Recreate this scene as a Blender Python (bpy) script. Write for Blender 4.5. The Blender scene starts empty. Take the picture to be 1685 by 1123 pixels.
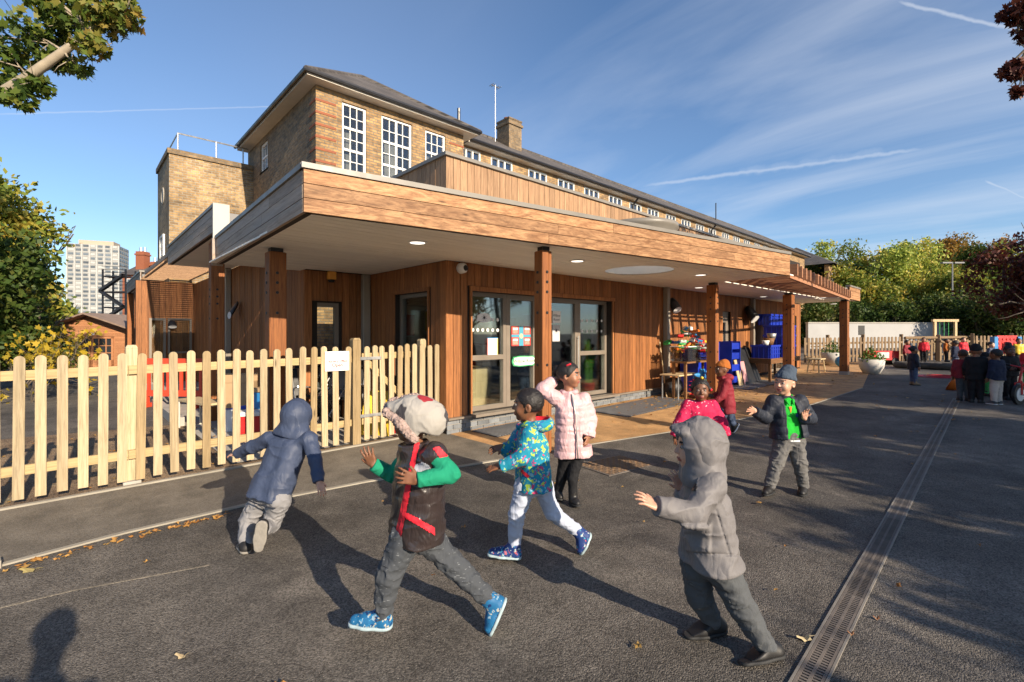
import bpy, math, random
import numpy as np
from mathutils import Vector, Matrix
random.seed(7); RNG = np.random.default_rng(7)
R_ = math.radians
SC = bpy.context.scene
COL = SC.collection

# ---------------------------------------------------------------- camera, world, sun, exposure
CAM_H = 1.5
TH = R_(47.3)                       # angle between the view axis and the long facade (world X)
FPX, UC, VH = 788.0, 842.5, 549.0   # focal length and horizon in pixels of the 1685-wide photograph
fwd = np.array([math.cos(TH), math.sin(TH), 0.0]); rgt = np.array([math.sin(TH), -math.cos(TH), 0.0]); up = np.array([0, 0, 1.0])
CAMP = np.array([0, 0, CAM_H])
cd = bpy.data.cameras.new('camera'); cam = bpy.data.objects.new('camera', cd); COL.objects.link(cam)
cd.sensor_width = 36; cd.lens = FPX / 1685 * 36; cd.shift_y = -12.5 / 1685
cd.clip_start = 0.05; cd.clip_end = 3000
cam.location = CAMP; cam.rotation_euler = (R_(90), 0, TH - R_(90))
SC.camera = cam
SUN_EL, SUN_AZ = R_(22.5), R_(2.6)   # light travels along +Y, 2.6 degrees towards +X
sdir = Vector((math.sin(SUN_AZ) * math.cos(SUN_EL), math.cos(SUN_AZ) * math.cos(SUN_EL), -math.sin(SUN_EL)))
sl = bpy.data.lights.new('sun', 'SUN'); sl.energy = 4.6; sl.angle = R_(0.5); sl.color = (1.0, 0.85, 0.66)
so = bpy.data.objects.new('sun', sl); COL.objects.link(so); so.rotation_euler = sdir.to_track_quat('-Z', 'Y').to_euler(); so.location = (0, -10, 20)
W = bpy.data.worlds.new('World'); SC.world = W; W.use_nodes = True
vs = SC.view_settings; vs.view_transform = 'Standard'; vs.look = 'None'; vs.exposure = 0.88; vs.gamma = 1.0; vs.use_curve_mapping = False

def at(u, v, d):
    return CAMP + d * (fwd + (u - UC) / FPX * rgt + (VH - v) / FPX * up)
def onY(u, v, Y):
    r = fwd + (u - UC) / FPX * rgt + (VH - v) / FPX * up; return CAMP + Y / r[1] * r
def onX(u, v, X):
    r = fwd + (u - UC) / FPX * rgt + (VH - v) / FPX * up; return CAMP + X / r[0] * r
def onZ(u, v, Z):
    r = fwd + (u - UC) / FPX * rgt + (VH - v) / FPX * up; return CAMP + (Z - CAM_H) / r[2] * r
GS = 0.012
def gz(x, y=0): return GS * max(-40.0, min(40.0, x))
def ground_at(u, v, dz=0.0):
    r = fwd + (u - UC) / FPX * rgt + (VH - v) / FPX * up
    t = (dz - CAM_H) / (r[2] - GS * r[0]); return CAMP + t * r

def world_nodes():
    nt = W.node_tree; N = nt.nodes; L = nt.links; N.clear()
    out = N.new('ShaderNodeOutputWorld'); bg = N.new('ShaderNodeBackground'); L.new(bg.outputs[0], out.inputs[0])
    sky = N.new('ShaderNodeTexSky'); sky.sky_type = 'NISHITA'; sky.sun_disc = False
    sky.sun_elevation = SUN_EL; sky.sun_rotation = math.atan2(-sdir.x, -sdir.y); sky.altitude = 50; sky.air_density = 1.0; sky.dust_density = 0.35; sky.ozone_density = 4.6
    tc = N.new('ShaderNodeTexCoord')
    # high thin cirrus: the direction is projected on a cloud layer overhead, then stretched noise
    sep = N.new('ShaderNodeSeparateXYZ'); L.new(tc.outputs['Generated'], sep.inputs[0])
    mz = N.new('ShaderNodeMath'); mz.operation = 'MAXIMUM'; mz.inputs[1].default_value = 0.04; L.new(sep.outputs['Z'], mz.inputs[0])
    ad = N.new('ShaderNodeMath'); ad.operation = 'ADD'; ad.inputs[1].default_value = 0.12; L.new(mz.outputs[0], ad.inputs[0])
    dv = N.new('ShaderNodeVectorMath'); dv.operation = 'DIVIDE'; L.new(tc.outputs['Generated'], dv.inputs[0])
    cb = N.new('ShaderNodeCombineXYZ'); [L.new(ad.outputs[0], cb.inputs[i]) for i in (0, 1)]; cb.inputs[2].default_value = 1; L.new(cb.outputs[0], dv.inputs[1])
    mp = N.new('ShaderNodeMapping'); mp.inputs['Rotation'].default_value = (0, 0, R_(38)); mp.inputs['Scale'].default_value = (1.5, 0.42, 0.0); L.new(dv.outputs[0], mp.inputs[0])
    n1 = N.new('ShaderNodeTexNoise'); n1.inputs['Scale'].default_value = 1.3; n1.inputs['Detail'].default_value = 7; n1.inputs['Roughness'].default_value = 0.55; n1.inputs['Distortion'].default_value = 0.5; L.new(mp.outputs[0], n1.inputs['Vector'])
    n2 = N.new('ShaderNodeTexNoise'); n2.inputs['Scale'].default_value = 0.35; n2.inputs['Detail'].default_value = 3; L.new(dv.outputs[0], n2.inputs['Vector'])
    r1 = N.new('ShaderNodeMapRange'); r1.inputs['From Min'].default_value = 0.42; r1.inputs['From Max'].default_value = 0.85; L.new(n1.outputs[0], r1.inputs[0])
    r2 = N.new('ShaderNodeMapRange'); r2.inputs['From Min'].default_value = 0.38; r2.inputs['From Max'].default_value = 0.62; L.new(n2.outputs[0], r2.inputs[0])
    # more cirrus towards the east side of the sky (the +X half)
    dt = N.new('ShaderNodeVectorMath'); dt.operation = 'DOT_PRODUCT'; dt.inputs[1].default_value = (0.95, -0.3, 0.0); L.new(tc.outputs['Generated'], dt.inputs[0])
    r3 = N.new('ShaderNodeMapRange'); r3.inputs['From Min'].default_value = 0.2; r3.inputs['From Max'].default_value = 0.85; L.new(dt.outputs['Value'], r3.inputs[0])
    m1 = N.new('ShaderNodeMath'); m1.operation = 'MULTIPLY'; L.new(r1.outputs[0], m1.inputs[0]); L.new(r3.outputs[0], m1.inputs[1])
    m2 = N.new('ShaderNodeMath'); m2.operation = 'MULTIPLY'; m2.inputs[1].default_value = 0.62; L.new(m1.outputs[0], m2.inputs[0])
    m3 = N.new('ShaderNodeMath'); m3.operation = 'MULTIPLY_ADD'; m3.inputs[1].default_value = 0.10; L.new(r2.outputs[0], m3.inputs[0]); L.new(m2.outputs[0], m3.inputs[2])
    fac = m3.outputs[0]
    # contrails: great-circle bands between two sky directions
    wob = N.new('ShaderNodeTexNoise'); wob.inputs['Scale'].default_value = 60; wob.inputs['Detail'].default_value = 4; L.new(tc.outputs['Generated'], wob.inputs['Vector'])
    for (ua, va, ub, vb, wid, op) in [(1040, 309, 1560, 240, .0056, .36), (1200, 287, 1480, 246, .012, .16), (1462, 0, 1740, 66, .0044, .48), (1615, 295, 1720, 340, .003, .42), (-60, 190, 505, 174, .0022, .3), (1270, 377, 1520, 350, .005, .2)]:
        A = Vector(at(ua, va, 1) - CAMP).normalized(); B = Vector(at(ub, vb, 1) - CAMP).normalized()
        n = A.cross(B).normalized(); mid = (A + B).normalized(); half = A.dot(mid)
        d1 = N.new('ShaderNodeVectorMath'); d1.operation = 'DOT_PRODUCT'; d1.inputs[1].default_value = n; L.new(tc.outputs['Generated'], d1.inputs[0])
        w1 = N.new('ShaderNodeMath'); w1.operation = 'MULTIPLY_ADD'; w1.inputs[1].default_value = wid * 1.2; L.new(wob.outputs[0], w1.inputs[0]); L.new(d1.outputs['Value'], w1.inputs[2])
        w2 = N.new('ShaderNodeMath'); w2.operation = 'SUBTRACT'; w2.inputs[1].default_value = wid * .6; L.new(w1.outputs[0], w2.inputs[0])
        a1 = N.new('ShaderNodeMath'); a1.operation = 'ABSOLUTE'; L.new(w2.outputs[0], a1.inputs[0])
        q = N.new('ShaderNodeMapRange'); q.interpolation_type = 'SMOOTHSTEP'; q.inputs['From Min'].default_value = wid; q.inputs['From Max'].default_value = 0; q.inputs['To Max'].default_value = op; L.new(a1.outputs[0], q.inputs[0])
        d2 = N.new('ShaderNodeVectorMath'); d2.operation = 'DOT_PRODUCT'; d2.inputs[1].default_value = mid; L.new(tc.outputs['Generated'], d2.inputs[0])
        g = N.new('ShaderNodeMapRange'); g.interpolation_type = 'SMOOTHSTEP'; g.inputs['From Min'].default_value = half; g.inputs['From Max'].default_value = half + (1 - half) * .5; L.new(d2.outputs['Value'], g.inputs[0])
        mm = N.new('ShaderNodeMath'); mm.operation = 'MULTIPLY'; L.new(q.outputs[0], mm.inputs[0]); L.new(g.outputs[0], mm.inputs[1])
        mx = N.new('ShaderNodeMath'); mx.operation = 'MAXIMUM'; L.new(mm.outputs[0], mx.inputs[0]); L.new(fac, mx.inputs[1]); fac = mx.outputs[0]
    mix = N.new('ShaderNodeMix'); mix.data_type = 'RGBA'; L.new(fac, mix.inputs['Factor']); L.new(sky.outputs[0], mix.inputs['A']); mix.inputs['B'].default_value = (5.0, 5.3, 5.8, 1)
    L.new(mix.outputs['Result'], bg.inputs[0]); bg.inputs[1].default_value = 0.094
world_nodes()

# ---------------------------------------------------------------- mesh helpers
class MB:
    """collects polygons for ONE mesh"""
    def __init__(s): s.v = []; s.f = []; s.m = []
    def poly(s, pts, mi=0):
        b = len(s.v); s.v += [tuple(map(float, p)) for p in pts]; s.f.append(tuple(range(b, b + len(pts)))); s.m.append(mi); return s
    def add(s, vs, fs, mi=0):
        b = len(s.v); s.v += [tuple(map(float, p)) for p in vs]; s.f += [tuple(b + i for i in f) for f in fs]; s.m += [mi] * len(fs); return s
    def box(s, lo, hi, mi=0, M=None):
        x0, y0, z0 = lo; x1, y1, z1 = hi
        vs = [(x0, y0, z0), (x1, y0, z0), (x1, y1, z0), (x0, y1, z0), (x0, y0, z1), (x1, y0, z1), (x1, y1, z1), (x0, y1, z1)]
        if M is not None: vs = [tuple(M @ Vector(p)) for p in vs]
        return s.add(vs, [(0, 3, 2, 1), (4, 5, 6, 7), (0, 1, 5, 4), (1, 2, 6, 5), (2, 3, 7, 6), (3, 0, 4, 7)], mi)
    def cbox(s, lo, hi, c=.006, mi=0, M=None):
        """box with chamfered vertical and horizontal edges"""
        x0, y0, z0 = lo; x1, y1, z1 = hi
        vs = []
        for (z, i) in ((z0, c), (z0 + c, 0), (z1 - c, 0), (z1, c)):
            xa, xb, ya, yb = x0 + i, x1 - i, y0 + i, y1 - i
            vs += [(xa + c, ya, z), (xb - c, ya, z), (xb, ya + c, z), (xb, yb - c, z), (xb - c, yb, z), (xa + c, yb, z), (xa, yb - c, z), (xa, ya + c, z)]
        fs = [tuple(range(7, -1, -1)), tuple(range(24, 32))]
        for k in range(3):
            for j in range(8):
                a = k * 8 + j; b = k * 8 + (j + 1) % 8; fs.append((a, b, b + 8, a + 8))
        if M is not None: vs = [tuple(M @ Vector(p)) for p in vs]
        return s.add(vs, fs, mi)
    def prism(s, pts, z0, z1, mi=0):
        """extrude a plan polygon (counter-clockwise) from z0 to z1"""
        n = len(pts); vs = [(p[0], p[1], z0) for p in pts] + [(p[0], p[1], z1) for p in pts]
        fs = [tuple(range(n - 1, -1, -1)), tuple(range(n, 2 * n))] + [(i, (i + 1) % n, n + (i + 1) % n, n + i) for i in range(n)]
        return s.add(vs, fs, mi)
    def tube(s, pts, rad, n=8, mi=0, cap=True):
        pts = [Vector(p) for p in pts]
        if not hasattr(rad, '__len__'): rad = [rad] * len(pts)
        rings = []; pu = None
        for i, p in enumerate(pts):
            t = (pts[min(i + 1, len(pts) - 1)] - pts[max(i - 1, 0)]).normalized()
            if pu is None: pu = t.orthogonal().normalized()
            pu = (pu - t * pu.dot(t)); pu = pu.normalized() if pu.length > 1e-6 else t.orthogonal().normalized()
            w = t.cross(pu)
            rings.append([p + (pu * math.cos(2 * math.pi * k / n) + w * math.sin(2 * math.pi * k / n)) * rad[i] for k in range(n)])
        vs = [q for r in rings for q in r]; fs = []
        for i in range(len(pts) - 1):
            for k in range(n):
                a = i * n + k; b = i * n + (k + 1) % n; fs.append((a, b, b + n, a + n))
        if cap: fs += [tuple(range(n - 1, -1, -1)), tuple(range((len(pts) - 1) * n, len(pts) * n))]
        return s.add(vs, fs, mi)
    def lathe(s, prof, c, n=24, mi=0, axis='z'):
        vs = []
        for (r, z) in prof:
            for k in range(n):
                a = 2 * math.pi * k / n; p = (r * math.cos(a), r * math.sin(a), z)
                if axis == 'y': p = (p[0], p[2], p[1])
                if axis == 'x': p = (p[2], p[0], p[1])
                vs.append((c[0] + p[0], c[1] + p[1], c[2] + p[2]))
        fs = []
        for i in range(len(prof) - 1):
            for k in range(n):
                a = i * n + k; b = i * n + (k + 1) % n; fs.append((a, b, b + n, a + n))
        return s.add(vs, fs, mi)
    def mesh(s, name='mesh', smooth=False):
        me = bpy.data.meshes.new(name); me.from_pydata(s.v, [], s.f)
        if any(s.m): me.polygons.foreach_set('material_index', s.m)
        if smooth: me.polygons.foreach_set('use_smooth', [True] * len(s.f))
        me.update(); return me

def wmat(o):
    m = o.matrix_basis.copy()
    if o.parent: m = wmat(o.parent) @ o.matrix_parent_inverse @ m
    return m
def setpar(o, p):
    if p is not None:
        o.parent = p; o.matrix_parent_inverse = wmat(p).inverted()
    return o
def link(name, me, mats=None, parent=None):
    o = bpy.data.objects.new(name, me); COL.objects.link(o)
    if mats is not None and len(me.materials) == 0:
        for m in (mats if isinstance(mats, (list, tuple)) else [mats]): me.materials.append(m)
    return setpar(o, parent)
def build(mb, name, mats, parent=None, smooth=False): return link(name, mb.mesh(name, smooth), mats, parent)
def tag(o, label=None, cat=None, group=None, kind=None):
    if label: o['label'] = label
    if cat: o['category'] = cat
    if group: o['group'] = group
    if kind: o['kind'] = kind
    return o
def thing(name, label, cat, loc=(0, 0, 0), group=None, rz=0):
    o = bpy.data.objects.new(name, None); COL.objects.link(o); o.location = loc; o.rotation_euler = (0, 0, rz); o.empty_display_size = .2
    return tag(o, label, cat, group)
def copy_tree(o, parent=None):
    c = o.copy(); COL.objects.link(c)
    if parent is not None: c.parent = parent
    for ch in list(o.children): copy_tree(ch, c)
    return c
_unit = {}
def piece(name, lo, hi, mat, parent, M=None):
    """a box piece that shares one unit mesh per material; scaled and placed as its own object"""
    k = mat.name
    if k not in _unit:
        me = MB().box((-.5, -.5, -.5), (.5, .5, .5)).mesh('piece_' + k); me.materials.append(mat); _unit[k] = me
    o = bpy.data.objects.new(name, _unit[k]); COL.objects.link(o)
    c = Vector([(a + b) / 2 for a, b in zip(lo, hi)]); s = [max(1e-4, b - a) for a, b in zip(lo, hi)]
    mm = Matrix.Translation(c) @ Matrix.Diagonal((*s, 1))
    if M is not None: mm = M @ mm
    o.matrix_basis = mm
    return setpar(o, parent)

# ---------------------------------------------------------------- materials
def newmat(name):
    m = bpy.data.materials.new(name); m.use_nodes = True; nt = m.node_tree
    return m, nt.nodes, nt.links, nt.nodes['Principled BSDF']
def _pos(N, L, scale=(1, 1, 1), rand=True, coord='Position'):
    if coord == 'Position': src = N.new('ShaderNodeNewGeometry').outputs['Position']
    else: src = N.new('ShaderNodeTexCoord').outputs[coord]
    mp = N.new('ShaderNodeMapping'); mp.inputs['Scale'].default_value = scale; L.new(src, mp.inputs[0])
    if rand:
        oi = N.new('ShaderNodeObjectInfo'); cb = N.new('ShaderNodeVectorMath'); cb.operation = 'SCALE'
        cb.inputs[0].default_value = (37, 53, 71); L.new(oi.outputs['Random'], cb.inputs['Scale']); L.new(cb.outputs[0], mp.inputs['Location'])
    return mp.outputs[0]
def _noise(N, L, vec, scale, detail=4, rough=.55, dist=0):
    n = N.new('ShaderNodeTexNoise'); n.inputs['Scale'].default_value = scale; n.inputs['Detail'].default_value = detail; n.inputs['Roughness'].default_value = rough; n.inputs['Distortion'].default_value = dist
    L.new(vec, n.inputs['Vector']); return n.outputs[0]
def _ramp(N, L, fac, stops):
    r = N.new('ShaderNodeValToRGB'); e = r.color_ramp.elements
    while len(e) < len(stops): e.new(0.5)
    for i, (p, c) in enumerate(stops): e[i].position = p; e[i].color = (*c, 1) if len(c) == 3 else c
    L.new(fac, r.inputs[0]); return r.outputs[0]
def _hsv(N, L, col, val, sat=None, hue=None):
    h = N.new('ShaderNodeHueSaturation'); L.new(col, h.inputs['Color'])
    if val is not None: L.new(val, h.inputs['Value'])
    if hue is not None: L.new(hue, h.inputs['Hue'])
    return h.outputs[0]
def _rng(N, L, fac, a, b, fa=0., fb=1.):
    r = N.new('ShaderNodeMapRange'); r.inputs['From Min'].default_value = fa; r.inputs['From Max'].default_value = fb; r.inputs['To Min'].default_value = a; r.inputs['To Max'].default_value = b; L.new(fac, r.inputs[0]); return r.outputs[0]
def _mul(N, L, a, b):
    m = N.new('ShaderNodeMath'); m.operation = 'MULTIPLY'; L.new(a, m.inputs[0])
    if isinstance(b, (int, float)): m.inputs[1].default_value = b
    else: L.new(b, m.inputs[1])
    return m.outputs[0]
def _mix(N, L, f, a, b, mode='MIX'):
    m = N.new('ShaderNodeMix'); m.data_type = 'RGBA'; m.blend_type = mode
    if isinstance(f, (int, float)): m.inputs['Factor'].default_value = f
    else: L.new(f, m.inputs['Factor'])
    for k, c in (('A', a), ('B', b)):
        if isinstance(c, tuple): m.inputs[k].default_value = (*c, 1) if len(c) == 3 else c
        else: L.new(c, m.inputs[k])
    return m.outputs['Result']
def _bump(N, L, P, h, strength=.3, dist=.01):
    b = N.new('ShaderNodeBump'); b.inputs['Strength'].default_value = strength; b.inputs['Distance'].default_value = dist; L.new(h, b.inputs['Height']); L.new(b.outputs[0], P.inputs['Normal'])

def pm(name, col, rough=.7, var=.12, scale=6, bump=.15, bscale=60, orand=.0, metal=0, spec=.5, bdist=.004, coord='Position', emit=0):
    """plain surface: base colour with soft mottling, fine relief and a little shift per object"""
    m, N, L, P = newmat(name)
    v = _pos(N, L, coord=coord)
    n = _noise(N, L, v, scale, 5)
    val = _rng(N, L, n, 1 - var, 1 + var, .25, .75)
    if orand:
        oi = N.new('ShaderNodeObjectInfo'); val = _mul(N, L, val, _rng(N, L, oi.outputs['Random'], 1 - orand, 1 + orand))
    rgb = N.new('ShaderNodeRGB'); rgb.outputs[0].default_value = (*col, 1)
    c = _hsv(N, L, rgb.outputs[0], val); L.new(c, P.inputs['Base Color'])
    L.new(_rng(N, L, n, max(.02, rough - .1), min(1, rough + .1), .3, .7), P.inputs['Roughness'])
    P.inputs['Metallic'].default_value = metal; P.inputs['Specular IOR Level'].default_value = spec
    if bump: _bump(N, L, P, _noise(N, L, v, bscale, 3), bump, bdist)
    if emit: P.inputs['Emission Color'].default_value = (*col, 1); P.inputs['Emission Strength'].default_value = emit
    return m

def wood(name, light, dark, grain='z', rand=.25, knots=.5, rough=.65, tone=None, sc=1.0, grey=None):
    """timber with grain along one world axis; each board is a little different"""
    m, N, L, P = newmat(name)
    k = {'x': (.6, 14, 14), 'y': (14, .6, 14), 'z': (14, 14, .6)}[grain]; k = tuple(a * sc for a in k)
    v = _pos(N, L, k)
    n1 = _noise(N, L, v, 1.4, 7, .7, 1.6); n2 = _noise(N, L, v, 5, 5, .7, .5)
    c = _mix(N, L, _rng(N, L, n1, 0, 1, .36, .64), light, dark)
    c = _mix(N, L, _rng(N, L, n2, 0, .7, .46, .68), c, tuple(x * .55 for x in dark))
    kk = {'x': (1.2, 6, 6), 'y': (6, 1.2, 6), 'z': (6, 6, 1.2)}[grain]
    vk = _pos(N, L, tuple(a * 1.3 for a in kk))
    vo = N.new('ShaderNodeTexVoronoi'); vo.inputs['Scale'].default_value = .8; L.new(vk, vo.inputs['Vector'])
    kn = _rng(N, L, vo.outputs['Distance'], knots, 0, .03, .085)
    c = _mix(N, L, kn, c, tuple(x * .35 for x in dark))
    if grey:
        g = _noise(N, L, _pos(N, L, tuple(a * .5 for a in k)), .8, 4)
        c = _mix(N, L, _rng(N, L, g, 0, .85, .38, .62), c, grey)
    oi = N.new('ShaderNodeObjectInfo')
    c = _hsv(N, L, c, _rng(N, L, oi.outputs['Random'], 1 - rand, 1 + rand))
    if tone:
        oi2 = N.new('ShaderNodeMath'); oi2.operation = 'FRACT'; L.new(_mul(N, L, oi.outputs['Random'], 17.3), oi2.inputs[0])
        c = _mix(N, L, _rng(N, L, oi2.outputs[0], 0, 1, .72, .9), c, tone, 'MULTIPLY')
    L.new(c, P.inputs['Base Color']); P.inputs['Roughness'].default_value = rough; P.inputs['Specular IOR Level'].default_value = .35
    _bump(N, L, P, n2, .25, .004)
    return m

def brickmat(name, c1, c2, mortar, rough=.85, bw=.225, bh=.075, dirt=.35):
    m, N, L, P = newmat(name)
    g = N.new('ShaderNodeNewGeometry'); s = N.new('ShaderNodeSeparateXYZ'); L.new(g.outputs['Position'], s.inputs[0])
    a = N.new('ShaderNodeMath'); a.operation = 'ADD'; L.new(s.outputs['X'], a.inputs[0]); L.new(s.outputs['Y'], a.inputs[1])
    cb = N.new('ShaderNodeCombineXYZ'); L.new(a.outputs[0], cb.inputs[0]); L.new(s.outputs['Z'], cb.inputs[1])
    b = N.new('ShaderNodeTexBrick'); b.inputs['Scale'].default_value = 1; b.inputs['Brick Width'].default_value = bw; b.inputs['Row Height'].default_value = bh; b.inputs['Mortar Size'].default_value = .011; b.inputs['Mortar Smooth'].default_value = .2; b.inputs['Bias'].default_value = 0
    b.inputs['Color1'].default_value = (*c1, 1); b.inputs['Color2'].default_value = (*c2, 1); b.inputs['Mortar'].default_value = (*mortar, 1); L.new(cb.outputs[0], b.inputs['Vector'])
    v = _pos(N, L, rand=False); n = _noise(N, L, v, .7, 6, .65); n2 = _noise(N, L, v, 9, 4)
    c = _hsv(N, L, b.outputs[0], _mul(N, L, _rng(N, L, n, 1 - dirt, 1 + dirt, .3, .7), _rng(N, L, n2, .72, 1.28, .3, .7)))
    L.new(c, P.inputs['Base Color']); P.inputs['Roughness'].default_value = rough
    iv = N.new('ShaderNodeMath'); iv.operation = 'SUBTRACT'; iv.inputs[0].default_value = 1; L.new(b.outputs['Fac'], iv.inputs[1])
    _bump(N, L, P, iv.outputs[0], .8, .012)
    return m

def glassmat(name, tint=(.90, .94, .92), refl=1.0):
    m, N, L, P = newmat(name); N.remove(P)
    out = N['Material Output']
    tr = N.new('ShaderNodeBsdfTransparent'); tr.inputs[0].default_value = (*tint, 1)
    gl = N.new('ShaderNodeBsdfGlossy'); gl.inputs['Roughness'].default_value = .02; gl.inputs[0].default_value = (.95, .97, 1, 1)
    fr = N.new('ShaderNodeFresnel'); fr.inputs['IOR'].default_value = 1.55
    bp = N.new('ShaderNodeBump'); bp.inputs['Strength'].default_value = .03; bp.inputs['Distance'].default_value = .02
    L.new(_noise(N, L, _pos(N, L), 1.2, 1), bp.inputs['Height']); L.new(bp.outputs[0], gl.inputs['Normal'])
    ad = N.new('ShaderNodeMath'); ad.operation = 'MULTIPLY_ADD'; ad.inputs[1].default_value = .9 * refl; ad.inputs[2].default_value = .02 * refl; ad.use_clamp = True; L.new(fr.outputs[0], ad.inputs[0])
    mx = N.new('ShaderNodeMixShader'); L.new(ad.outputs[0], mx.inputs[0]); L.new(tr.outputs[0], mx.inputs[1]); L.new(gl.outputs[0], mx.inputs[2]); L.new(mx.outputs[0], out.inputs[0])
    return m

def leafmat(name, cols, trans=.35, rough=.55):
    """leaves: one colour per leaf (mesh island), some light coming through"""
    m, N, L, P = newmat(name); out = N['Material Output']
    g = N.new('ShaderNodeNewGeometry')
    st = [(i / max(1, len(cols) - 1), c) for i, c in enumerate(cols)]
    n = _noise(N, L, _pos(N, L, rand=False), .55, 3)
    ad = N.new('ShaderNodeMath'); ad.operation = 'MULTIPLY_ADD'; ad.inputs[1].default_value = .62; L.new(g.outputs['Random Per Island'], ad.inputs[0])
    L.new(_rng(N, L, n, -.18, .55, .3, .7), ad.inputs[2])
    c = _ramp(N, L, ad.outputs[0], st)
    L.new(c, P.inputs['Base Color']); P.inputs['Roughness'].default_value = rough; P.inputs['Specular IOR Level'].default_value = .3
    tl = N.new('ShaderNodeBsdfTranslucent'); L.new(c, tl.inputs[0])
    mx = N.new('ShaderNodeMixShader'); mx.inputs[0].default_value = trans; L.new(P.outputs[0], mx.inputs[1]); L.new(tl.outputs[0], mx.inputs[2]); L.new(mx.outputs[0], out.inputs[0])
    return m

def tarmac(name, base, light, sp=.5, bump=.6, patch=.5):
    m, N, L, P = newmat(name)
    v = _pos(N, L, rand=False)
    big = _noise(N, L, v, .45, 6, .62); med = _noise(N, L, v, 3.2, 5, .6); 
    vo = N.new('ShaderNodeTexVoronoi'); vo.inputs['Scale'].default_value = 150; L.new(v, vo.inputs['Vector'])
    sepc = N.new('ShaderNodeSeparateColor'); L.new(vo.outputs['Color'], sepc.inputs[0])
    c = _mix(N, L, _rng(N, L, big, 0, patch, .35, .7), base, light)
    dust = _noise(N, L, v, 1.1, 8, .72, .8); c = _mix(N, L, _rng(N, L, dust, 0, .55 * patch, .56, .74), c, tuple(min(.4, x * 1.7) for x in light))
    st = _noise(N, L, v, .8, 6, .68, 1.0); c = _mix(N, L, _rng(N, L, st, 0, .4, .56, .68), c, tuple(x * .55 for x in base))
    c = _hsv(N, L, c, _mul(N, L, _rng(N, L, med, .72, 1.3, .3, .7), _rng(N, L, sepc.outputs[0], 1 - sp, 1 + sp)))
    wht = _rng(N, L, sepc.outputs[1], 0, .5, .95, 1.0)
    c = _mix(N, L, wht, c, (.3, .27, .23))
    L.new(c, P.inputs['Base Color']); P.inputs['Roughness'].default_value = .8; P.inputs['Specular IOR Level'].default_value = .35
    iv = _mul(N, L, vo.outputs['Distance'], -1.)
    _bump(N, L, P, iv, bump, .006)
    return m
# ---------------------------------------------------------------- shared materials
M_TARMAC = tarmac('tarmac_dark', (.060, .054, .048), (.165, .145, .120), .6, .7, 1.0)
M_PATH = tarmac('tarmac_path', (.13, .113, .09), (.20, .175, .14), .3, .4, .7)
M_RESIN = tarmac('orange_resin', (.44, .245, .10), (.50, .30, .14), .25, .35, .6)
M_MULCH = tarmac('bark_mulch', (.17, .11, .065), (.34, .24, .14), .8, 1.0, .9)
M_CONC = pm('concrete', (.40, .37, .32), .9, .18, 3, .3, 90)
M_EDGE = pm('edging_concrete', (.31, .28, .225), .9, .25, 2.2, .3, 70)
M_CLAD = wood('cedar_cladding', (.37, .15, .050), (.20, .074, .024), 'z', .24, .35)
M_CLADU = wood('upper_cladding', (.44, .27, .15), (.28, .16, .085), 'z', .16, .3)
M_FASX = wood('fascia_boards_front', (.47, .26, .125), (.21, .095, .038), 'x', .24, .95, sc=.7)
M_FASY = wood('fascia_boards_side', (.44, .33, .245), (.28, .20, .145), 'y', .15, .8, sc=.8, grey=(.36, .31, .27))
M_POST = wood('timber_post', (.34, .125, .035), (.20, .065, .018), 'z', .12, .8)
M_SLAT = wood('pergola_timber', (.50, .25, .13), (.36, .16, .08), 'y', .15, .3)
M_PICK = wood('picket_timber', (.50, .40, .25), (.35, .265, .15), 'z', .18, .95, tone=(.72, .66, .56), sc=.9)
M_RAIL = wood('rail_timber', (.52, .38, .19), (.40, .28, .13), 'x', .08, .6)
M_SOFF = pm('soffit_board', (.86, .81, .72), .55, .05, 3, .05, 30, orand=.04)
M_TRIM = pm('metal_trim', (.21, .19, .16), .45, .06, 4, .03, 30)
M_FRAME = pm('bronze_frame', (.20, .165, .13), .45, .08, 5, .04, 40)
M_PIPE = pm('metal_downpipe', (.27, .235, .19), .45, .08, 4, .04, 30)
M_DARK = pm('dark_batten', (.02, .014, .01), .9, .1)
M_BLACK = pm('black_plastic', (.012, .012, .013), .5, .15, 8, .1, 60)
M_WHITE = pm('white_paint', (.75, .74, .71), .5, .06, 5, .06, 40)
M_GLASS = glassmat('window_glass')
M_GLASSB = glassmat('old_window_glass', (.75, .78, .8), .9)
M_GREYBR = pm('grey_brick', (.155, .165, .175), .8, .25, 14, .4, 60, orand=.25)
M_MORTAR = pm('mortar', (.40, .36, .30), .95, .12, 9, .3, 90)
M_ROOF = pm('flat_roof', (.22, .21, .20), .85, .12, 2, .2, 40)
M_WALLIN = pm('interior_wall', (.74, .68, .56), .85, .06, 2, .05, 30)
M_FLOORIN = pm('interior_floor', (.30, .22, .14), .6, .12, 3, .05, 30)
M_LAMP = pm('downlight_glass', (.9, .84, .72), .4, .02, emit=1.2)
M_PAPER = pm('paper', (.80, .80, .78), .8, .04, 4, .03, 30)
M_STEEL = pm('galvanised_steel', (.42, .42, .41), .4, .12, 8, .06, 50, metal=.7)
M_BRICK = brickmat('stock_brick', (.43, .26, .105), (.235, .14, .066), (.20, .165, .12))
M_BRICKD = brickmat('stock_brick_dark', (.27, .175, .085), (.14, .10, .06), (.19, .16, .12))  # same stock brick in a darker colour mix
M_REDBR = pm('red_brick', (.26, .085, .04), .85, .22, 12, .4, 60)
M_SLATE = None

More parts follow.
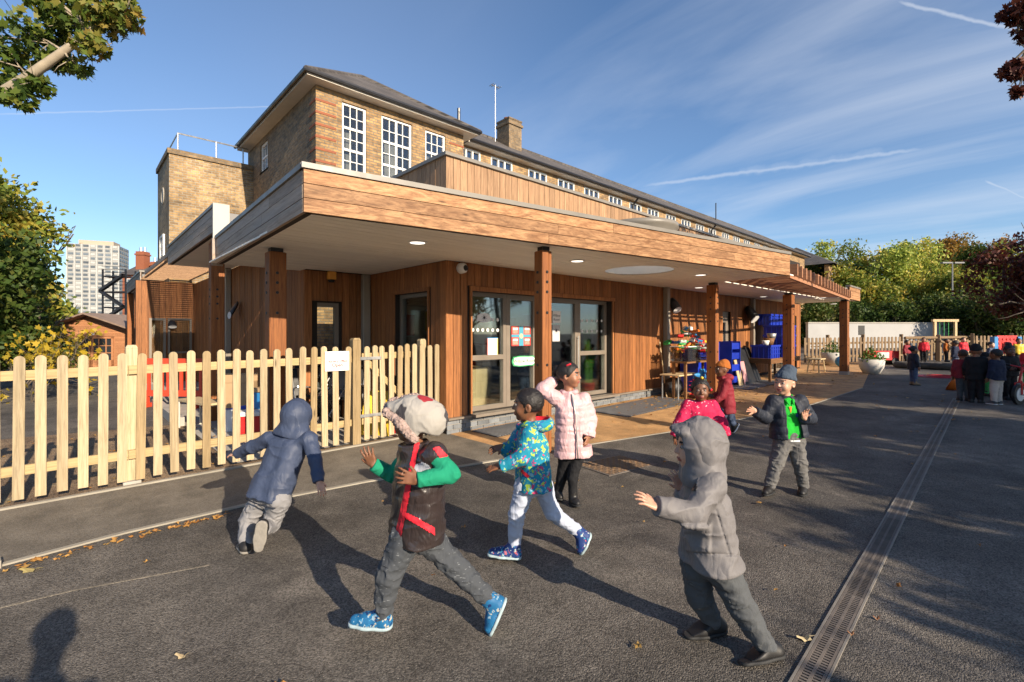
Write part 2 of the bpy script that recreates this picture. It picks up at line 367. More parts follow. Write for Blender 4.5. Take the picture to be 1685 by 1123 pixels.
# ---------------------------------------------------------------- ground
def sheet(name, pts, dz, mat, label=None):
    """flat plan polygon laid on the sloping ground"""
    mb = MB(); mb.poly([(x, y, gz(x) + dz) for x, y in pts])
    return tag(build(mb, name, mat), kind='structure')
def make_ground():
    mb = MB(); xs = [-700, -40, 40, 700]; ys = [-700, 700]
    for i in range(3):
        mb.poly([(xs[i], ys[0], gz(xs[i])), (xs[i + 1], ys[0], gz(xs[i + 1])), (xs[i + 1], ys[1], gz(xs[i + 1])), (xs[i], ys[1], gz(xs[i]))])
    tag(build(mb, 'ground', M_TARMAC), kind='structure')
LINE_B = [(-9, 3.2), (-5, 3.85), (-2.5, 4.25), (-.33, 4.52), (.3, 4.6), (1.14, 4.6), (2.15, 4.47), (3.64, 4.13), (4.97, 3.87), (6.37, 3.53), (7.9, 3.24), (10.54, 2.87), (14.16, 2.78)]
def strip(name, line, w0, w1, dz, h, mat):
    mb = MB()
    P = [Vector((x, y, 0)) for x, y in line]; Lf, Rt = [], []
    for i, p in enumerate(P):
        t = (P[min(i + 1, len(P) - 1)] - P[max(i - 1, 0)]).normalized(); n = Vector((-t.y, t.x, 0))
        Lf.append(p + n * w1); Rt.append(p + n * w0)
    for i in range(len(P) - 1):
        a, b, c, d = Rt[i], Rt[i + 1], Lf[i + 1], Lf[i]
        z = lambda q: gz(q.x) + dz
        bot = [(q.x, q.y, z(q) - .05) for q in (a, b, c, d)]; top = [(q.x, q.y, z(q) + h) for q in (a, b, c, d)]
        mb.add(bot + top, [(4, 5, 6, 7), (0, 1, 5, 4), (2, 3, 7, 6)])
    return tag(build(mb, name, mat), kind='structure')
make_ground()
sheet('footpath', [p for p in LINE_B[:8]] + [(4.02, 4.05), (4.02, 5.75), (3.9, 5.97), (-9, 5.97)], .004, M_PATH)
sheet('resin_paving', [(4.02, 5.74), (4.02, 4.05)] + LINE_B[8:] + [(19.3, 3.6), (24, 4.2), (24, 9), (19.6, 9), (19.6, 5.74)], .004, M_RESIN)
sheet('mulch_bed', [(-12, 5.97), (3.9, 5.97), (3.9, 6.05), (1.35, 6.12), (1.35, 9.4), (-.6, 9.9), (-12, 10.2)], .004, M_MULCH)
sheet('canopy_paving', [(1.35, 6.12), (3.9, 6.06), (3.98, 5.98), (3.98, 8.1), (2.85, 8.1), (2.85, 22), (1.35, 22)], .012, M_CONC)
strip('kerb_edging', LINE_B[:4], -.05, .06, 0, .05, M_EDGE)
strip('kerb_edging', LINE_B[3:8], -.02, .025, 0, .012, M_EDGE)
strip('kerb_edging', LINE_B[7:], -.012, .012, 0, .008, M_EDGE)
strip('tarmac_joint', [tuple(ground_at(u_, v_)[:2]) for u_, v_ in ((-40, 1010), (120, 972), (250, 948), (345, 930))], -.008, .008, .0, .003, M_PATH)
strip('fence_edging', [(-9, 5.93), (-2, 5.93), (3.95, 5.93)], -.02, .03, 0, .02, M_EDGE)
# low ramp kerb under the side canopy
mb = MB(); mb.prism([(1.22, 9.2), (1.35, 9.2), (1.35, 18), (1.22, 18)], .0, .16); tag(build(mb, 'ramp_kerb', M_CONC), kind='structure')

# ---------------------------------------------------------------- nursery building
NB = thing('nursery_building', 'single storey nursery clad in vertical brown boards under a deep timber canopy', 'building', (3.98, 5.7, 0))
ZS = 2.55          # soffit height
WY, WX = 5.70, 3.98
ZC = 4.08          # top of the clad upper wall
A_, B_ = (1.47, 4.22), (9.52, 2.94)
C_ = (17.35, 3.72)
def vboards(parent, along, fixed, a0, a1, z0, z1, mat, w=.128, t=.022, gap=.007, face=-1, holes=(), name='board'):
    """vertical cladding boards on a wall; holes = (a0, a1, z0, z1) openings"""
    a = a0
    while a < a1 - .02:
        b = min(a + w - gap, a1); segs = [(z0, z1)]
        for (h0, h1, hz0, hz1) in holes:
            if b > h0 + .012 and a < h1 - .012:
                segs = [s for (s0, s1) in segs for s in ((s0, min(s1, hz0)), (max(s0, hz1), s1)) if s[1] - s[0] > .03]
        for (s0, s1) in segs:
            j = random.uniform(-.0025, .0025)
            lo, hi = sorted((fixed + face * (t + j), fixed))
            if along == 'x': piece(name, (a, lo, s0), (b, hi, s1), mat, parent)
            else: piece(name, (lo, a, s0), (hi, b, s1), mat, parent)
        a += w
def wallbox(name, parent, along, fixed, a0, a1, z0, z1, mat, t=.2, holes=(), inward=1):
    """wall core with rectangular openings cut out, one mesh"""
    mb = MB(); cuts = sorted({a0, a1} | {h for H in holes for h in H[:2]}); cuts = [c for c in cuts if a0 <= c <= a1]
    for p, q in zip(cuts, cuts[1:]):
        segs = [(z0, z1)]
        for (h0, h1, hz0, hz1) in holes:
            if h0 <= p + 1e-6 and q <= h1 + 1e-6: segs = [s for (s0, s1) in segs for s in ((s0, min(s1, hz0)), (max(s0, hz1), s1)) if s[1] - s[0] > 1e-4]
        lo, hi = sorted((fixed, fixed + inward * t))
        for (s0, s1) in segs:
            if along == 'x': mb.box((p, lo, s0), (q, hi, s1))
            else: mb.box((lo, p, s0), (hi, q, s1))
    return build(mb, name, mat, parent)

GY = WY + .16      # glazing plane
ux = lambda u, Y=GY: float(onY(u, 500, Y)[0])
OX0, OX1, OZ0, OZ1 = 4.43, 7.98, .30, 2.14
FH = [(OX0, OX1, OZ0, OZ1)]
FAR_DOOR = (13.05, 13.55, .22, 2.1); FAR_GLASS = (16.4, 19.0, .25, 2.12)
wf = wallbox('wall', NB, 'x', WY, WX + .002, 19.5, -.1, ZC - .02, M_DARK, .22, FH + [FAR_DOOR, FAR_GLASS])
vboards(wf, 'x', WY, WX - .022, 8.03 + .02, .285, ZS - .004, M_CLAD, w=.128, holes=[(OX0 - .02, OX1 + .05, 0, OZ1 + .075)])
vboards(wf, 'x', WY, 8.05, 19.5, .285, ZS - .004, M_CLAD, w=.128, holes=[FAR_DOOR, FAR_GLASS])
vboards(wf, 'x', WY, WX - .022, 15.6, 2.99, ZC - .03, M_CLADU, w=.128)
# side walls
SWIN = (6.17, 7.18, .62, 2.14)
ws = wallbox('wall', NB, 'y', WX, WY + .001, 8.1, -.1, ZC - .02, M_DARK, .2, [SWIN])
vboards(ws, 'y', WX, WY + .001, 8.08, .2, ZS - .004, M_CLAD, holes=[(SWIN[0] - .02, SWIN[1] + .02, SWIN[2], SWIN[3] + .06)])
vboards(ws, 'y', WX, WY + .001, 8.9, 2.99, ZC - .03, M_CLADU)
SDOOR = (2.98, 3.42, .0, 2.02)
wb = wallbox('wall', NB, 'x', 8.12, 2.87, 4.1, -.1, 3.0, M_DARK, .2, [SDOOR])
vboards(wb, 'x', 8.12, 2.83, 3.97, .05, ZS - .004, M_CLAD, holes=[(SDOOR[0], SDOOR[1], 0, 2.05)])
wl = wallbox('wall', NB, 'y', 2.85, 8.13, 17.6, -.1, 3.05, M_DARK, .2)
vboards(wl, 'y', 2.85, 8.13, 17.6, .05, 3.04, M_CLAD, w=.14)
we = wallbox('wall', NB, 'x', 17.6, 1.4, 2.84, -.1, 3.05, M_DARK, .2)
vboards(we, 'x', 17.6, 1.4, 2.84, .02, 3.04, M_CLAD, w=.14)
wr = wallbox('wall', NB, 'y', 19.5, 5.92, 15, -.1, ZC - .3, M_DARK, .2, inward=-1)
vboards(wr, 'y', 19.5, 5.70, 15, .2, ZC - .3, M_CLAD, face=1, w=.2)
# timber lining round the openings
lin = MB()
lin.box((OX0 - .045, WY - .035, OZ1 + .002), (OX1 + .07, GY + .02, OZ1 + .07))
lin.box((OX0 - .040, WY - .030, OZ0), (OX0 - .002, GY + .02, OZ1)); lin.box((OX1 + .002, WY - .030, OZ0), (OX1 + .040, GY + .02, OZ1))
build(lin, 'opening_lining', M_CLAD, NB)
lin = MB(); lin.box((WX - .035, SWIN[0] - .04, SWIN[3] + .002), (WX + .14, SWIN[1] + .04, SWIN[3] + .06)); lin.box((WX - .03, SWIN[0] - .036, SWIN[2]), (WX + .14, SWIN[0] - .002, SWIN[3])); lin.box((WX - .03, SWIN[1] + .002, SWIN[2]), (WX + .14, SWIN[1] + .036, SWIN[3]))
build(lin, 'opening_lining', M_CLAD, NB)
# corner board and caps
cap = MB(); cap.box((WX - .06, WY - .06, ZC - .03), (15.7, WY + .12, ZC + .02)); cap.box((WX - .06, WY + .121, ZC - .03), (WX + .12, 9.0, ZC + .02))
build(cap, 'parapet_cap', M_TRIM, NB)
# brick plinth: each brick a piece
pl = build(MB().box((WX + .01, WY - .012, -.15), (10.2, WY + .05, .255)), 'plinth', M_MORTAR, NB)
for c in range(4):
    z0 = .255 - (c + 1) * .075; x = WX - .01 + (.11 if c % 2 else 0)
    if c % 2: piece('brick', (WX - .01, WY - .026 + random.uniform(-.002, .002), z0 + .005), (x - .01, WY - .006, z0 + .070), M_GREYBR, pl)
    while x < 10.1:
        piece('brick', (x, WY - .026 + random.uniform(-.002, .002), z0 + .005), (min(x + .215, 10.15), WY - .006, z0 + .070), M_GREYBR, pl); x += .225
sl_ = MB(); sl_.box((WX - .02, WY - .09, .256), (OX0 - .05, WY + .0, .284)); sl_.box((OX0 - .045, WY - .16, .258), (OX1 + .06, GY - .03, .298)); sl_.box((OX1 + .065, WY - .07, .256), (10.2, WY, .284))
build(sl_, 'sill', M_FRAME, NB)

def glazing(name, parent, x0, x1, z0, z1, y, fr=.06, dep=.07, transom=None, along='x', handle=None, glass=M_GLASS, frame=M_FRAME, panes=None):
    """a framed pane: the part is the frame mesh, its panes are sub-parts"""
    def bx(a0, a1, c0, c1, d0=-dep / 2, d1=dep / 2):
        return ((a0, y + d0, c0), (a1, y + d1, c1)) if along == 'x' else ((y + d0, a0, c0), (y + d1, a1, c1))
    f = MB(); f.box(*bx(x0, x0 + fr, z0, z1)); f.box(*bx(x1 - fr, x1, z0, z1)); f.box(*bx(x0 + fr, x1 - fr, z0, z0 + fr)); f.box(*bx(x0 + fr, x1 - fr, z1 - fr, z1))
    if transom: f.box(*bx(x0 + fr, x1 - fr, transom - fr * .6, transom + fr * .6))
    o = build(f, name, frame, parent)
    zz = [(z0 + fr, z1 - fr)] if not transom else [(z0 + fr, transom - fr * .6), (transom + fr * .6, z1 - fr)]
    for (a, b) in zz: build(MB().box(*bx(x0 + fr - .005, x1 - fr + .005, a - .005, b + .005, -.006, .006)), 'pane', glass, o)
    if handle:
        h = MB(); hx = handle; h.tube([(hx, y - dep / 2 - .05, .85), (hx, y - dep / 2 - .05, 1.45)], .012, 8); h.tube([(hx, y - dep / 2, .9), (hx, y - dep / 2 - .05, .9)], .01, 6); h.tube([(hx, y - dep / 2, 1.4), (hx, y - dep / 2 - .05, 1.4)], .01, 6)
        build(h, 'handle', M_STEEL, o)
    return o
bx_ = [OX0 + .002, ux(831), ux(881), ux(949), OX1 - .002]
glazing('window', NB, bx_[0], bx_[1] - .004, OZ0, OZ1, GY, .065, transom=1.12)
glazing('door', NB, bx_[1], bx_[2] - .004, OZ0, OZ1, GY, .085)
glazing('door', NB, bx_[2], bx_[3] - .004, OZ0, OZ1, GY, .085, handle=bx_[3] - .05)
glazing('window', NB, bx_[3], bx_[4], OZ0, OZ1, GY, .065, transom=1.12)
glazing('window', NB, SWIN[0], SWIN[1], SWIN[2], SWIN[3], WX + .12, .06, along='y')
sd = glazing('door', NB, SDOOR[0], SDOOR[1], .02, 2.02, 8.17, .07)
fd = build(MB().box((FAR_DOOR[0], WY + .05, FAR_DOOR[2]), (FAR_DOOR[1], WY + .1, FAR_DOOR[3])), 'door', M_FRAME, NB)
build(MB().box((FAR_DOOR[0] + .18, WY + .03, 1.0), (FAR_DOOR[0] + .28, WY + .049, 1.8)), 'pane', M_BLACK, fd)
for i in range(3): glazing('door', NB, FAR_GLASS[0] + i * .866, FAR_GLASS[0] + (i + 1) * .866 - .004, FAR_GLASS[2], FAR_GLASS[3], WY + .1, .07)
# far recess door with a window
glazing('door', NB, 1.7, 2.1, .0, 1.95, 17.53, .06); glazing('window', NB, 2.15, 2.75, .9, 1.95, 17.53, .05)

# ---- interior of the room seen through the glazing
rm = MB(); X0, X1, Y0, Y1, Z0, Z1 = 4.2, 12.6, 5.93, 10.2, .285, 2.62
rm.poly([(X0, Y0, Z0), (X1, Y0, Z0), (X1, Y1, Z0), (X0, Y1, Z0)], 1); rm.poly([(X0, Y0, Z1), (X0, Y1, Z1), (X1, Y1, Z1), (X1, Y0, Z1)])
rm.poly([(X0, Y1, Z0), (X1, Y1, Z0), (X1, Y1, Z1), (X0, Y1, Z1)]); rm.poly([(X1, Y0, Z0), (X1, Y0, Z1), (X1, Y1, Z1), (X1, Y1, Z0)])
build(rm, 'room_shell', [M_WALLIN, M_FLOORIN], NB)

# ---- canopy
HC, HR = (6.95, 4.42), .56      # round rooflight
_ol = [(A_[0] + .05, A_[1] + .05), (B_[0] - .02, B_[1] + .05), (9.9, 4.35), (16.2, 4.36), (C_[0] - .05, C_[1] + .06), (18.75, 3.78), (18.75, 5.69), (7.0, 5.69)]
_ci = [(HC[0] + (HR + .015) * math.sin(-t), HC[1] + (HR + .015) * math.cos(t)) for t in np.linspace(0, -2 * math.pi, 33)]
CN = build(MB().prism(_ol + [(HC[0] + (HR + .015) * math.sin(t), HC[1] + (HR + .015) * math.cos(t)) for t in np.linspace(0.02, 2 * math.pi - .02, 33)] + [(6.9, 5.69), (WX + .01, 5.69), (WX - .03, 8.11), (2.83, 8.11), (2.83, 8.25), (1.67, 8.25)], ZS + .26, ZS + .34), 'canopy', M_ROOF, NB)
def fy(x): return A_[1] + (x - A_[0]) * (B_[1] - A_[1]) / (B_[0] - A_[0])   # front edge of the canopy
def soffit_y0(x):
    if x <= B_[0]: return fy(x) + .03
    return 4.36
def soffit_board(x0, x1, y0, y1, z=ZS, t=.02, gap=.010, fn=None, arc=None):
    """one soffit strip; its ends follow the canopy edge or the round opening"""
    n = 4; ys = [y0 + (y1 - gap - y0) * i / n for i in range(n + 1)]
    L0 = [x0(y) if callable(x0) else x0 for y in ys]; L1 = [x1(y) if callable(x1) else x1 for y in ys]
    pts = [(a, y) for a, y in zip(L1, ys)] + [(a, y) for a, y in zip(L0[::-1], ys[::-1])]
    mb = MB(); mb.prism(pts, z + random.uniform(0, .001), z + t); build(mb, 'soffit_board', M_SOFF, CN)
y = B_[1]
w = .145
slope = (B_[1] - A_[1]) / (B_[0] - A_[0])
while y < 5.68:
    y1 = min(y + w, 5.69)
    xl = lambda q: max(A_[0] + .04, A_[0] + (q - .03 - A_[1]) / slope) if q < A_[1] + .03 else A_[0] + .04
    if y1 <= 4.36: xr = lambda q: B_[0] + (q - B_[1]) / (4.40 - B_[1]) * .28
    else: xr = 18.74 if y1 > 4.5 else 16.3
    if y + w * .5 > HC[1] - HR and y + w * .5 < HC[1] + HR and True:
        ch = lambda q: math.sqrt(max(0.0, HR ** 2 - (q - HC[1]) ** 2))
        soffit_board(xl, lambda q: HC[0] - ch(q), y, y1); soffit_board(lambda q: HC[0] + ch(q), xr, y, y1)
    else: soffit_board(xl, xr, y, y1)
    y += w
x = C_[0] - 1.1
y = 5.70
while y < 8.24:
    soffit_board(A_[0] + .05, WX - .025 if y < 8.0 else 2.83, y, y + w); y += w
def sub(mb, name, mat, parent=None): return build(mb, name, mat, parent or CN)
# far canopy end
for i in range(8): soffit_board(16.35 + i * .3, 16.35 + i * .3 + .297, 3.79, 4.355)
# rooflight drum
dr = MB(); n = 48
dr.lathe([(HR, ZS + .001), (HR, ZS + .72), (HR + .02, ZS + .735), (HR + .06, ZS + .73), (HR + .07, ZS + .66), (HR + .03, ZS + .64), (HR + .02, ZS + .3)], (HC[0], HC[1], 0), n)
drm = build(dr, 'rooflight', M_TRIM, CN, True)
build(MB().lathe([(HR - .003, ZS + .002), (HR - .003, ZS + .71)], (HC[0], HC[1], 0), n), 'rooflight_lining', M_WHITE, drm, True)
build(MB().lathe([(HR + .001, ZS - .006), (HR + .07, ZS - .006), (HR + .07, ZS + .0)], (HC[0], HC[1], 0), n), 'trim_ring', M_SOFF, drm)
M_DOME = pm('rooflight_dome', (.75, .78, .80), .5, .03, 3, 0)
nd = M_DOME.node_tree; 
tl = nd.nodes.new('ShaderNodeBsdfTranslucent'); tl.inputs[0].default_value = (.85, .9, .92, 1); nd.links.new(tl.outputs[0], nd.nodes['Material Output'].inputs[0])
build(MB().lathe([(HR, ZS + .70), (HR * .7, ZS + .735), (.001, ZS + .75)], (HC[0], HC[1], 0), n), 'rooflight_dome', M_DOME, drm, True)

def fascia(p0, p1, z0, mat, rows=3, h=.125, gap=.006, cut=(2.2, 3.8), t=.03, trim=True, name='fascia_board', inset=0):
    """rows of horizontal boards along an edge, cut to length, with a metal trim on top"""
    P0, P1 = Vector((*p0, 0)), Vector((*p1, 0)); Lt = (P1 - P0).length; ang = math.atan2(P1.y - P0.y, P1.x - P0.x)
    MM = Matrix.Translation(P0) @ Matrix.Rotation(ang, 4, 'Z')
    back = MB(); back.box((0.004, .005 + t, z0 + .01), (Lt - .004, .06 + t, z0 + rows * h + .02), M=MM); sub(back, 'fascia_backing', M_DARK)
    for r in range(rows):
        x = inset
        while x < Lt - .05:
            l = random.uniform(*cut); x1 = min(x + l, Lt)
            if Lt - x1 < .8: x1 = Lt
            piece(name, (x, random.uniform(-.0015, .0015), z0 + r * h + gap), (x1 - .003, t, z0 + (r + 1) * h), mat, CN, MM); x = x1
    if trim:
        tb = MB(); tb.box((-.02, -.02, z0 + rows * h + .004), (Lt + .01, .11, z0 + rows * h + .052), M=MM); sub(tb, 'trim', M_TRIM)
fascia(A_, B_, ZS - .012, M_FASX)
fascia((1.61, 8.28), (A_[0], A_[1] + .035), ZS - .012, M_FASY)
sub(MB().box((1.56, 8.285, ZS - .03), (1.70, 8.33, ZS + .37)), 'end_board', M_FASY)
# higher canopy along the side wall, with a pale metal end cap
Z2 = 3.05
hc = MB(); hc.prism([(1.65, 8.40), (2.84, 8.40), (2.84, 13.2), (1.65, 13.2)], Z2 + .22, Z2 + .30); hc.prism([(1.65, 18.8), (2.2, 18.8), (2.2, 24), (1.65, 24)], Z2 + .22, Z2 + .30)
sub(hc, 'upper_canopy_roof', M_ROOF)
fascia((1.62, 13.2), (1.60, 8.37), Z2 - .01, M_FASY)
fascia((1.62, 24), (1.60, 18.8), Z2 - .01, M_FASY)
sub(MB().box((1.58, 8.345, Z2 - .34), (1.80, 8.39, Z2 + .42)), 'end_cap', pm('pale_metal_cap', (.40, .37, .33), .5, .04, 3, .02, 30))
sub(MB().box((1.80, 8.36, Z2 - .15), (2.84, 8.385, Z2 + .30)), 'upstand', M_ROOF)
for ya, yb in ((8.4, 13.2), (18.8, 24)):
    y = ya
    while y < yb - .01:
        mb = MB(); mb.box((1.64, y, Z2 + random.uniform(0, .001)), (2.835 if y < 15 else 2.2, min(y + .146, yb), Z2 + .02)); sub(mb, 'soffit_board', M_SOFF); y += .15
y = 13.35
while y < 18.75: piece('pergola_slat', (1.62, y, Z2 + .13), (2.83 if y < 17.9 else 2.2, y + .03, Z2 + .168), M_CLADU, CN); y += .15
for xx in (1.63, 2.75): piece('pergola_beam', (xx, 13.21, Z2 + .2), (xx + .06, 17.9, Z2 + .3), M_FASY, CN)
# pergola at the far end of the front canopy
for i in range(19):
    s = (i + .5) / 19; xa, ya = B_[0] + .12 + s * (C_[0] - B_[0] - .1), B_[1] + .05 + s * (C_[1] - B_[1])
    M_ = Matrix.Translation((xa, ya, 0)) @ Matrix.Rotation(R_(4), 4, 'Z')
    yl = max(.35, 4.34 - ya) if xa > 9.95 else .25 + (xa - B_[0]) * 3
    piece('pergola_slat', (-.03, -.1, ZS + .015), (.03, yl, ZS + .23), M_SLAT, CN, M_)
bm_ = MB(); v1 = Vector((C_[0] - B_[0], C_[1] - B_[1], 0)); MM = Matrix.Translation((B_[0], B_[1], 0)) @ Matrix.Rotation(math.atan2(v1.y, v1.x), 4, 'Z')
bm_.box((.02, .0, ZS - .05), (v1.length, .05, ZS + .012), M=MM); sub(bm_, 'pergola_beam', M_SLAT)
for k in range(5):
    yy = 3.25 + k * .24
    xs0 = 9.62 + (yy - 2.94) * .2; xe = min(16.3, 9.52 + (yy - 2.94) / (C_[1] - B_[1]) * 7.8) if False else 16.3
    x_edge = B_[0] + (yy - B_[1]) / (C_[1] - B_[1]) * (C_[0] - B_[0])
    piece('pergola_batten', (xs0, yy, ZS + .232), (min(16.3, max(x_edge - .1, xs0 + .3)) if yy < C_[1] else 16.3, yy + .05, ZS + .27), M_SLAT, CN)
fascia(C_, (18.8, 3.75), ZS - .01, M_FASX)
fascia((18.8, 3.75), (18.8, 5.6), ZS - .01, M_FASY)
# downlights
for (u, v, z) in [(687, 398.5, ZS), (950, 429, ZS), (1153, 452, ZS), (1150, 473, ZS), (1256, 488, ZS), (1352, 490, ZS), (1371, 500, ZS), (1385, 506.5, ZS), (306, 480, Z2), (284, 489, Z2), (372, 473, Z2)]:
    p = onZ(u, v, z)
    d = MB(); d.lathe([(.001, z - .010), (.085, z - .010), (.10, z - .016), (.115, z - .006), (.115, z - .001)], (p[0], p[1], 0), 20)
    o = sub(d, 'downlight', M_WHITE); build(MB().lathe([(.001, z - .0125), (.084, z - .0125)], (p[0], p[1], 0), 20), 'lens', M_LAMP, o)
# posts: two timbers bolted together, bolt holes
def post(x, y, w, d, ztop, zb, bolts=True, rot=0, split=.0, shoe=False):
    M_ = Matrix.Translation((x, y, 0)) @ Matrix.Rotation(rot, 4, 'Z')
    mb = MB()
    if split:
        mb.cbox((-w / 2, -d / 2, zb), (w / 2 - split - .004, d / 2, ztop), .008, M=M_); mb.cbox((w / 2 - split + .004, -d / 2 + .02, zb), (w / 2, d / 2 - .02, ztop), .008, M=M_)
    else: mb.cbox((-w / 2, -d / 2, zb), (w / 2, d / 2, ztop), .008, M=M_)
    o = build(mb, 'post', M_POST, NB)
    if bolts:
        for zz in (.5, .8, 1.12, 1.75, 2.0, 2.12, 2.24):
            b = MB(); p = M_ @ Vector((-.01, -d / 2 - .002, zz)); b.lathe([(.001, -.004), (.018, -.004), (.018, .006)], p, 10, axis='y'); build(b, 'bolt', M_BLACK, o)
            b = MB(); p = M_ @ Vector((-w / 2 - .002, .01, zz)); b.lathe([(.001, -.004), (.018, -.004), (.018, .006)], p, 10, axis='x'); build(b, 'bolt', M_BLACK, o)
    c = MB(); c.box((-w / 2 + .03, -d / 2 + .03, ztop), (w / 2 - .03, d / 2 - .03, ztop + .06), M=M_); build(c, 'post_cap', M_BLACK, o)
    if shoe: c = MB(); c.box((-w / 2 - .006, -d / 2 - .006, zb - .1), (w / 2 + .006, d / 2 + .006, zb + .12), M=M_); build(c, 'post_shoe', M_STEEL, o)
    return o
post(4.24, 4.03, .16, .17, ZS - .05, -.05, rot=R_(-9), split=.06)
post(9.80, 4.47, .19, .20, ZS - .05, -.05, split=.06)
post(13.75, 4.28, .22, .22, ZS - .05, .12, shoe=True)
post(17.75, 3.95, .22, .22, ZS - .05, .2, shoe=True)
post(17.9, 6.6, .2, .2, ZS - .05, .2)
post(1.87, 6.34, .20, .19, ZS - .05, -.05)
post(1.83, 9.38, .20, .20, Z2 - .02, -.05)
post(1.78, 18.9, .24, .24, Z2 - .02, -.05); post(1.76, 23.6, .3, .3, Z2 - .02, -.05)
post(1.76, 21.2, .24, .24, Z2 - .02, -.05)
# downpipes
for (x, y) in [(9.97, WY - .07), (14.95, WY - .07)]:
    build(MB().cbox((x - .065, y - .07, .0 + gz(x)), (x + .065, y + .044, ZS - .002), .012), 'downpipe', M_PIPE, NB)
build(MB().cbox((3.80, 7.98, .0), (3.94, 8.09, ZS - .002), .012), 'downpipe', M_PIPE, NB)
build(MB().cbox((2.70, 12.9, .0), (2.82, 13.02, Z2 - .002), .012), 'downpipe', M_PIPE, NB)
# bulkhead heaters / lamps under the canopy
def hood_lamp(p, s=1.0, dirx=(0, -1)):
    mb = MB(); prof = [(.02, .0), (.10, .03), (.15, .16), (.16, .30), (.15, .36)]
    dx, dy = dirx
    vs = []; n = 14
    for (r, h) in prof:
        for k in range(n):
            a = 2 * math.pi * k / n; lx = r * math.cos(a); lz = r * math.sin(a) * .8
            fwd_ = h * .45; dn = -h * .75
            vs.append((p[0] + (lx * dy * -1 + fwd_ * dx) * s, p[1] + (lx * dx + fwd_ * dy + lz * dy * .5) * s, p[2] + (dn + lz * .6) * s))
    fs = []
    for i in range(len(prof) - 1):
        for k in range(n): a = i * n + k; b = i * n + (k + 1) % n; fs.append((a, b, b + n, a + n))
    fs.append(tuple(range(n)))
    mb.add(vs, fs); mb.add(vs[-n:], [tuple(range(n))], 1)
    return build(mb, 'hood_lamp', [M_BLACK, M_WHITE], NB, True)
hood_lamp(onY(1104, 492, WY - .06), 1.0); hood_lamp(onY(1229, 505, WY - .06), 1.4); hood_lamp(onX(392, 498, 2.78), 1.1, (-1, 0)); hood_lamp(onY(283, 528, 17.5), .7)
# dome camera
p = onY(759, 442, WY - .03); c = MB(); c.lathe([(.001, -.10), (.05, -.09), (.075, -.06), (.08, 0), (.08, .03)], (p[0], p[1], p[2]), 20, axis='y'); o = build(c, 'security_camera', M_WHITE, NB, True)
build(MB().lathe([(.001, -.118), (.03, -.112), (.045, -.09), (.048, -.07)], (p[0] + .012, p[1], p[2]), 16, axis='y'), 'lens', M_BLACK, o, True)
# amber alarm lamp at the side wall
p = onY(545, 455, 8.06); c = MB(); c.cbox((p[0] - .07, p[1] - .06, p[2] - .06), (p[0] + .07, p[1] + .03, p[2] + .08), .012); o = build(c, 'alarm_lamp', pm('amber_plastic', (.8, .35, .05), .4, .05), NB)
build(MB().lathe([(.045, -.1), (.06, -.06)], (p[0], p[1] - .01, p[2]), 12), 'lens', M_BLACK, o)
# ---------------------------------------------------------------- brick school behind
def rooftile(name, col, along='x'):
    m, N, L, P = newmat(name)
    g = N.new('ShaderNodeNewGeometry'); s = N.new('ShaderNodeSeparateXYZ'); L.new(g.outputs['Position'], s.inputs[0])
    cb = N.new('ShaderNodeCombineXYZ'); a = N.new('ShaderNodeMath'); a.operation = 'ADD'; L.new(s.outputs['X'], a.inputs[0]); L.new(s.outputs['Y'], a.inputs[1]); L.new(a.outputs[0], cb.inputs[0])
    zz = _mul(N, L, s.outputs['Z'], 1.85); L.new(zz, cb.inputs[1])
    b = N.new('ShaderNodeTexBrick'); b.inputs['Scale'].default_value = 1; b.inputs['Brick Width'].default_value = .26; b.inputs['Row Height'].default_value = .2; b.inputs['Mortar Size'].default_value = .012
    b.inputs['Color1'].default_value = (*col, 1); b.inputs['Color2'].default_value = (*[c * .7 for c in col], 1); b.inputs['Mortar'].default_value = (*[c * .25 for c in col], 1); L.new(cb.outputs[0], b.inputs['Vector'])
    n = _noise(N, L, _pos(N, L, rand=False), 1.2, 5)
    L.new(_hsv(N, L, b.outputs[0], _rng(N, L, n, .7, 1.3, .3, .7)), P.inputs['Base Color']); P.inputs['Roughness'].default_value = .75
    iv = N.new('ShaderNodeMath'); iv.operation = 'SUBTRACT'; iv.inputs[0].default_value = 1; L.new(b.outputs['Fac'], iv.inputs[1]); _bump(N, L, P, iv.outputs[0], .7, .02)
    return m
M_TILE = rooftile('roof_tile', (.125, .11, .10))
M_GUTTER = pm('black_gutter', (.015, .015, .018), .4, .1, 6, .05)
M_SOFW = pm('painted_soffit', (.62, .56, .48), .6, .08, 3, .1, 40)
M_DARKIN = pm('dark_room', (.42, .38, .31), .9, .3, 1.2, 0)  # dim room tone, put on flat panels behind the panes
SB = thing('brick_school', 'tall yellow brick school with white sash windows and tiled roof behind the nursery', 'building', (6.9, 12.3, 0))
BX0, BX1, BY, BYB, BZ = 4.58, 9.24, 12.30, 18.6, 7.82
WGY, WGX1 = 12.95, 45.5
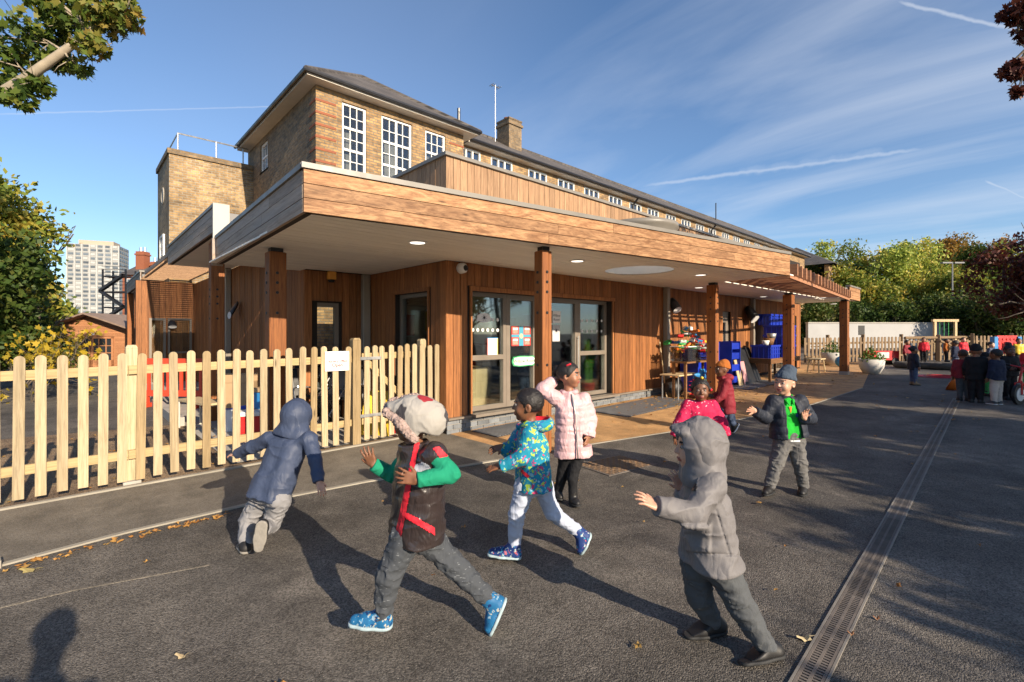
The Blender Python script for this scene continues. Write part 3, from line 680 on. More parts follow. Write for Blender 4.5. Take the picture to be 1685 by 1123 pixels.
def sash(parent, along, fixed, a0, a1, z0, z1, cols, rows, face=-1, bars=(), fr=.06, glz=.019, panes=True, sill=True):
    """white timber window: frame and glazing bars, panes as pieces"""
    def bx(p0, p1, c0, c1, d0, d1):
        lo, hi = sorted((fixed + face * d0, fixed + face * d1))
        return ((p0, lo, c0), (p1, hi, c1)) if along == 'x' else ((lo, p0, c0), (hi, p1, c1))
    m = MB()
    m.box(*bx(a0, a0 + fr, z0, z1, .0, .05)); m.box(*bx(a1 - fr, a1, z0, z1, 0, .05)); m.box(*bx(a0 + fr, a1 - fr, z1 - fr, z1, 0, .05)); m.box(*bx(a0 + fr, a1 - fr, z0, z0 + fr, 0, .05))
    ca, cz = np.linspace(a0 + fr, a1 - fr, cols + 1), np.linspace(z0 + fr, z1 - fr, rows + 1)
    for i, c in enumerate(ca[1:-1]):
        k = glz * (3.2 if ('v', i + 1) in bars else 1); m.box(*bx(c - k / 2, c + k / 2, z0 + fr, z1 - fr, .002, .038 if k == glz else .048))
    for i, c in enumerate(cz[1:-1]):
        k = glz * (3.2 if ('h', i + 1) in bars else 1); m.box(*bx(a0 + fr, a1 - fr, c - k / 2, c + k / 2, .004, .036 if k == glz else .046))
    if sill: m.box(*bx(a0 - .06, a1 + .06, z0 - .06, z0 - .003, 0, .10))
    o = build(m, 'window', M_WHITE, parent)
    lo, hi = sorted((fixed + face * .006, fixed + face * .014))
    if panes:
        for i in range(cols):
            for j in range(rows):
                p0, p1, c0, c1 = ca[i] + .004, ca[i + 1] - .004, cz[j] + .004, cz[j + 1] - .004
                if along == 'x': piece('pane', (p0, lo, c0), (p1, hi, c1), M_GLASSB, o)
                else: piece('pane', (lo, p0, c0), (hi, p1, c1), M_GLASSB, o)
    else:
        build(MB().box(*bx(a0 + .03, a1 - .03, z0 + .03, z1 - .03, .006, .012)), 'pane', M_GLASSB, o)
    return o
# block: walls with openings, flat panels added behind to stand for the dim rooms
xy = lambda u, Y: float(onY(u, 300, Y)[0])
W1 = (xy(563, BY), xy(603, BY), 5.75, 7.62); W2 = (xy(628, BY), xy(678, BY), 5.55, 7.62); W3 = (xy(700, BY), xy(733, BY), 5.75, 7.62)
wb1 = wallbox('wall', SB, 'x', BY, BX0, BX1, 0, BZ, M_BRICK, .3, [W1, W2, W3])
yside = lambda u: float(onX(u, 250, BX0)[1])
WS = (yside(440.5), yside(428), 6.75, 7.65)
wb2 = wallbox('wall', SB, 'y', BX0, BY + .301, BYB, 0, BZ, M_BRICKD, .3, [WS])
mb = MB(); mb.box((BX0 - .0, BY, 0), (BX0 + .001, BY + .3, BZ)); 
wb3 = wallbox('wall', SB, 'y', BX1, BY + .301, BYB, 0, BZ, M_BRICK, .3, inward=-1)
sash(SB, 'x', BY + .10, *W1, 3, 6, bars=(('h', 2), ('h', 4))); sash(SB, 'x', BY + .10, *W2, 4, 6, bars=(('h', 2), ('h', 4), ('v', 2))); sash(SB, 'x', BY + .10, *W3, 3, 6, bars=(('h', 2), ('h', 4)))
sash(SB, 'y', BX0 + .10, *WS, 3, 2, bars=(('h', 1),))
for q in (W1, W2, W3): build(MB().box((q[0] - .2, BY + .9, q[2] - .3), (q[1] + .2, BY + .95, q[3] + .3)), 'room_backing', M_DARKIN, SB)
build(MB().box((BX0 + .9, WS[0] - .3, 6.5), (BX0 + .95, WS[1] + .3, 7.75)), 'room_backing', M_DARKIN, SB)
# red brick bands at the corners
for k in range(8):
    z = 7.42 - k * .31
    piece('quoin_band', (BX0 - .012, BY - .012, z), (BX0 + .52, BY + .0, z + .058), M_REDBR, wb1); piece('quoin_band', (BX0 - .012, BY + .0005, z), (BX0 + .0, BY + .42, z + .058), M_REDBR, wb2)
    piece('quoin_band', (BX1 - .55, BY - .012, z), (BX1 + .012, BY + .0, z + .058), M_REDBR, wb1)
def eaves(x0, x1, y0, y1, z, ov, sides, name='eaves'):
    m = MB(); m.box((x0 - (ov if 'w' in sides else 0), y0 - ov, z), (x1 + (ov if 'e' in sides else 0), y1, z + .09)); return build(m, name, M_SOFW, SB)
eaves(BX0, BX1, BY, BYB, BZ, .34, 'we')
def gutter(pts, r=.055):
    m = MB(); m.tube(pts, r, 8); return build(m, 'gutter', M_GUTTER, SB)
ov = .40
gutter([(BX0 - ov, BYB, BZ + .09), (BX0 - ov, BY - ov, BZ + .09), (BX1 + ov, BY - ov, BZ + .09), (BX1 + ov, BY + .8, BZ + .09)])
rz0, rzz, yr = BZ + .11, 9.75, BY + 2.3; xm = (BX0 + BX1) / 2; o_ = .38
rf = MB(); a, b, c, d = (BX0 - o_, BY - o_, rz0), (BX1 + o_, BY - o_, rz0), (BX1 + o_, BYB, rz0), (BX0 - o_, BYB, rz0); e, f_ = (xm, yr, rzz), (xm, BYB, rzz)
rf.poly([a, b, e]); rf.poly([b, c, f_, e]); rf.poly([d, a, e, f_]); rf.poly([a, d, c, b]); rf.poly([c, d, f_])
roof1 = build(rf, 'roof', M_TILE, SB)
hp = MB(); hp.tube([a, e, f_], .07, 6); hp.tube([b, e], .07, 6); build(hp, 'ridge_tiles', M_TILE, roof1)
# long wing
wins = [775, 826, 885, 932, 974, 1013, 1046, 1075, 1104, 1129, 1152, 1172, 1194, 1212, 1229, 1246, 1260, 1272]
WH = []
for u in wins:
    xc = xy(u, WGY); WH.append((xc - .52, xc + .52, 6.55, 7.78))
    if u == 775: WH[-1] = (BX1 + .28, xc + .42, 6.55, 7.78)
WBZ = 7.86
ww = wallbox('wall', SB, 'x', WGY, BX1 + .001, WGX1, 0, WBZ, M_BRICK, .3, WH)
for q in WH:
    sash(SB, 'x', WGY + .06, *q, 3, 2, bars=(('v', 1), ('v', 2)), panes=q[0] < 24, sill=True)
build(MB().box((BX1 + .1, WGY + .7, 6.2), (WGX1, WGY + .75, WBZ)), 'room_backing', M_DARKIN, SB)  # one added panel stands for the dim rooms along the wing
build(MB().box((WGX1 - .3, WGY + .301, 0), (WGX1, 18, WBZ)), 'wall', M_BRICK, SB)
m = MB(); m.box((BX1 + .47, WGY - .32, WBZ), (WGX1 + .3, WGY + .3, WBZ + .08)); build(m, 'eaves', M_SOFW, SB)
gutter([(BX1 + .5, WGY - .38, WBZ + .08), (WGX1 + .3, WGY - .38, WBZ + .08)])
rf = MB(); ya, yb_, yc, za, zr = WGY - .36, 15.6, 18.2, WBZ + .09, 9.8
rf.poly([(BX1 - .3, ya, za), (WGX1 + .4, ya, za), (WGX1 - 2, yb_, zr), (xm, yb_, zr)]); rf.poly([(WGX1 + .4, yc, za), (xm, yc, za), (xm, yb_, zr), (WGX1 - 2, yb_, zr)]); rf.poly([(WGX1 + .4, ya, za), (WGX1 + .4, yc, za), (WGX1 - 2, yb_, zr)])
roof2 = build(rf, 'roof', M_TILE, SB)
build(MB().tube([(xm, yb_, zr), (WGX1 - 2, yb_, zr), (WGX1 + .4, ya, za)], .08, 6), 'ridge_tiles', M_TILE, roof2)
# far return of the wing with its own hipped roof
X5, X6 = WGX1 + .6, WGX1 + 9
wallbox('wall', SB, 'x', WGY - 1.6, X5, X6, 0, 7.2, M_BRICK, .3); 
rf = MB(); rf.poly([(X5 - .5, WGY - 2.1, 7.25), (X6 + .5, WGY - 2.1, 7.25), ((X5 + X6) / 2, 15, 9.6)]); rf.poly([(X5 - .5, 18, 7.25), (X5 - .5, WGY - 2.1, 7.25), ((X5 + X6) / 2, 15, 9.6)]); rf.poly([(X6 + .5, WGY - 2.1, 7.25), (X6 + .5, 18, 7.25), ((X5 + X6) / 2, 15, 9.6)]); build(rf, 'roof', M_TILE, SB)
for i in range(4): sash(SB, 'x', WGY - 1.62, X5 + .8 + i * 2, X5 + 1.9 + i * 2, 5.6, 6.9, 3, 2, panes=False)
for xx in (xy(1039, WGY), xy(1168, WGY)): build(MB().tube([(xx, WGY - .36, WBZ + .02), (xx, WGY - .1, WBZ - .25), (xx, WGY - .1, 3)], .05, 8), 'downpipe', M_GUTTER, SB)
# chimney, mast, vent
chx = float(onY(838, 215, 15.0)[0])
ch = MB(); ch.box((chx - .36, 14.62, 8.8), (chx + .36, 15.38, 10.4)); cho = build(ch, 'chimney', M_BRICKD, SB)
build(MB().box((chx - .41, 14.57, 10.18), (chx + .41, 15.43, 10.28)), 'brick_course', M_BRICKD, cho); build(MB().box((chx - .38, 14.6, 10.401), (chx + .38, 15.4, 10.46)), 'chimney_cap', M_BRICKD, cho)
for dx in (-.15, .18): build(MB().lathe([(.1, 10.46), (.12, 10.58), (.11, 10.59), (.001, 10.54)], (chx + dx, 15, 0), 12), 'chimney_pot', M_REDBR, cho)
p = onY(815, 240, 15.0)
ms = MB(); ms.tube([(p[0], 15, 9.2), (p[0], 15, 11.75)], .016, 6); ms.tube([(p[0] - .22, 15, 11.7), (p[0] + .22, 15, 11.7)], .02, 5)
for k in (-.2, -.1, .1, .2): ms.tube([(p[0] + k, 14.85, 11.7), (p[0] + k, 15.15, 11.7)], .012, 4)
build(ms, 'aerial_mast', M_STEEL, SB)
build(MB().tube([(xy(755, 14.4), 14.4, 8.6), (xy(755, 14.4), 14.4, 9.85)], .06, 8), 'vent_pipe', M_GUTTER, SB)
build(MB().tube([(xy(1178, 15.4), 15.4, 9.4), (xy(1178, 15.4), 15.4, 10.9)], .04, 8), 'vent_pipe', M_GUTTER, SB)
# stair tower with flat roof and railing
TX0, TY, TZ = 2.24, 18.0, 7.05
ST = thing('brick_stair_tower', 'flat roofed brick stair tower with a handrail left of the tiled school', 'building', (3.4, 18, 0))
M_BRICKT = brickmat('tower_brick', (.38, .24, .105), (.19, .125, .065), (.28, .24, .18), dirt=.5)
build(MB().box((TX0, TY, 0), (BX0 - .001, 20.6, TZ)), 'wall', M_BRICKT, ST)
cp = MB(); cp.box((TX0 - .05, TY - .05, TZ + .001), (BX0 - .001, TY + .3, TZ + .16)); cp.box((TX0 - .05, TY + .301, TZ + .001), (TX0 + .3, 20.65, TZ + .16)); build(cp, 'coping', M_BRICKD, ST)
rl = MB()
for xx in (TX0 + .25, TX0 + 1.3, BX0 - .25): rl.tube([(xx, TY + .2, TZ + .15), (xx, TY + .2, TZ + .75)], .022, 6)
rl.tube([(TX0 + .25, 20.5, TZ + .75), (TX0 + .25, TY + .2, TZ + .75), (BX0 - .1, TY + .2, TZ + .75)], .025, 6); build(rl, 'handrail', M_STEEL, ST)
for (z0, z1) in ((3.4, 4.7), (1.6, 2.6), (5.0, 5.05)):
    if z1 - z0 > .2: sash(ST, 'y', TX0 - .001, 18.9, 19.7, z0, z1, 2, 4, panes=False, sill=True)
build(MB().lathe([(.001, -.01), (.2, -.01), (.22, -.03), (.28, -.02), (.28, .0)], (TX0 - .002, 19.3, 6.0), 20, axis='x'), 'round_window', M_CONC, ST)
w0 = sash(SB, 'y', BX0 - .051, 18.02 - .75, 18.02 - .12, 5.6, 6.7, 2, 3, panes=False) if False else None

# ---------------------------------------------------------------- camera-independent helpers for placing things by sight line
def gp(u, d, dz=0):
    p = CAMP + d * (fwd + (u - UC) / FPX * rgt); return Vector((p[0], p[1], gz(p[0]) + dz))
def fr_(p, rz=0): return Matrix.Translation(p) @ Matrix.Rotation(TH - R_(90) + rz, 4, 'Z')     # local x to the right of the view, local y away

# far apartment tower
M_TOWER = pm('pale_concrete_panels', (.29, .295, .285), .85, .08, .2, 0)
M_TWIN = pm('far_window', (.10, .12, .14), .3, .2, .3, 0, orand=.4)
M_TPAN = pm('white_panels', (.40, .40, .385), .8, .05, .2, 0)
p = gp(163, 330); AT = thing('apartment_tower', 'pale grey concrete apartment tower far away above the left trees', 'building', p)
Mt = fr_(p, R_(22)); HT = 61
build(MB().box((-14, -9, -3), (14, 9, HT), M=Mt), 'wall', M_TOWER, AT); build(MB().box((-9, -6, HT), (10, 6, HT + 3.2), M=Mt), 'roof_plant', pm('beige_plant_room', (.40, .33, .25), .85, .08, .2, 0), AT)
for k in range(8): piece('fin', (-14.2 + k * 3.97, -9.6, -3), (-13.6 + k * 3.97, -9.01, HT), M_TPAN, AT, Mt)
for fl in range(4, 22):
    z = fl * 2.78
    for k in range(7): piece('window', (-13.3 + k * 3.97, -9.25, z + .9), (-11.0 + k * 3.97 + random.choice((0, .6)), -9.02, z + 2.25), M_TWIN if random.random() < .75 else M_TPAN, AT, Mt)
    for k in range(5): piece('window', (14.02, -8 + k * 3.5, z + .9), (14.25, -5.9 + k * 3.5, z + 2.25), M_TWIN, AT, Mt)
    piece('slab_edge', (-14.3, -9.3, z + .0), (14.1, -9.011, z + .3), M_TPAN, AT, Mt)
# red brick houses beyond the cabin
def house(u, d, w, h, rh, lab, chim, dep=8, mat=M_REDBR, rz=0, name='brick_house'):
    p = gp(u, d); H = thing(name, lab, 'house', p); Mh = fr_(p, rz)
    build(MB().box((-w / 2, 0, 0), (w / 2, dep, h), M=Mh), 'wall', mat, H)
    r = MB(); r.add([tuple(Mh @ Vector(q)) for q in [(-w / 2 - .3, -.3, h), (w / 2 + .3, -.3, h), (w / 2 + .3, dep + .3, h), (-w / 2 - .3, dep + .3, h), (-w / 2 - .3, dep / 2, h + rh), (w / 2 + .3, dep / 2, h + rh)]], [(0, 1, 5, 4), (2, 3, 4, 5), (0, 4, 3), (1, 2, 5), (0, 3, 2, 1)]); build(r, 'roof', M_TILE, H)
    for (cx, cy, cw, ct) in chim:
        c = build(MB().box((cx - cw / 2, cy - cw / 2, h), (cx + cw / 2, cy + cw / 2, ct), M=Mh), 'chimney', mat, H)
        build(MB().box((cx - cw / 2 - .1, cy - cw / 2 - .1, ct - .5), (cx + cw / 2 + .1, cy + cw / 2 + .1, ct - .3), M=Mh), 'brick_course', mat, c)
        for k in (-.25, .25): 
            q = Mh @ Vector((cx + k * cw, cy, ct)); build(MB().lathe([(.16, 0), (.14, .6), (.001, .6)], q, 10), 'chimney_pot', M_STEEL, c)
    for k in range(max(1, int(w / 2.2))):
        x = -w / 2 + 1.1 + k * 2.2
        o = build(MB().box((x - .5, -.05, h - 1.9), (x + .5, -.011, h - .5), M=Mh), 'window', M_WHITE, H); build(MB().box((x - .42, -.07, h - 1.82), (x + .42, -.051, h - .58), M=Mh), 'pane', M_TWIN, o)
    return H
house(246, 62, 7.0, 9.0, 2.2, 'red brick house with tall square chimneys above the wooden cabin', [(-2.4, 2, 1.1, 12.3), (-.9, 2.5, 1.0, 11.0), (1.4, 2, 1.3, 11.6)])
# steel fire escape
p = gp(188, 46); FE = thing('steel_fire_escape', 'dark steel fire escape stair standing behind the wooden cabin', 'stair', p); Mf = fr_(p)
for (x, y) in ((-1.1, 0), (1.1, 0), (-1.1, 1.2), (1.1, 1.2)): piece('stanchion', (x - .06, y - .06, 0), (x + .06, y + .06, 7.6), M_GUTTER, FE, Mf)
for k in range(5):
    z = .9 + k * 1.5; piece('landing', (-1.2, 0, z), (1.2, 1.2, z + .12), M_GUTTER, FE, Mf)
    for j in range(3): piece('railing', (-1.2, -.03, z + .4 + j * .3), (1.2, .03, z + .44 + j * .3), M_GUTTER, FE, Mf)
    if k < 4:
        m = MB(); s = 1 if k % 2 else -1; m.add([tuple(Mf @ Vector(q)) for q in [(-s * 1.1, -.5, z), (-s * 1.1, -.1, z), (s * 1.1, -.1, z + 1.5), (s * 1.1, -.5, z + 1.5), (-s * 1.1, -.5, z + .25), (-s * 1.1, -.1, z + .25), (s * 1.1, -.1, z + 1.75), (s * 1.1, -.5, z + 1.75)]], [(0, 1, 2, 3), (4, 7, 6, 5), (0, 3, 7, 4), (1, 5, 6, 2)]); build(m, 'stair_flight', M_GUTTER, FE)
# wooden cabin with glazed doors
M_LOGS = wood('cabin_boards', (.52, .25, .12), (.38, .165, .075), 'x', .12, .7)
M_SHING = pm('cabin_roof_felt', (.24, .17, .13), .9, .2, 4, .3, 30)
p = gp(150, 20.5); CB = thing('wooden_cabin', 'small brown wooden cabin with glazed double doors and low gable roof', 'cabin', p); Mc = fr_(p, R_(6)); cw, ch_, cpk = 1.78, 1.62, 2.28
core = MB(); core.add([tuple(Mc @ Vector(q)) for q in [(-cw, .03, 0), (cw, .03, 0), (cw, .03, ch_), (0, .03, cpk), (-cw, .03, ch_), (-cw, 3, 0), (cw, 3, 0), (cw, 3, ch_), (0, 3, cpk), (-cw, 3, ch_)]], [(0, 1, 2, 3, 4), (9, 8, 7, 6, 5), (1, 6, 7, 2), (5, 0, 4, 9)]); wc_ = build(core, 'wall', M_LOGS, CB)
z = 0
while z < cpk - .06:
    hw = cw if z + .1 < ch_ else cw * (cpk - z - .1) / (cpk - ch_)
    if z < 1.36: piece('board', (-cw, 0, z + .006), (-.92, .029, z + .105), M_LOGS, wc_, Mc); piece('board', (.92, 0, z + .006), (cw, .029, z + .105), M_LOGS, wc_, Mc)
    else: piece('board', (-hw, 0, z + .006), (hw, .029, z + .105), M_LOGS, wc_, Mc)
    z += .105
for s in (-1, 1):
    r = MB(); r.add([tuple(Mc @ Vector(q)) for q in [(0, -.45, cpk + .02), (s * (cw + .35), -.45, ch_ - .10), (s * (cw + .35), 3.2, ch_ - .10), (0, 3.2, cpk + .02), (0, -.45, cpk + .09), (s * (cw + .35), -.45, ch_ - .03), (s * (cw + .35), 3.2, ch_ - .03), (0, 3.2, cpk + .09)]], [(0, 1, 2, 3), (4, 7, 6, 5), (0, 4, 5, 1), (1, 5, 6, 2)]); build(r, 'roof', M_SHING, CB)
    f = MB(); x0, x1 = (-.88, -.02) if s < 0 else (.02, .88)
    for (a0, a1, c0, c1) in ((x0, x0 + .07, 0, 1.34), (x1 - .07, x1, 0, 1.34), (x0, x1, 1.27, 1.34), (x0, x1, 0, .35)): f.box((a0, -.03, c0), (a1, .02, c1), M=Mc)
    for k in (1, 2): f.box((x0 + (x1 - x0) * k / 3 - .015, -.02, .35), (x0 + (x1 - x0) * k / 3 + .015, .01, 1.27), M=Mc)
    for k in (1, 2): f.box((x0, -.018, .35 + .92 * k / 3 - .015), (x1, .008, .35 + .92 * k / 3 + .015), M=Mc)
    d_ = build(f, 'door', M_LOGS, CB); build(MB().box((x0 + .06, .012, .34), (x1 - .06, .02, 1.28), M=Mc), 'pane', pm('cabin_glass', (.03, .035, .04), .1, .2, 3, 0), d_)
build(MB().box((-.13, -.01, 1.42), (.13, -.004, 1.52), M=Mc), 'name_plate', M_WHITE, CB)
f = MB(); f.box((-1.68, -.02, .55), (-1.12, .0, 1.25), M=Mc); o = build(f, 'window', M_LOGS, CB); build(MB().box((-1.62, -.028, .61), (-1.18, -.021, 1.19), M=Mc), 'pane', bpy.data.materials['cabin_glass'], o)
# ---------------------------------------------------------------- text helper
def text_mesh(s, size, bold=0.0):
    cu = bpy.data.curves.new('txt', 'FONT'); cu.body = s; cu.size = size; cu.align_x = 'CENTER'; cu.align_y = 'CENTER'; cu.extrude = .0006; cu.offset = bold; cu.resolution_u = 3
    ob = bpy.data.objects.new('txt', cu); COL.objects.link(ob)
    me = bpy.data.meshes.new_from_object(ob.evaluated_get(bpy.context.evaluated_depsgraph_get())); bpy.data.objects.remove(ob); return me
def put_text(s, size, M_, mat, parent, bold=0.0, name='lettering'):
    o = link(name, text_mesh(s, size, bold), mat, None); o.matrix_basis = M_; return setpar(o, parent)
def facing_y(p): return Matrix.Translation(p) @ Matrix.Rotation(R_(90), 4, 'X')      # text standing on a plane that faces -Y
M_MAROON = pm('maroon_ink', (.20, .02, .03), .8, .05, 5, 0)

# ---------------------------------------------------------------- picket fence in front
FY = 6.0
FN = thing('picket_fence', 'pale new timber picket fence across the front of the mulch bed', 'fence', (1.5, FY, 0))
def picket_mesh(w, h, t):
    """flat picket with a rounded top, base at z=0"""
    pts = [(-w / 2, 0), (w / 2, 0), (w / 2, h - w / 2)] + [(w / 2 * math.cos(a), h - w / 2 + w / 2 * math.sin(a)) for a in np.linspace(.35, math.pi - .35, 6)] + [(-w / 2, h - w / 2)]
    n = len(pts); m = MB(); m.add([(x, -t / 2, z) for x, z in pts] + [(x, t / 2, z) for x, z in pts], [tuple(range(n)), tuple(range(2 * n - 1, n - 1, -1))] + [((i + 1) % n, i, n + i, n + (i + 1) % n) for i in range(n)])
    me = m.mesh('picket'); me.materials.append(M_PICK); return me
PK = [picket_mesh(.074, h, .022) for h in (1.25, 1.255, 1.24)]
def picket(x, y, parent, dz=.055, tilt=None, rz=0, me=None):
    o = bpy.data.objects.new('picket', me or random.choice(PK)); COL.objects.link(o); o.location = (x, y, gz(x) + dz + random.uniform(-.008, .008)); o.rotation_euler = (random.gauss(0, .006), tilt if tilt is not None else random.gauss(0, .007), rz)
    return setpar(o, parent)
xs = [-.334 + .141 * k for k in range(-9, 22)]
for x in xs: picket(x, FY, FN)
def rail(x0, x1, zc, y, parent, h=.085, t=.038, nm='rail'):
    m = MB(); z0, z1 = gz(x0) + zc, gz(x1) + zc; vs = []
    for (x, z) in ((x0, z0), (x1, z1)): vs += [(x, y, z - h / 2), (x, y + t, z - h / 2), (x, y + t, z + h / 2), (x, y, z + h / 2)]
    m.add(vs, [(0, 1, 2, 3), (7, 6, 5, 4), (0, 4, 5, 1), (1, 5, 6, 2), (2, 6, 7, 3), (3, 7, 4, 0)]); return build(m, nm, M_RAIL, parent)
for zc in (1.135, .30):
    rail(-1.75, .42, zc, FY + .0125, FN); rail(.424, 2.70, zc, FY + .0125, FN)
def fpost(x, y, h, parent, w=.098):
    m = MB(); m.cbox((x - w / 2, y, -.2), (x + w / 2, y + w, h - .03), .004)
    m.add([(x - w / 2, y, h - .03), (x + w / 2, y, h - .03), (x + w / 2, y + w, h - .03), (x - w / 2, y + w, h - .03), (x - w / 3, y + .01, h), (x + w / 3, y + .01, h), (x + w / 3, y + w - .01, h), (x - w / 3, y + w - .01, h)], [(4, 5, 6, 7), (0, 1, 5, 4), (1, 2, 6, 5), (2, 3, 7, 6), (3, 0, 4, 7)])
    return build(m, 'fence_post', M_PICK, parent)
fpost(.45, FY + .052, 1.385, FN); fpost(-1.6, FY + .052, 1.37, FN); fpost(2.76, FY - .02, 1.44, FN, .11)
sheet_c = build(MB().box((.38, FY - .01, -.05), (.52, FY + .16, .045)), 'post_footing', M_CONC, FN)
# the gate and the last pickets by the wall
GT = thing('garden_gate', 'timber picket gate with a diagonal brace beside the brown clad corner', 'gate', (3.3, FY, 0))
gx = [2.90 + .118 * k for k in range(7)]
for x in gx: picket(x, FY - .005 - (x - 2.9) * .05, GT, dz=.06)
for zc in (1.16, .30): rail(2.84, 3.68, zc, FY + .009, GT)
br = MB(); z0, z1 = 1.13, .36
br.add([(2.88, FY + .01, gz(3) + z0 - .05), (2.88, FY + .05, gz(3) + z0 - .05), (2.88, FY + .05, gz(3) + z0 + .05), (2.88, FY + .01, gz(3) + z0 + .05), (3.66, FY + .01, gz(3) + z1 - .05), (3.66, FY + .05, gz(3) + z1 - .05), (3.66, FY + .05, gz(3) + z1 + .05), (3.66, FY + .01, gz(3) + z1 + .05)], [(0, 1, 2, 3), (7, 6, 5, 4), (0, 4, 5, 1), (1, 5, 6, 2), (2, 6, 7, 3), (3, 7, 4, 0)]); build(br, 'brace', M_RAIL, GT)
for zc in (1.12, .36): build(MB().box((2.80, FY - .03, zc + .03), (3.1, FY - .021, zc + .07)), 'hinge', M_STEEL, GT)
FR = thing('fence_return', 'short picket fence panel closing the gap between gate and wall', 'fence', (3.85, FY, 0))
fpost(3.76, FY - .03, 1.42, FR)
for k, x in enumerate((3.70, 3.83, 3.925)): picket(x, FY - .075 - k * .03, FR, dz=.05)
for zc in (1.16, .30): rail(3.82, 3.96, zc, FY - .05, FR)
# paper notice on the fence
NT = thing('notice', 'white laminated paper notice reading Nursery Office Open on the picket fence', 'notice', (2.42, FY - .02, 1.2))
pa, pb = onY(535, 579, FY - .016), onY(574.5, 609.5, FY - .016)
build(MB().box((pa[0], FY - .0165, pb[2]), (pb[0], FY - .0145, pa[2])), 'sheet', M_PAPER, NT)
cx_, cz_ = (pa[0] + pb[0]) / 2, (pa[2] + pb[2]) / 2; s_ = (pb[0] - pa[0])
put_text('Nursery Office', s_ * .135, facing_y((cx_, FY - .0185, cz_ - .0)), M_MAROON, NT, .0005); put_text('Open', s_ * .20, facing_y((cx_, FY - .0185, cz_ - .052)), M_MAROON, NT, .001)
build(MB().box((cx_ - s_ * .37, FY - .0185, cz_ - .016), (cx_ + s_ * .37, FY - .0172, cz_ - .014)), 'underline', M_MAROON, NT)
build(MB().lathe([(.009, -.0005), (.013, -.0005)], (cx_, FY - .0175, cz_ + .055), 16, axis='y'), 'crest', pm('faint_ink', (.55, .5, .55), .8, .02, 4, 0), NT)

# ---------------------------------------------------------------- drain channel with grates
M_GRATE = pm('rusty_grate', (.125, .105, .088), .7, .45, 5, .3, 60, orand=.2)
M_CHAN = pm('channel_edge', (.21, .19, .165), .8, .2, 6, .3, 60)
dA, dB = Vector((1.2, .597, 0)), Vector((13.4, 1.03, 0)); dv_ = (dB - dA).normalized(); dn_ = Vector((-dv_.y, dv_.x, 0))
DC = thing('drainage_channel', 'long narrow drainage channel with slotted rusty grates across the tarmac', 'drain', dA)
Md = Matrix.Translation(dA) @ Matrix.Rotation(math.atan2(dv_.y, dv_.x), 4, 'Z') @ Matrix.Shear('XY', 4, (0, 0)) if False else Matrix.Translation(dA) @ Matrix.Rotation(math.atan2(dv_.y, dv_.x), 4, 'Z') @ Matrix.Rotation(-math.atan(GS), 4, 'Y')
Md.translation.z = gz(dA.x)
Ld = (dB - dA).length; DW = .050
e = MB(); e.box((0, DW, -.05), (Ld, DW + .010, .008), M=Md); build(e, 'edge_rail', M_CHAN, DC); e = MB(); e.box((0, -DW - .010, -.05), (Ld, -DW, .008), M=Md); build(e, 'edge_rail', M_CHAN, DC)
build(MB().box((0, -DW, -.05), (Ld, DW, .0015), M=Md), 'channel', M_BLACK, DC)
gm = MB(); gl_ = .498
gm.box((0, -DW + .002, .002), (gl_, -DW + .014, .007)); gm.box((0, DW - .014, .002), (gl_, DW - .002, .007)); gm.box((0, -.006, .002), (gl_, .006, .0066))
k = 0.004
while k < gl_ - .01: gm.box((k, -DW + .014, .002), (k + .011, -.006, .0064)); gm.box((k, .006, .002), (k + .011, DW - .014, .0064)); k += .021
gme = gm.mesh('grate'); gme.materials.append(M_GRATE)
for k in range(int(Ld / .5)):
    o = bpy.data.objects.new('grate', gme); COL.objects.link(o); o.matrix_basis = Md @ Matrix.Translation((k * .5, 0, 0)); setpar(o, DC)
# manhole cover, brown checker plate
p = ground_at(1012, 765); MH = thing('manhole_cover', 'rusty brown square manhole cover set in the tarmac', 'manhole cover', p)
Mm = Matrix.Translation((p[0], p[1], gz(p[0]))) @ Matrix.Rotation(R_(-8), 4, 'Z')
build(MB().box((-.36, -.26, -.02), (.36, .26, .004), M=Mm), 'frame', M_GRATE, MH)
cm = MB()
M_MH = pm('manhole_plate', (.20, .125, .07), .6, .3, 9, .2, 60)
for i in range(15):
    for j in range(11):
        a, b = -.33 + i * .045, -.235 + j * .0437
        if (i + j) % 2: cm.box((a, b, .004), (a + .036, b + .010, .0085), M=Mm); cm.box((a, b + .016, .004), (a + .036, b + .026, .0085), M=Mm)
        else: cm.box((a, b, .004), (a + .010, b + .034, .0085), M=Mm); cm.box((a + .016, b, .004), (a + .026, b + .034, .0085), M=Mm)
tag(build(cm, 'tread_pattern', M_MH, MH), kind='stuff')
# ribbed entrance mats
M_MAT = pm('mat_rib', (.20, .20, .205), .6, .15, 8, .1, 50); M_MATD = pm('mat_base', (.04, .04, .042), .9, .1)
def mat_(name, x0, x1, y0, y1, lab):
    o = thing(name, lab, 'door mat', ((x0 + x1) / 2, (y0 + y1) / 2, gz(x0))); Mx = Matrix.Rotation(-math.atan(GS), 4, 'Y')
    build(MB().box((x0, y0, .006), (x1, y1, .012), M=Mx), 'mat_base', M_MATD, o)
    rb = MB(); x = x0 + .01
    while x < x1 - .02: rb.box((x, y0 + .01, .0121), (x + .026, y1 - .01, .019), M=Mx); x += .05
    tag(build(rb, 'rib', M_MAT, o), kind='stuff')
mat_('entrance_mat', 4.35, 5.6, 5.02, 5.60, 'grey ribbed mat in front of the left glazed door')
mat_('entrance_mat', 6.9, 9.4, 4.60, 5.50, 'long grey ribbed mat on the orange paving right of the glazed doors')
mat_('entrance_mat', 11.9, 14.4, 4.55, 5.3, 'grey ribbed mat beside the stacked black boards')

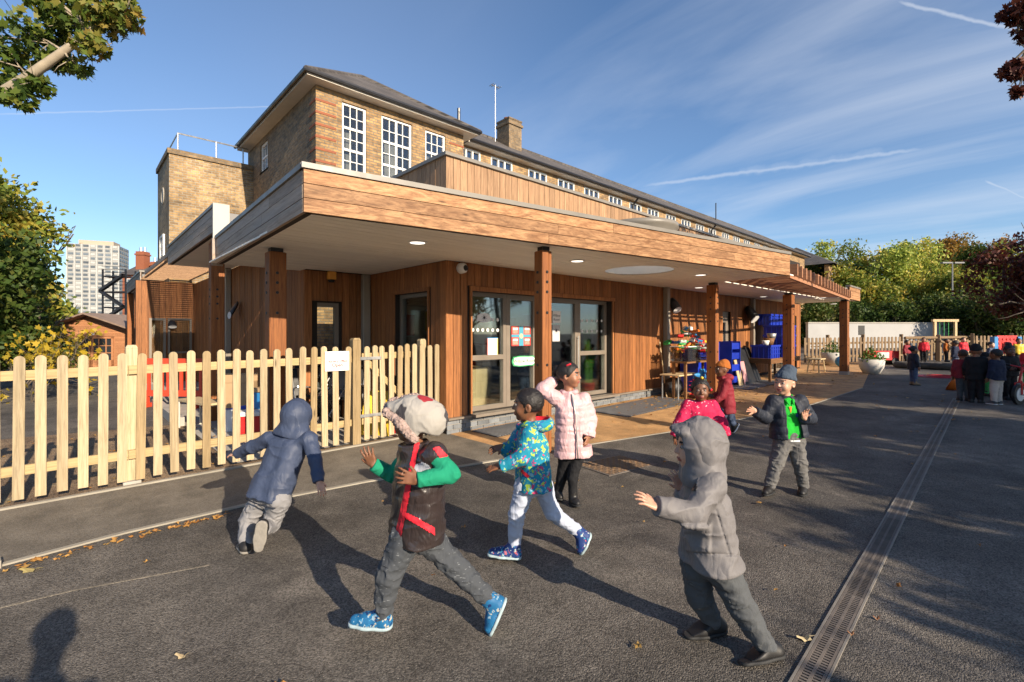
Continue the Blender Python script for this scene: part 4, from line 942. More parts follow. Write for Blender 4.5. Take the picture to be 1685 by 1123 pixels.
# ---------------------------------------------------------------- notices in the glazed doors
def put(name, label, cat, mesh_parts, loc):
    o = thing(name, label, cat, loc)
    for (nm, mb, mat) in mesh_parts: build(mb, nm, mat, o)
    return o
GF = GY - .010    # just outside the glass
def glass_rect(u0, v0, u1, v1, Y=GF):
    a, b = onY(u0, v0, Y), onY(u1, v1, Y); return a[0], b[0], b[2], a[2]
M_RED = pm('poster_red', (.55, .05, .04), .6, .05, 5, 0); M_BLU = pm('poster_blue', (.06, .30, .42), .6, .05, 5, 0); M_GRN = pm('sign_green', (.05, .35, .14), .6, .05, 5, 0); M_YEL = pm('toy_yellow', (.75, .50, .03), .45, .08, 6, .03); M_PGRN = pm('poster_pale_green', (.45, .6, .3), .6, .2, 40, 0)
M_ORG = pm('toy_orange', (.75, .17, .02), .45, .08, 6, .03); M_TGRN = pm('toy_green', (.04, .42, .10), .45, .08, 6, .03); M_TRED = pm('toy_red', (.58, .02, .02), .4, .08, 6, .03); M_TBLU = pm('toy_blue', (.02, .06, .45), .4, .08, 6, .03); M_TLB = pm('toy_light_blue', (.03, .22, .5), .4, .08, 6, .03)
M_PHOTO = pm('printed_photos', (.45, .25, .2), .6, .6, 60, 0)
x0, x1, z0, z1 = glass_rect(841.5, 537, 873, 569)
parts = [('sheet', MB().box((x0, GF - .002, z0), (x1, GF, z1)), M_RED), ('blue_cross', MB().box((x0 + (x1 - x0) * .38, GF - .0032, z0 + .001), (x0 + (x1 - x0) * .62, GF - .0021, z1 - .001)), M_BLU), ('blue_cross', MB().box((x0 + .001, GF - .0034, z0 + (z1 - z0) * .44), (x1 - .001, GF - .0022, z0 + (z1 - z0) * .58)), M_BLU)]
for i in (0, 1):
    for j in (0, 1):
        a = x0 + (x1 - x0) * (.05 + i * .61); b = z0 + (z1 - z0) * (.06 + j * .56)
        parts.append(('photo', MB().box((a, GF - .0046, b), (a + (x1 - x0) * .28, GF - .0036, b + (z1 - z0) * .33)), M_PHOTO)); parts.append(('caption', MB().box((a + .01, GF - .0052, b + (z1 - z0) * .2), (a + (x1 - x0) * .27, GF - .0047, b + (z1 - z0) * .29)), M_PAPER))
parts.append(('badge', MB().lathe([(.001, -.006), (.045, -.006), (.045, -.0036)], ((x0 + x1) / 2, GF, (z0 + z1) / 2), 16, axis='y'), M_PGRN))
put('poster', 'red and blue photo poster taped inside the left glazed door', 'poster', parts, (x0, GF, z0))
# hand painted room sign with a green cloud border
x0, x1, z0, z1 = glass_rect(839.5, 586, 880, 602)
sg = thing('room_sign', 'white cloud shaped Willow Room sign with a green border on the door', 'sign', (x0, GF, z0))
def cloud(sc, y0, y1):
    m = MB(); n = 40; cx, cz = (x0 + x1) / 2, (z0 + z1) / 2; pts = []
    for k in range(n):
        a = 2 * math.pi * k / n; r = 1 + .10 * abs(math.sin(a * 4.5)); ca, sa = math.cos(a), math.sin(a)
        ex = abs(ca) ** .5 * (1 if ca > 0 else -1); ez = abs(sa) ** .5 * (1 if sa > 0 else -1)
        pts.append((cx + ex * (x1 - x0) / 2 * .92 * sc * r, cz + ez * (z1 - z0) / 2 * .88 * sc ** 2 * r))
    m.add([(x, y0, z) for x, z in pts] + [(x, y1, z) for x, z in pts], [tuple(range(n)), tuple(range(2 * n - 1, n - 1, -1))] + [((i + 1) % n, i, n + i, n + (i + 1) % n) for i in range(n)]); return m
GFD = GY - .05
def cloud2(sc, d): return cloud(sc, GFD - d - .003, GFD - d)
build(cloud2(1.0, .0), 'border', M_GRN, sg); build(cloud2(.88, .0031), 'board', M_PAPER, sg)
put_text('Willow Room', (x1 - x0) * .16, facing_y(((x0 + x1) / 2, GFD - .0075, (z0 + z1) / 2)) , pm('sign_ink', (.03, .16, .06), .7, .05, 5, 0), sg, .0012)
# drawing frame and other papers
x0, x1, z0, z1 = glass_rect(801.5, 556, 819, 588)
parts = [('sheet', MB().box((x0 + .012, GF - .003, z0 + .012), (x1 - .012, GF - .001, z1 - .012)), M_PAPER)]
for (a, b, c, d, mt) in ((x0, x1, z1 - .012, z1, M_TLB), (x0, x1, z0, z0 + .012, M_TLB), (x0, x0 + .012, z0 + .012, z1 - .012, M_TRED), (x1 - .012, x1, z0 + .012, z1 - .012, M_YEL)): parts.append(('frame_bar', MB().box((a, GF - .005, c), (b, GF, d)), mt))
put('drawing_board', 'small white drawing board with red blue and yellow frame in the left window', 'board', parts, (x0, GF, z0))
x0, x1, z0, z1 = glass_rect(785, 515, 808, 531)
m = MB(); n = 20; m.poly([((x0 + x1) / 2 + (x1 - x0) / 2 * math.cos(2 * math.pi * k / n) * (1 + .1 * math.sin(5 * k)), GF - .001, (z0 + z1) / 2 + (z1 - z0) / 2 * math.sin(2 * math.pi * k / n)) for k in range(n)])
s1 = MB(); 
for k in range(8):
    a = k * math.pi / 4 + .3; c = ((x0 + x1) / 2, (z0 + z1) / 2); s1.box((-.002, -.004, 0), (.002, -.002, (z1 - z0) * .38), M=Matrix.Translation((c[0], GF, c[1])) @ Matrix.Rotation(a, 4, 'Y'))
s1.lathe([(.001, -.004), (.022, -.004)], ((x0 + x1) / 2, GF, (z0 + z1) / 2), 12, axis='y')
put('paper_spider', 'white paper with a dark spider drawing stuck in the left window', 'drawing', [('sheet', m, M_PAPER), ('drawing', s1, pm('dark_ink', (.03, .02, .03), .8, .05, 5, 0))], (x0, GF, z0))
x0, x1, z0, z1 = glass_rect(909, 512, 922.5, 532)
nt2 = thing('door_notice', 'white paper notice reading Willow Room in the right glazed door', 'notice', (x0, GF, z0)); build(MB().box((x0, GF - .002, z0), (x1, GF, z1)), 'sheet', M_PAPER, nt2)
put_text('Willow', (x1 - x0) * .3, facing_y(((x0 + x1) / 2, GF - .003, z0 + (z1 - z0) * .62)), bpy.data.materials['dark_ink'], nt2); put_text('Room', (x1 - x0) * .3, facing_y(((x0 + x1) / 2, GF - .003, z0 + (z1 - z0) * .28)), bpy.data.materials['dark_ink'], nt2)
x0, x1, z0, z1 = glass_rect(909, 535, 921, 562)
s1 = MB(); c = ((x0 + x1) / 2, z0 + (z1 - z0) * .65)
for k in range(8): s1.box((-.002, -.004, 0), (.002, -.0025, .06), M=Matrix.Translation((c[0], GF, c[1])) @ Matrix.Rotation(k * math.pi / 4 + .4, 4, 'Y'))
s1.lathe([(.001, -.004), (.025, -.004)], (c[0], GF, c[1]), 12, axis='y')
put('paper_drawing', 'grey paper with a black spider picture in the right glazed door', 'drawing', [('sheet', MB().box((x0, GF - .002, z0), (x1, GF, z1)), pm('grey_paper', (.5, .5, .5), .8, .05, 5, 0)), ('drawing', s1, bpy.data.materials['dark_ink'])], (x0, GF, z0))
# safety dots on the glass, parts of the building
dots = 0
for (u0, u1, du) in ((778, 822, 8.2), (958, 992, 8)):
    for v in (526.5, 543.5):
        u = u0
        while u <= u1:
            q = onY(u, v + (u - 800) * .01, GF); build(MB().lathe([(.001, -.0015), (.028, -.0015), (.028, -.0005)], (q[0], GY - .0075, q[2]), 12, axis='y'), 'safety_dot', M_PAPER, NB); u += du

# ---------------------------------------------------------------- inside the room
M_BEECH = wood('beech_board', (.62, .48, .28), (.52, .38, .21), 'z', .05, .1)
def cupboard(x, y, w, d, h, lab):
    o = thing('cupboard', lab, 'cupboard', (x + w / 2, y, .285)); build(MB().cbox((x, y, .29), (x + w, y + d, .29 + h), .006), 'carcass', M_BEECH, o); build(MB().box((x - .01, y - .01, .29 + h), (x + w + .01, y + d, .31 + h)), 'top', M_BEECH, o)
cupboard(4.52, 6.25, .78, .45, .62, 'pale beech cupboard standing inside the left window')
BKs = thing('bookcase', 'dark wooden bookcase at the back of the room behind the glazed doors', 'bookcase', (7.2, 9.9, .285))
M_DKW = wood('dark_shelf_wood', (.25, .12, .05), (.17, .08, .03), 'x', .05, .1)
for z in (.3, .75, 1.2): piece('shelf', (6.4, 9.6, z), (8.6, 10.1, z + .04), M_DKW, BKs)
for x in (6.4, 7.1, 7.8, 8.56): piece('upright', (x, 9.62, .34), (x + .04, 10.1, 1.2), M_DKW, BKs)
for k in range(7):
    mt = random.choice((M_TRED, M_YEL, M_TLB, M_ORG, M_TGRN)); x = 5.6 + k * .85
    put('wall_picture', ['red', 'yellow', 'blue', 'orange', 'green'][[M_TRED, M_YEL, M_TLB, M_ORG, M_TGRN].index(mt)] + ' painting pinned up on the back wall of the room, number %s along' % ['one', 'two', 'three', 'four', 'five', 'six', 'seven'][k], 'picture', [('sheet', MB().box((x, 10.17, 1.45 + .1 * (k % 2)), (x + .55, 10.19, 1.95 + .1 * (k % 2))), mt), ('mount', MB().box((x - .04, 10.191, 1.41 + .1 * (k % 2)), (x + .59, 10.197, 1.99 + .1 * (k % 2))), M_PAPER)], (x, 10.1, 1.4))
# tall green reeds in a pot by the right window
M_REED = pm('green_reed', (.16, .42, .05), .5, .2, 6, .05)
RD = thing('reed_plant', 'bundle of tall bright green artificial reeds inside the right window', 'plant', (7.82, 6.16, .29))
for k in range(22):
    a = random.uniform(0, 6.28); r = random.uniform(.02, .1); b = Vector((7.82 + r * math.cos(a), 6.16 + r * math.sin(a), .3)); t = b + Vector((random.uniform(-.22, .22), random.uniform(-.06, .15), random.uniform(.9, 1.65)))
    build(MB().tube([b, (b + t) / 2 + Vector((0, 0, .05)), t], [.020, .018, .006], 5), 'reed', M_REED, RD)
build(MB().lathe([(.001, .286), (.12, .286), (.15, .5), (.13, .5), (.12, .45)], (7.82, 6.16, 0), 16), 'pot', M_TRED, RD)

# ---------------------------------------------------------------- play things along the wall
M_CRATE = pm('blue_crate_plastic', (.008, .03, .36), .4, .1, 5, .04, 40, orand=.12)
M_CLEAR = glassmat('clear_plastic', (.86, .86, .84), .6)
def crate(x, y, z, w, d, h, lab, rz=0, mat=None, grp='blue plastic crates by the wall'):
    """open ribbed crate"""
    mat = mat or M_CRATE; o = thing('plastic_crate', lab, 'crate', (x, y, z), grp); Mx = Matrix.Translation((x, y, z)) @ Matrix.Rotation(rz, 4, 'Z'); m = MB(); t = .015
    m.box((-w / 2, -d / 2, 0), (w / 2, d / 2, t), M=Mx); m.box((-w / 2, -d / 2, t), (w / 2, -d / 2 + t, h), M=Mx); m.box((-w / 2, d / 2 - t, t), (w / 2, d / 2, h), M=Mx); m.box((-w / 2, -d / 2 + t, t), (-w / 2 + t, d / 2 - t, h), M=Mx); m.box((w / 2 - t, -d / 2 + t, t), (w / 2, d / 2 - t, h), M=Mx)
    build(m, 'shell', mat, o)
    r = MB(); e = .02
    r.box((-w / 2 - e, -d / 2 - e, h - .05), (w / 2 + e, -d / 2 - .001, h + .004), M=Mx); r.box((-w / 2 - e, -d / 2 - .001, h - .05), (-w / 2 - .001, d / 2 + e, h + .004), M=Mx); r.box((w / 2 + .001, -d / 2 - .001, h - .05), (w / 2 + e, d / 2 + e, h + .004), M=Mx)
    build(r, 'rim', mat, o)
    for k in range(4):
        b = MB(); q = -w / 2 + w * (k + .5) / 4; b.box((q - .012, -d / 2 - .016, .0), (q + .012, -d / 2 - .001, h - .05), M=Mx); build(b, 'rib', mat, o)
        b = MB(); q = -d / 2 + d * (k + .5) / 4; b.box((-w / 2 - .016, q - .012, .0), (-w / 2 - .001, q + .012, h - .05), M=Mx); build(b, 'rib', mat, o)
    for k in (0.33, .66):
        b = MB(); b.box((-w / 2 - .014, -d / 2 - .014, h * k - .012), (w / 2, -d / 2 - .0011, h * k + .012), M=Mx); build(b, 'rib', mat, o)
    return o
def wp(u, Y): return float(onY(u, 600, Y)[0])
PT = thing('plank_table', 'low stack of brown planks forming a table under the blue crates', 'table', (14.9, 5.05, gz(14.9)))
for k in range(4): piece('plank', (13.85, 4.75, .50 + gz(14.9) + k * .035), (16.3, 5.45, .53 + gz(14.9) + k * .035), M_DKW, PT)
for x in (14.0, 16.1):
    for y in (4.8, 5.38): piece('leg', (x, y, gz(x)), (x + .06, y + .06, .5 + gz(14.9)), M_DKW, PT)
zt = .53 + gz(14.9) + .105
crate(15.45, 5.05, zt + .003, .95, .55, .34, 'blue plastic crate at the bottom of the right hand stack'); crate(15.45, 5.05, zt + .343, .95, .55, .30, 'blue plastic crate second in the right hand stack'); crate(15.45, 5.05, zt + .643, .95, .55, .28, 'blue plastic crate third in the right stack with coloured toys on it'); crate(15.5, 5.3, zt + .93, 1.1, .35, .32, 'topmost blue plastic crate standing against the wall')
crate(14.35, 5.05, zt + .003, .7, .5, .36, 'blue plastic crate holding wooden pots left of the stack')
for i, (x, z, r, mt, lab) in enumerate([(14.2, .36, .1, 'toy_cup', 'white plastic beaker in the crate of pots'), (14.45, .36, .15, 'wood_pot', 'round brown wooden bowl on the crate of pots'), (14.65, .52, .13, 'metal_pot', 'dull metal saucepan on top of the pots')]):
    mt_ = {'toy_cup': M_WHITE, 'wood_pot': M_DKW, 'metal_pot': M_STEEL}[mt]; o = tag(build(MB().lathe([(.001, 0), (r * .7, 0), (r, r * 1.3), (r * .92, r * 1.3), (r * .65, .02)], (x, 5.0, zt + z), 16), 'toy_pot', mt_, None, True), lab, 'pot')
# boards leaning on the wall
for i, (u, mt, hh, nm, lab, th_) in enumerate([(1242, M_BLACK, 1.0, 'black_board', 'large black board leaning on the wall nearest the crates', .06), (1229, M_BLACK, .95, 'black_board', 'narrower black board leaning in front of the other board', .05), (1222, pm('pink_board', (.55, .28, .28), .7, .1), .62, 'pink_board', 'pink board leaning beside the black boards', .03), (1213, M_BEECH, .7, 'wooden_board', 'pale wooden board leaning left of the pink board', .04)]):
    x = wp(u, 5.15); m = MB(); w_ = .75 if i < 2 else .25; Mx = Matrix.Translation((x, 5.05 + .08 * (i == 0), gz(x))) @ Matrix.Rotation(R_(-20 if i < 2 else -12), 4, 'X'); m.cbox((-w_ / 2, -th_ / 2, 0), (w_ / 2, th_ / 2, hh), .01, M=Mx); tag(build(m, nm, mt), lab, 'board')
# toy shelf, tubs and table near the post
x = wp(1148, 5.35); TS = thing('toy_shelf', 'blue plastic toy shelf heaped with colourful toys beside the timber post', 'shelf', (x, 5.35, gz(x)))
build(MB().cbox((x - .42, 5.2, gz(x)), (x + .55, 5.22, gz(x) + 1.12), .006), 'front_panel', M_CRATE, TS) if False else None
for z in (.08, .45, .82, 1.1): piece('shelf', (x - .3, 5.2, gz(x) + z), (x + .75, 5.6, gz(x) + z + .03), M_CRATE, TS)
for xx in (x - .33, x + .75): piece('side_panel', (xx, 5.18, gz(x)), (xx + .03, 5.62, gz(x) + 1.16), M_CRATE, TS)
build(MB().box((x - .3, 5.58, gz(x)), (x + .75, 5.6, gz(x) + 1.12)), 'back_panel', M_CRATE, TS)
x2 = wp(1196, 5.3); TS2 = thing('toy_rack', 'narrow blue plastic rack with bins right of the timber post', 'rack', (x2, 5.35, gz(x2)))
for z in (.1, .4, .7, .95): piece('bin', (x2 - .2, 5.1, gz(x2) + z), (x2 + .28, 5.5, gz(x2) + z + .16), M_CRATE, TS2)
for xx in (x2 - .22, x2 + .28): piece('side_panel', (xx, 5.08, gz(x2)), (xx + .02, 5.52, gz(x2) + 1.15), M_CRATE, TS2)
x = wp(1110, 5.1); TB = thing('small_table', 'small wooden table with thin metal legs in front of the downpipe', 'table', (x, 5.1, gz(x)))
build(MB().cbox((x - .22, 4.88, .50 + gz(x)), (x + .62, 5.32, .53 + gz(x)), .006), 'tabletop', M_BEECH, TB)
for (dx, dy) in ((-.18, -.18), (.58, -.18), (-.18, .18), (.58, .18)): build(MB().tube([(x + dx, 5.1 + dy, gz(x)), (x + dx, 5.1 + dy, .5 + gz(x))], .014, 6), 'leg', M_STEEL, TB)
def tub(x, y, z, w, d, h, lab):
    o = thing('clear_tub', lab, 'tub', (x, y, z)); m = MB(); t = .008
    m.box((-w / 2 + x, -d / 2 + y, z), (w / 2 + x, d / 2 + y, z + t)); m.box((x - w / 2, y - d / 2, z + t), (x + w / 2, y - d / 2 + t, z + h)); m.box((x - w / 2, y + d / 2 - t, z + t), (x + w / 2, y + d / 2, z + h)); m.box((x - w / 2, y - d / 2 + t, z + t), (x - w / 2 + t, y + d / 2 - t, z + h)); m.box((x + w / 2 - t, y - d / 2 + t, z + t), (x + w / 2, y + d / 2 - t, z + h)); build(m, 'shell', M_CLEAR, o)
    r = MB(); r.box((x - w / 2 - .015, y - d / 2 - .015, z + h), (x + w / 2 + .015, y - d / 2 + .01, z + h + .015)); r.box((x - w / 2 - .015, y - d / 2 + .01, z + h), (x - w / 2 + .01, y + d / 2, z + h + .015)); build(r, 'rim', M_PAPER, o); return o
xa = wp(1124, 5.05); tub(xa, 5.0, .80 + gz(xa), .55, .4, .3, 'clear plastic tub of toys on the left of the heap'); xb = wp(1157, 5.0); tub(xb, 4.98, .80 + gz(xb), .4, .36, .34, 'clear plastic tub of toys on the right of the heap')
SU = thing('toy_stand', 'low table under the clear tubs of toys', 'table', (xa + .3, 5.05, gz(xa))); piece('top', (xa - .32, 4.8, .76 + gz(xa)), (xb + .3, 5.18, .795 + gz(xa)), M_DKW, SU)
for xx in (xa - .28, xb + .22):
    for yy in (4.84, 5.1): piece('leg', (xx, yy, gz(xa)), (xx + .05, yy + .05, .76 + gz(xa)), M_DKW, SU)
# individual toys: small bricks, rings, animals and cars in heaps
def toy(x, y, z, mt, kind, s, lab):
    m = MB(); Mx = Matrix.Translation((x, y, z)) @ Matrix.Rotation(random.uniform(0, 6.28), 4, 'Z') @ Matrix.Rotation(random.uniform(-.7, .7), 4, 'X')
    if kind == 'brick':
        m.cbox((-s, -s * .6, 0), (s, s * .6, s * .9), s * .12, M=Mx)
        for i in (-.5, .5):
            q = Mx @ Vector((i * s, 0, s * .9)); m.lathe([(s * .25, 0), (s * .25, s * .2), (.001, s * .2)], q, 8)
    elif kind == 'ring':
        m.tube([tuple(Mx @ Vector((s * math.cos(a), s * math.sin(a), s * .3))) for a in np.linspace(0, 2 * math.pi, 13)], s * .3, 6)
    elif kind == 'car':
        m.cbox((-s, -s * .5, s * .2), (s, s * .5, s * .6), s * .1, M=Mx); m.cbox((-s * .5, -s * .42, s * .55), (s * .5, s * .42, s * 1.0), s * .15, M=Mx)
        for i in (-.6, .6):
            q = [tuple(Mx @ Vector((i * s, j * s * .55, s * .22))) for j in (-1, 1)]; m.tube(q, s * .24, 8)
    elif kind == 'animal':
        pts = [(-1, 0, .9), (-.6, 0, .8), (0, 0, .75), (.6, 0, .9), (1.0, 0, 1.4), (1.4, 0, 1.5)]; m.tube([tuple(Mx @ Vector(q) if False else Mx @ (Vector(q) * s)) for q in pts], [s * k for k in (.08, .3, .42, .36, .22, .2)], 8)
        for (a, b) in ((-.5, -.25), (-.5, .25), (.5, -.25), (.5, .25)): m.tube([tuple(Mx @ (Vector((a, b, .7)) * s)), tuple(Mx @ (Vector((a, b, 0)) * s))], s * .13, 6)
    return tag(build(m, 'toy_' + kind, mt), lab, 'toy', 'toys heaped beside the timber post')
cols = [(M_TRED, 'red'), (M_ORG, 'orange'), (M_YEL, 'yellow'), (M_TGRN, 'green'), (M_TLB, 'light blue'), (M_TBLU, 'dark blue'), (M_PAPER, 'white')]
tw = {'brick': 'building brick', 'ring': 'ring', 'car': 'toy car', 'animal': 'toy animal'}
rs = random.Random(3)
combo = [(c, kd, zn) for c in cols for kd in tw for zn in (0, 1)]; rs.shuffle(combo); combo = [c for c in combo if c[0][1] not in ('dark blue',)][:44]
for k, ((mt, cn), kd, zn) in enumerate(combo):
    x = rs.uniform(xa - .22, xa + .28) if zn == 0 else rs.uniform(xa + .28, xb + .25); hgt = .36 * math.exp(-((x - xa - .28) / .38) ** 2)
    zz = gz(x) + .86 + rs.uniform(.1, .25 + hgt); toy(x, rs.uniform(4.88, 5.12), zz, mt, kd, rs.uniform(.05, .095), '%s plastic %s in the %s half of the toy heap' % (cn, tw[kd], ('left', 'right')[zn]))
combo = [(c, kd) for c in cols for kd in ('brick', 'car', 'ring')]; rs.shuffle(combo)
for (mt, cn), kd in combo[:10]:
    x = rs.uniform(xa + .1, xb + .3); toy(x, rs.uniform(5.25, 5.5), gz(x) + 1.16, mt, kd, rs.uniform(.05, .09), '%s plastic %s on top of the blue toy shelf' % (cn, tw[kd]))
for k in range(5):
    x = xa + .05 + k * .16; toy(x, 4.78, gz(x) + .42 + .04 * (k % 2), M_TLB, 'animal', .12, '%s blue plastic dinosaur shaped toy from the left under the tubs' % ['first', 'second', 'third', 'fourth', 'fifth'][k])
combo = [(c, kd) for c in cols for kd in tw]; rs.shuffle(combo)
for (mt, cn), kd in combo[:18]:
    x = rs.uniform(xa + .02, xa + .62); toy(x, rs.uniform(4.66, 4.86), gz(x) + rs.uniform(.11, .34), mt, kd, rs.uniform(.05, .08), '%s plastic %s in the red wire basket' % (cn, tw[kd]))
BK2 = thing('wire_basket', 'red wire basket of toys under the clear tubs', 'basket', (xa + .3, 4.8, gz(xa)))
for k in range(9): x = xa - .02 + k * .085; piece('wire', (x, 4.60, gz(xa) + .1), (x + .008, 4.608, gz(xa) + .36), M_TRED, BK2)
for z in (.1, .2, .28, .36): piece('wire', (xa - .02, 4.598, gz(xa) + z), (xa + .67, 4.61, gz(xa) + z + .01), M_TRED, BK2); piece('wire', (xa - .02, 4.9, gz(xa) + z), (xa + .67, 4.91, gz(xa) + z + .01), M_TRED, BK2)
piece('base', (xa - .02, 4.6, gz(xa) + .09), (xa + .67, 4.91, gz(xa) + .1), M_TRED, BK2)
BG = MB(); q = Vector((wp(1104, 5.35), 5.3, gz(9.8)))
pts = []
for i in range(9):
    for k in range(14):
        a = 2 * math.pi * k / 14; h = i / 8; r = (.26 * math.sin(math.pi * (h * .85 + .1)) ** .6) * (1 + .12 * math.sin(5 * a + 7 * h)); pts.append((q.x + r * math.cos(a), q.y + r * .8 * math.sin(a), q.z + h * .42))
BG.add(pts, [(i * 14 + k, i * 14 + (k + 1) % 14, (i + 1) * 14 + (k + 1) % 14, (i + 1) * 14 + k) for i in range(8) for k in range(14)]); tag(build(BG, 'rubbish_bag', M_BLACK, None, True), 'black plastic bag slumped under the small table by the downpipe', 'bag')
# broom handle leaning on the wall
p0, p1 = ground_at(1097, 655), onY(1085.5, 563, WY - .03); m = MB(); m.tube([p0, p1], .014, 8); tag(build(m, 'broom_handle', M_BEECH), 'thin wooden pole leaning against the wall by the downpipe', 'pole')

# ---------------------------------------------------------------- behind the fence on the left
M_BARR = pm('red_barrier_plastic', (.55, .06, .025), .5, .1, 4, .05)
p = gp(288, 9.6); RB = thing('plastic_barrier', 'orange red plastic crowd barrier standing behind the picket fence', 'barrier', p); Mb = fr_(p, R_(-4))
piece('top_rail', (-.75, -.03, .86), (.75, .03, .98), M_BARR, RB, Mb); piece('bottom_rail', (-.75, -.025, .22), (.75, .025, .34), M_BARR, RB, Mb)
for k in range(11): piece('upright', (-.72 + k * .137, -.015, .34), (-.66 + k * .137, .015, .86), M_BARR, RB, Mb)
for x in (-.6, .6): piece('foot', (x - .05, -.25, 0), (x + .05, .25, .08), M_BARR, RB, Mb); piece('stem', (x - .04, -.03, .08), (x + .04, .03, .22), M_BARR, RB, Mb)
p = gp(332, 7.4); BN = thing('metal_bench', 'cream metal framed bench behind the picket fence', 'bench', p); Mb = fr_(p, R_(-35)); M_CRM = pm('cream_metal', (.6, .55, .45), .5, .06)
piece('seat', (-.5, -.16, .42), (.5, .16, .45), M_BEECH, BN, Mb)
for x in (-.42, .42):
    b = MB(); b.tube([tuple(Mb @ Vector(q)) for q in [(x, -.15, 0), (x, -.15, .4), (x, .15, .4), (x, .15, 0)]], .016, 6); build(b, 'leg', M_CRM, BN)
def cbx(u, d, w, h, mt, nm, lab, cat, rz=0, dz=0, lid=None):
    p = gp(u, d, dz); o = thing(nm, lab, cat, p); Mb = fr_(p, rz); m = MB(); m.cbox((-w / 2, -w * .35, 0), (w / 2, w * .35, h), .008, M=Mb); build(m, 'body', mt, o)
    if lid: m = MB(); m.cbox((-w / 2 - .02, -w * .35 - .02, h + .001), (w / 2 + .02, w * .35 + .02, h + .06), .008, M=Mb); build(m, 'lid', lid, o)
    else:
        for s in (-1, 1): m = MB(); m.box((-w / 2, s * w * .35 - .004, h), (w / 2, s * w * .35 + .004, h + .12), M=Mb @ Matrix.Translation((0, 0, 0)) ); build(m, 'flap', mt, o)
    return o
M_CARD = pm('cardboard', (.42, .28, .15), .85, .1, 5, .1)
cbx(392, 7.3, .45, .38, M_CARD, 'cardboard_box', 'open cardboard box seen between the pickets', 'box', .2, .36); cbx(398, 7.35, .5, .34, M_PAPER, 'plastic_tub', 'white plastic tub under the cardboard box', 'tub', .1, 0, M_TBLU)
cbx(428, 7.0, .38, .26, M_STEEL, 'storage_tub', 'grey storage tub with a red lid behind the pickets', 'tub', 0, 0, M_TRED); cbx(412, 6.9, .34, .30, M_TRED, 'storage_tub', 'red storage tub behind the pickets beside the timber post', 'tub', .3, 0, M_PAPER); cbx(436, 7.2, .3, .25, M_TLB, 'storage_tub', 'blue storage tub stacked behind the pickets', 'tub', -.2, .35, M_CARD)
# folded pushchairs
def buggy(u, d, rz, lab):
    p = gp(u, d); o = thing('pushchair', lab, 'pushchair', p, 'pushchairs parked behind the gate'); Mb = fr_(p, rz)
    for s in (-1, 1):
        b = MB(); b.tube([tuple(Mb @ Vector(q)) for q in [(s * .22, -.35, .1), (s * .22, .05, .55), (s * .22, .4, .98), (s * .18, .5, 1.0)]], .014, 6); build(b, 'frame_tube', M_STEEL, o)
        b = MB(); b.tube([tuple(Mb @ Vector(q)) for q in [(s * .22, .35, .1), (s * .22, .05, .55), (s * .22, -.3, .62)]], .014, 6); build(b, 'frame_tube', M_STEEL, o)
        for y in (-.35, .35):
            b = MB(); c = Mb @ Vector((s * .24, y, .1)); ax = Mb.to_3x3() @ Vector((1, 0, 0)); b.tube([c - ax * .02, c + ax * .02], .095, 14); build(b, 'wheel', M_BLACK, o)
    b = MB(); b.add([tuple(Mb @ Vector(q)) for q in [(-.2, -.2, .42), (.2, -.2, .42), (.2, .12, .38), (-.2, .12, .38), (-.2, .3, .85), (.2, .3, .85), (-.2, -.2, .47), (.2, -.2, .47), (.2, .08, .43), (-.2, .08, .43), (-.2, .25, .87), (.2, .25, .87)]], [(0, 3, 2, 1), (3, 4, 5, 2), (6, 7, 8, 9), (9, 8, 11, 10), (0, 1, 7, 6), (4, 10, 11, 5)]); build(b, 'seat', M_BLACK, o)
    b = MB(); n = 8
    vs = []
    for i in range(n + 1):
        a = R_(30 + 110 * i / n)
        for x in (-.21, .21): vs.append(tuple(Mb @ Vector((x, .12 - .32 * math.cos(a) * .8 + .1, .72 + .34 * math.sin(a)))))
    b.add(vs, [(2 * i, 2 * i + 1, 2 * i + 3, 2 * i + 2) for i in range(n)]); build(b, 'hood', M_BLACK, o); return o
buggy(508, 8.0, .6, 'black pushchair parked behind the fence left of the notice'); buggy(545, 7.75, -.4, 'black pushchair parked behind the paper notice'); buggy(575, 8.1, .2, 'black pushchair parked by the downpipe behind the gate post')
# yellow wet floor signs
def wet(u, d, rz, lab):
    p = gp(u, d); o = thing('floor_sign', lab, 'floor sign', p, 'yellow floor signs behind the gate'); Mb = fr_(p, rz)
    for s in (-1, 1):
        b = MB(); q = [(-.15, s * .16, 0), (.15, s * .16, 0), (.1, s * .01, .62), (-.1, s * .01, .62)]; q2 = [(x, y + .012, z) for x, y, z in q]; b.add([tuple(Mb @ Vector(k)) for k in q + q2], [(0, 1, 2, 3), (7, 6, 5, 4), (0, 4, 5, 1), (1, 5, 6, 2), (2, 6, 7, 3), (3, 7, 4, 0)]); build(b, 'panel', M_YEL, o)
wet(612, 7.0, .2, 'yellow folding floor sign behind the gate, left one'); wet(634, 6.95, -.3, 'yellow folding floor sign behind the gate under the brace')
m = MB(); p = gp(641, 7.0); m.lathe([(.001, .01), (.12, .01), (.15, .26), (.14, .26), (.11, .03)], p, 16); tag(build(m, 'mop_bucket', M_TRED, None, True), 'red mop bucket beside the yellow floor sign', 'bucket')

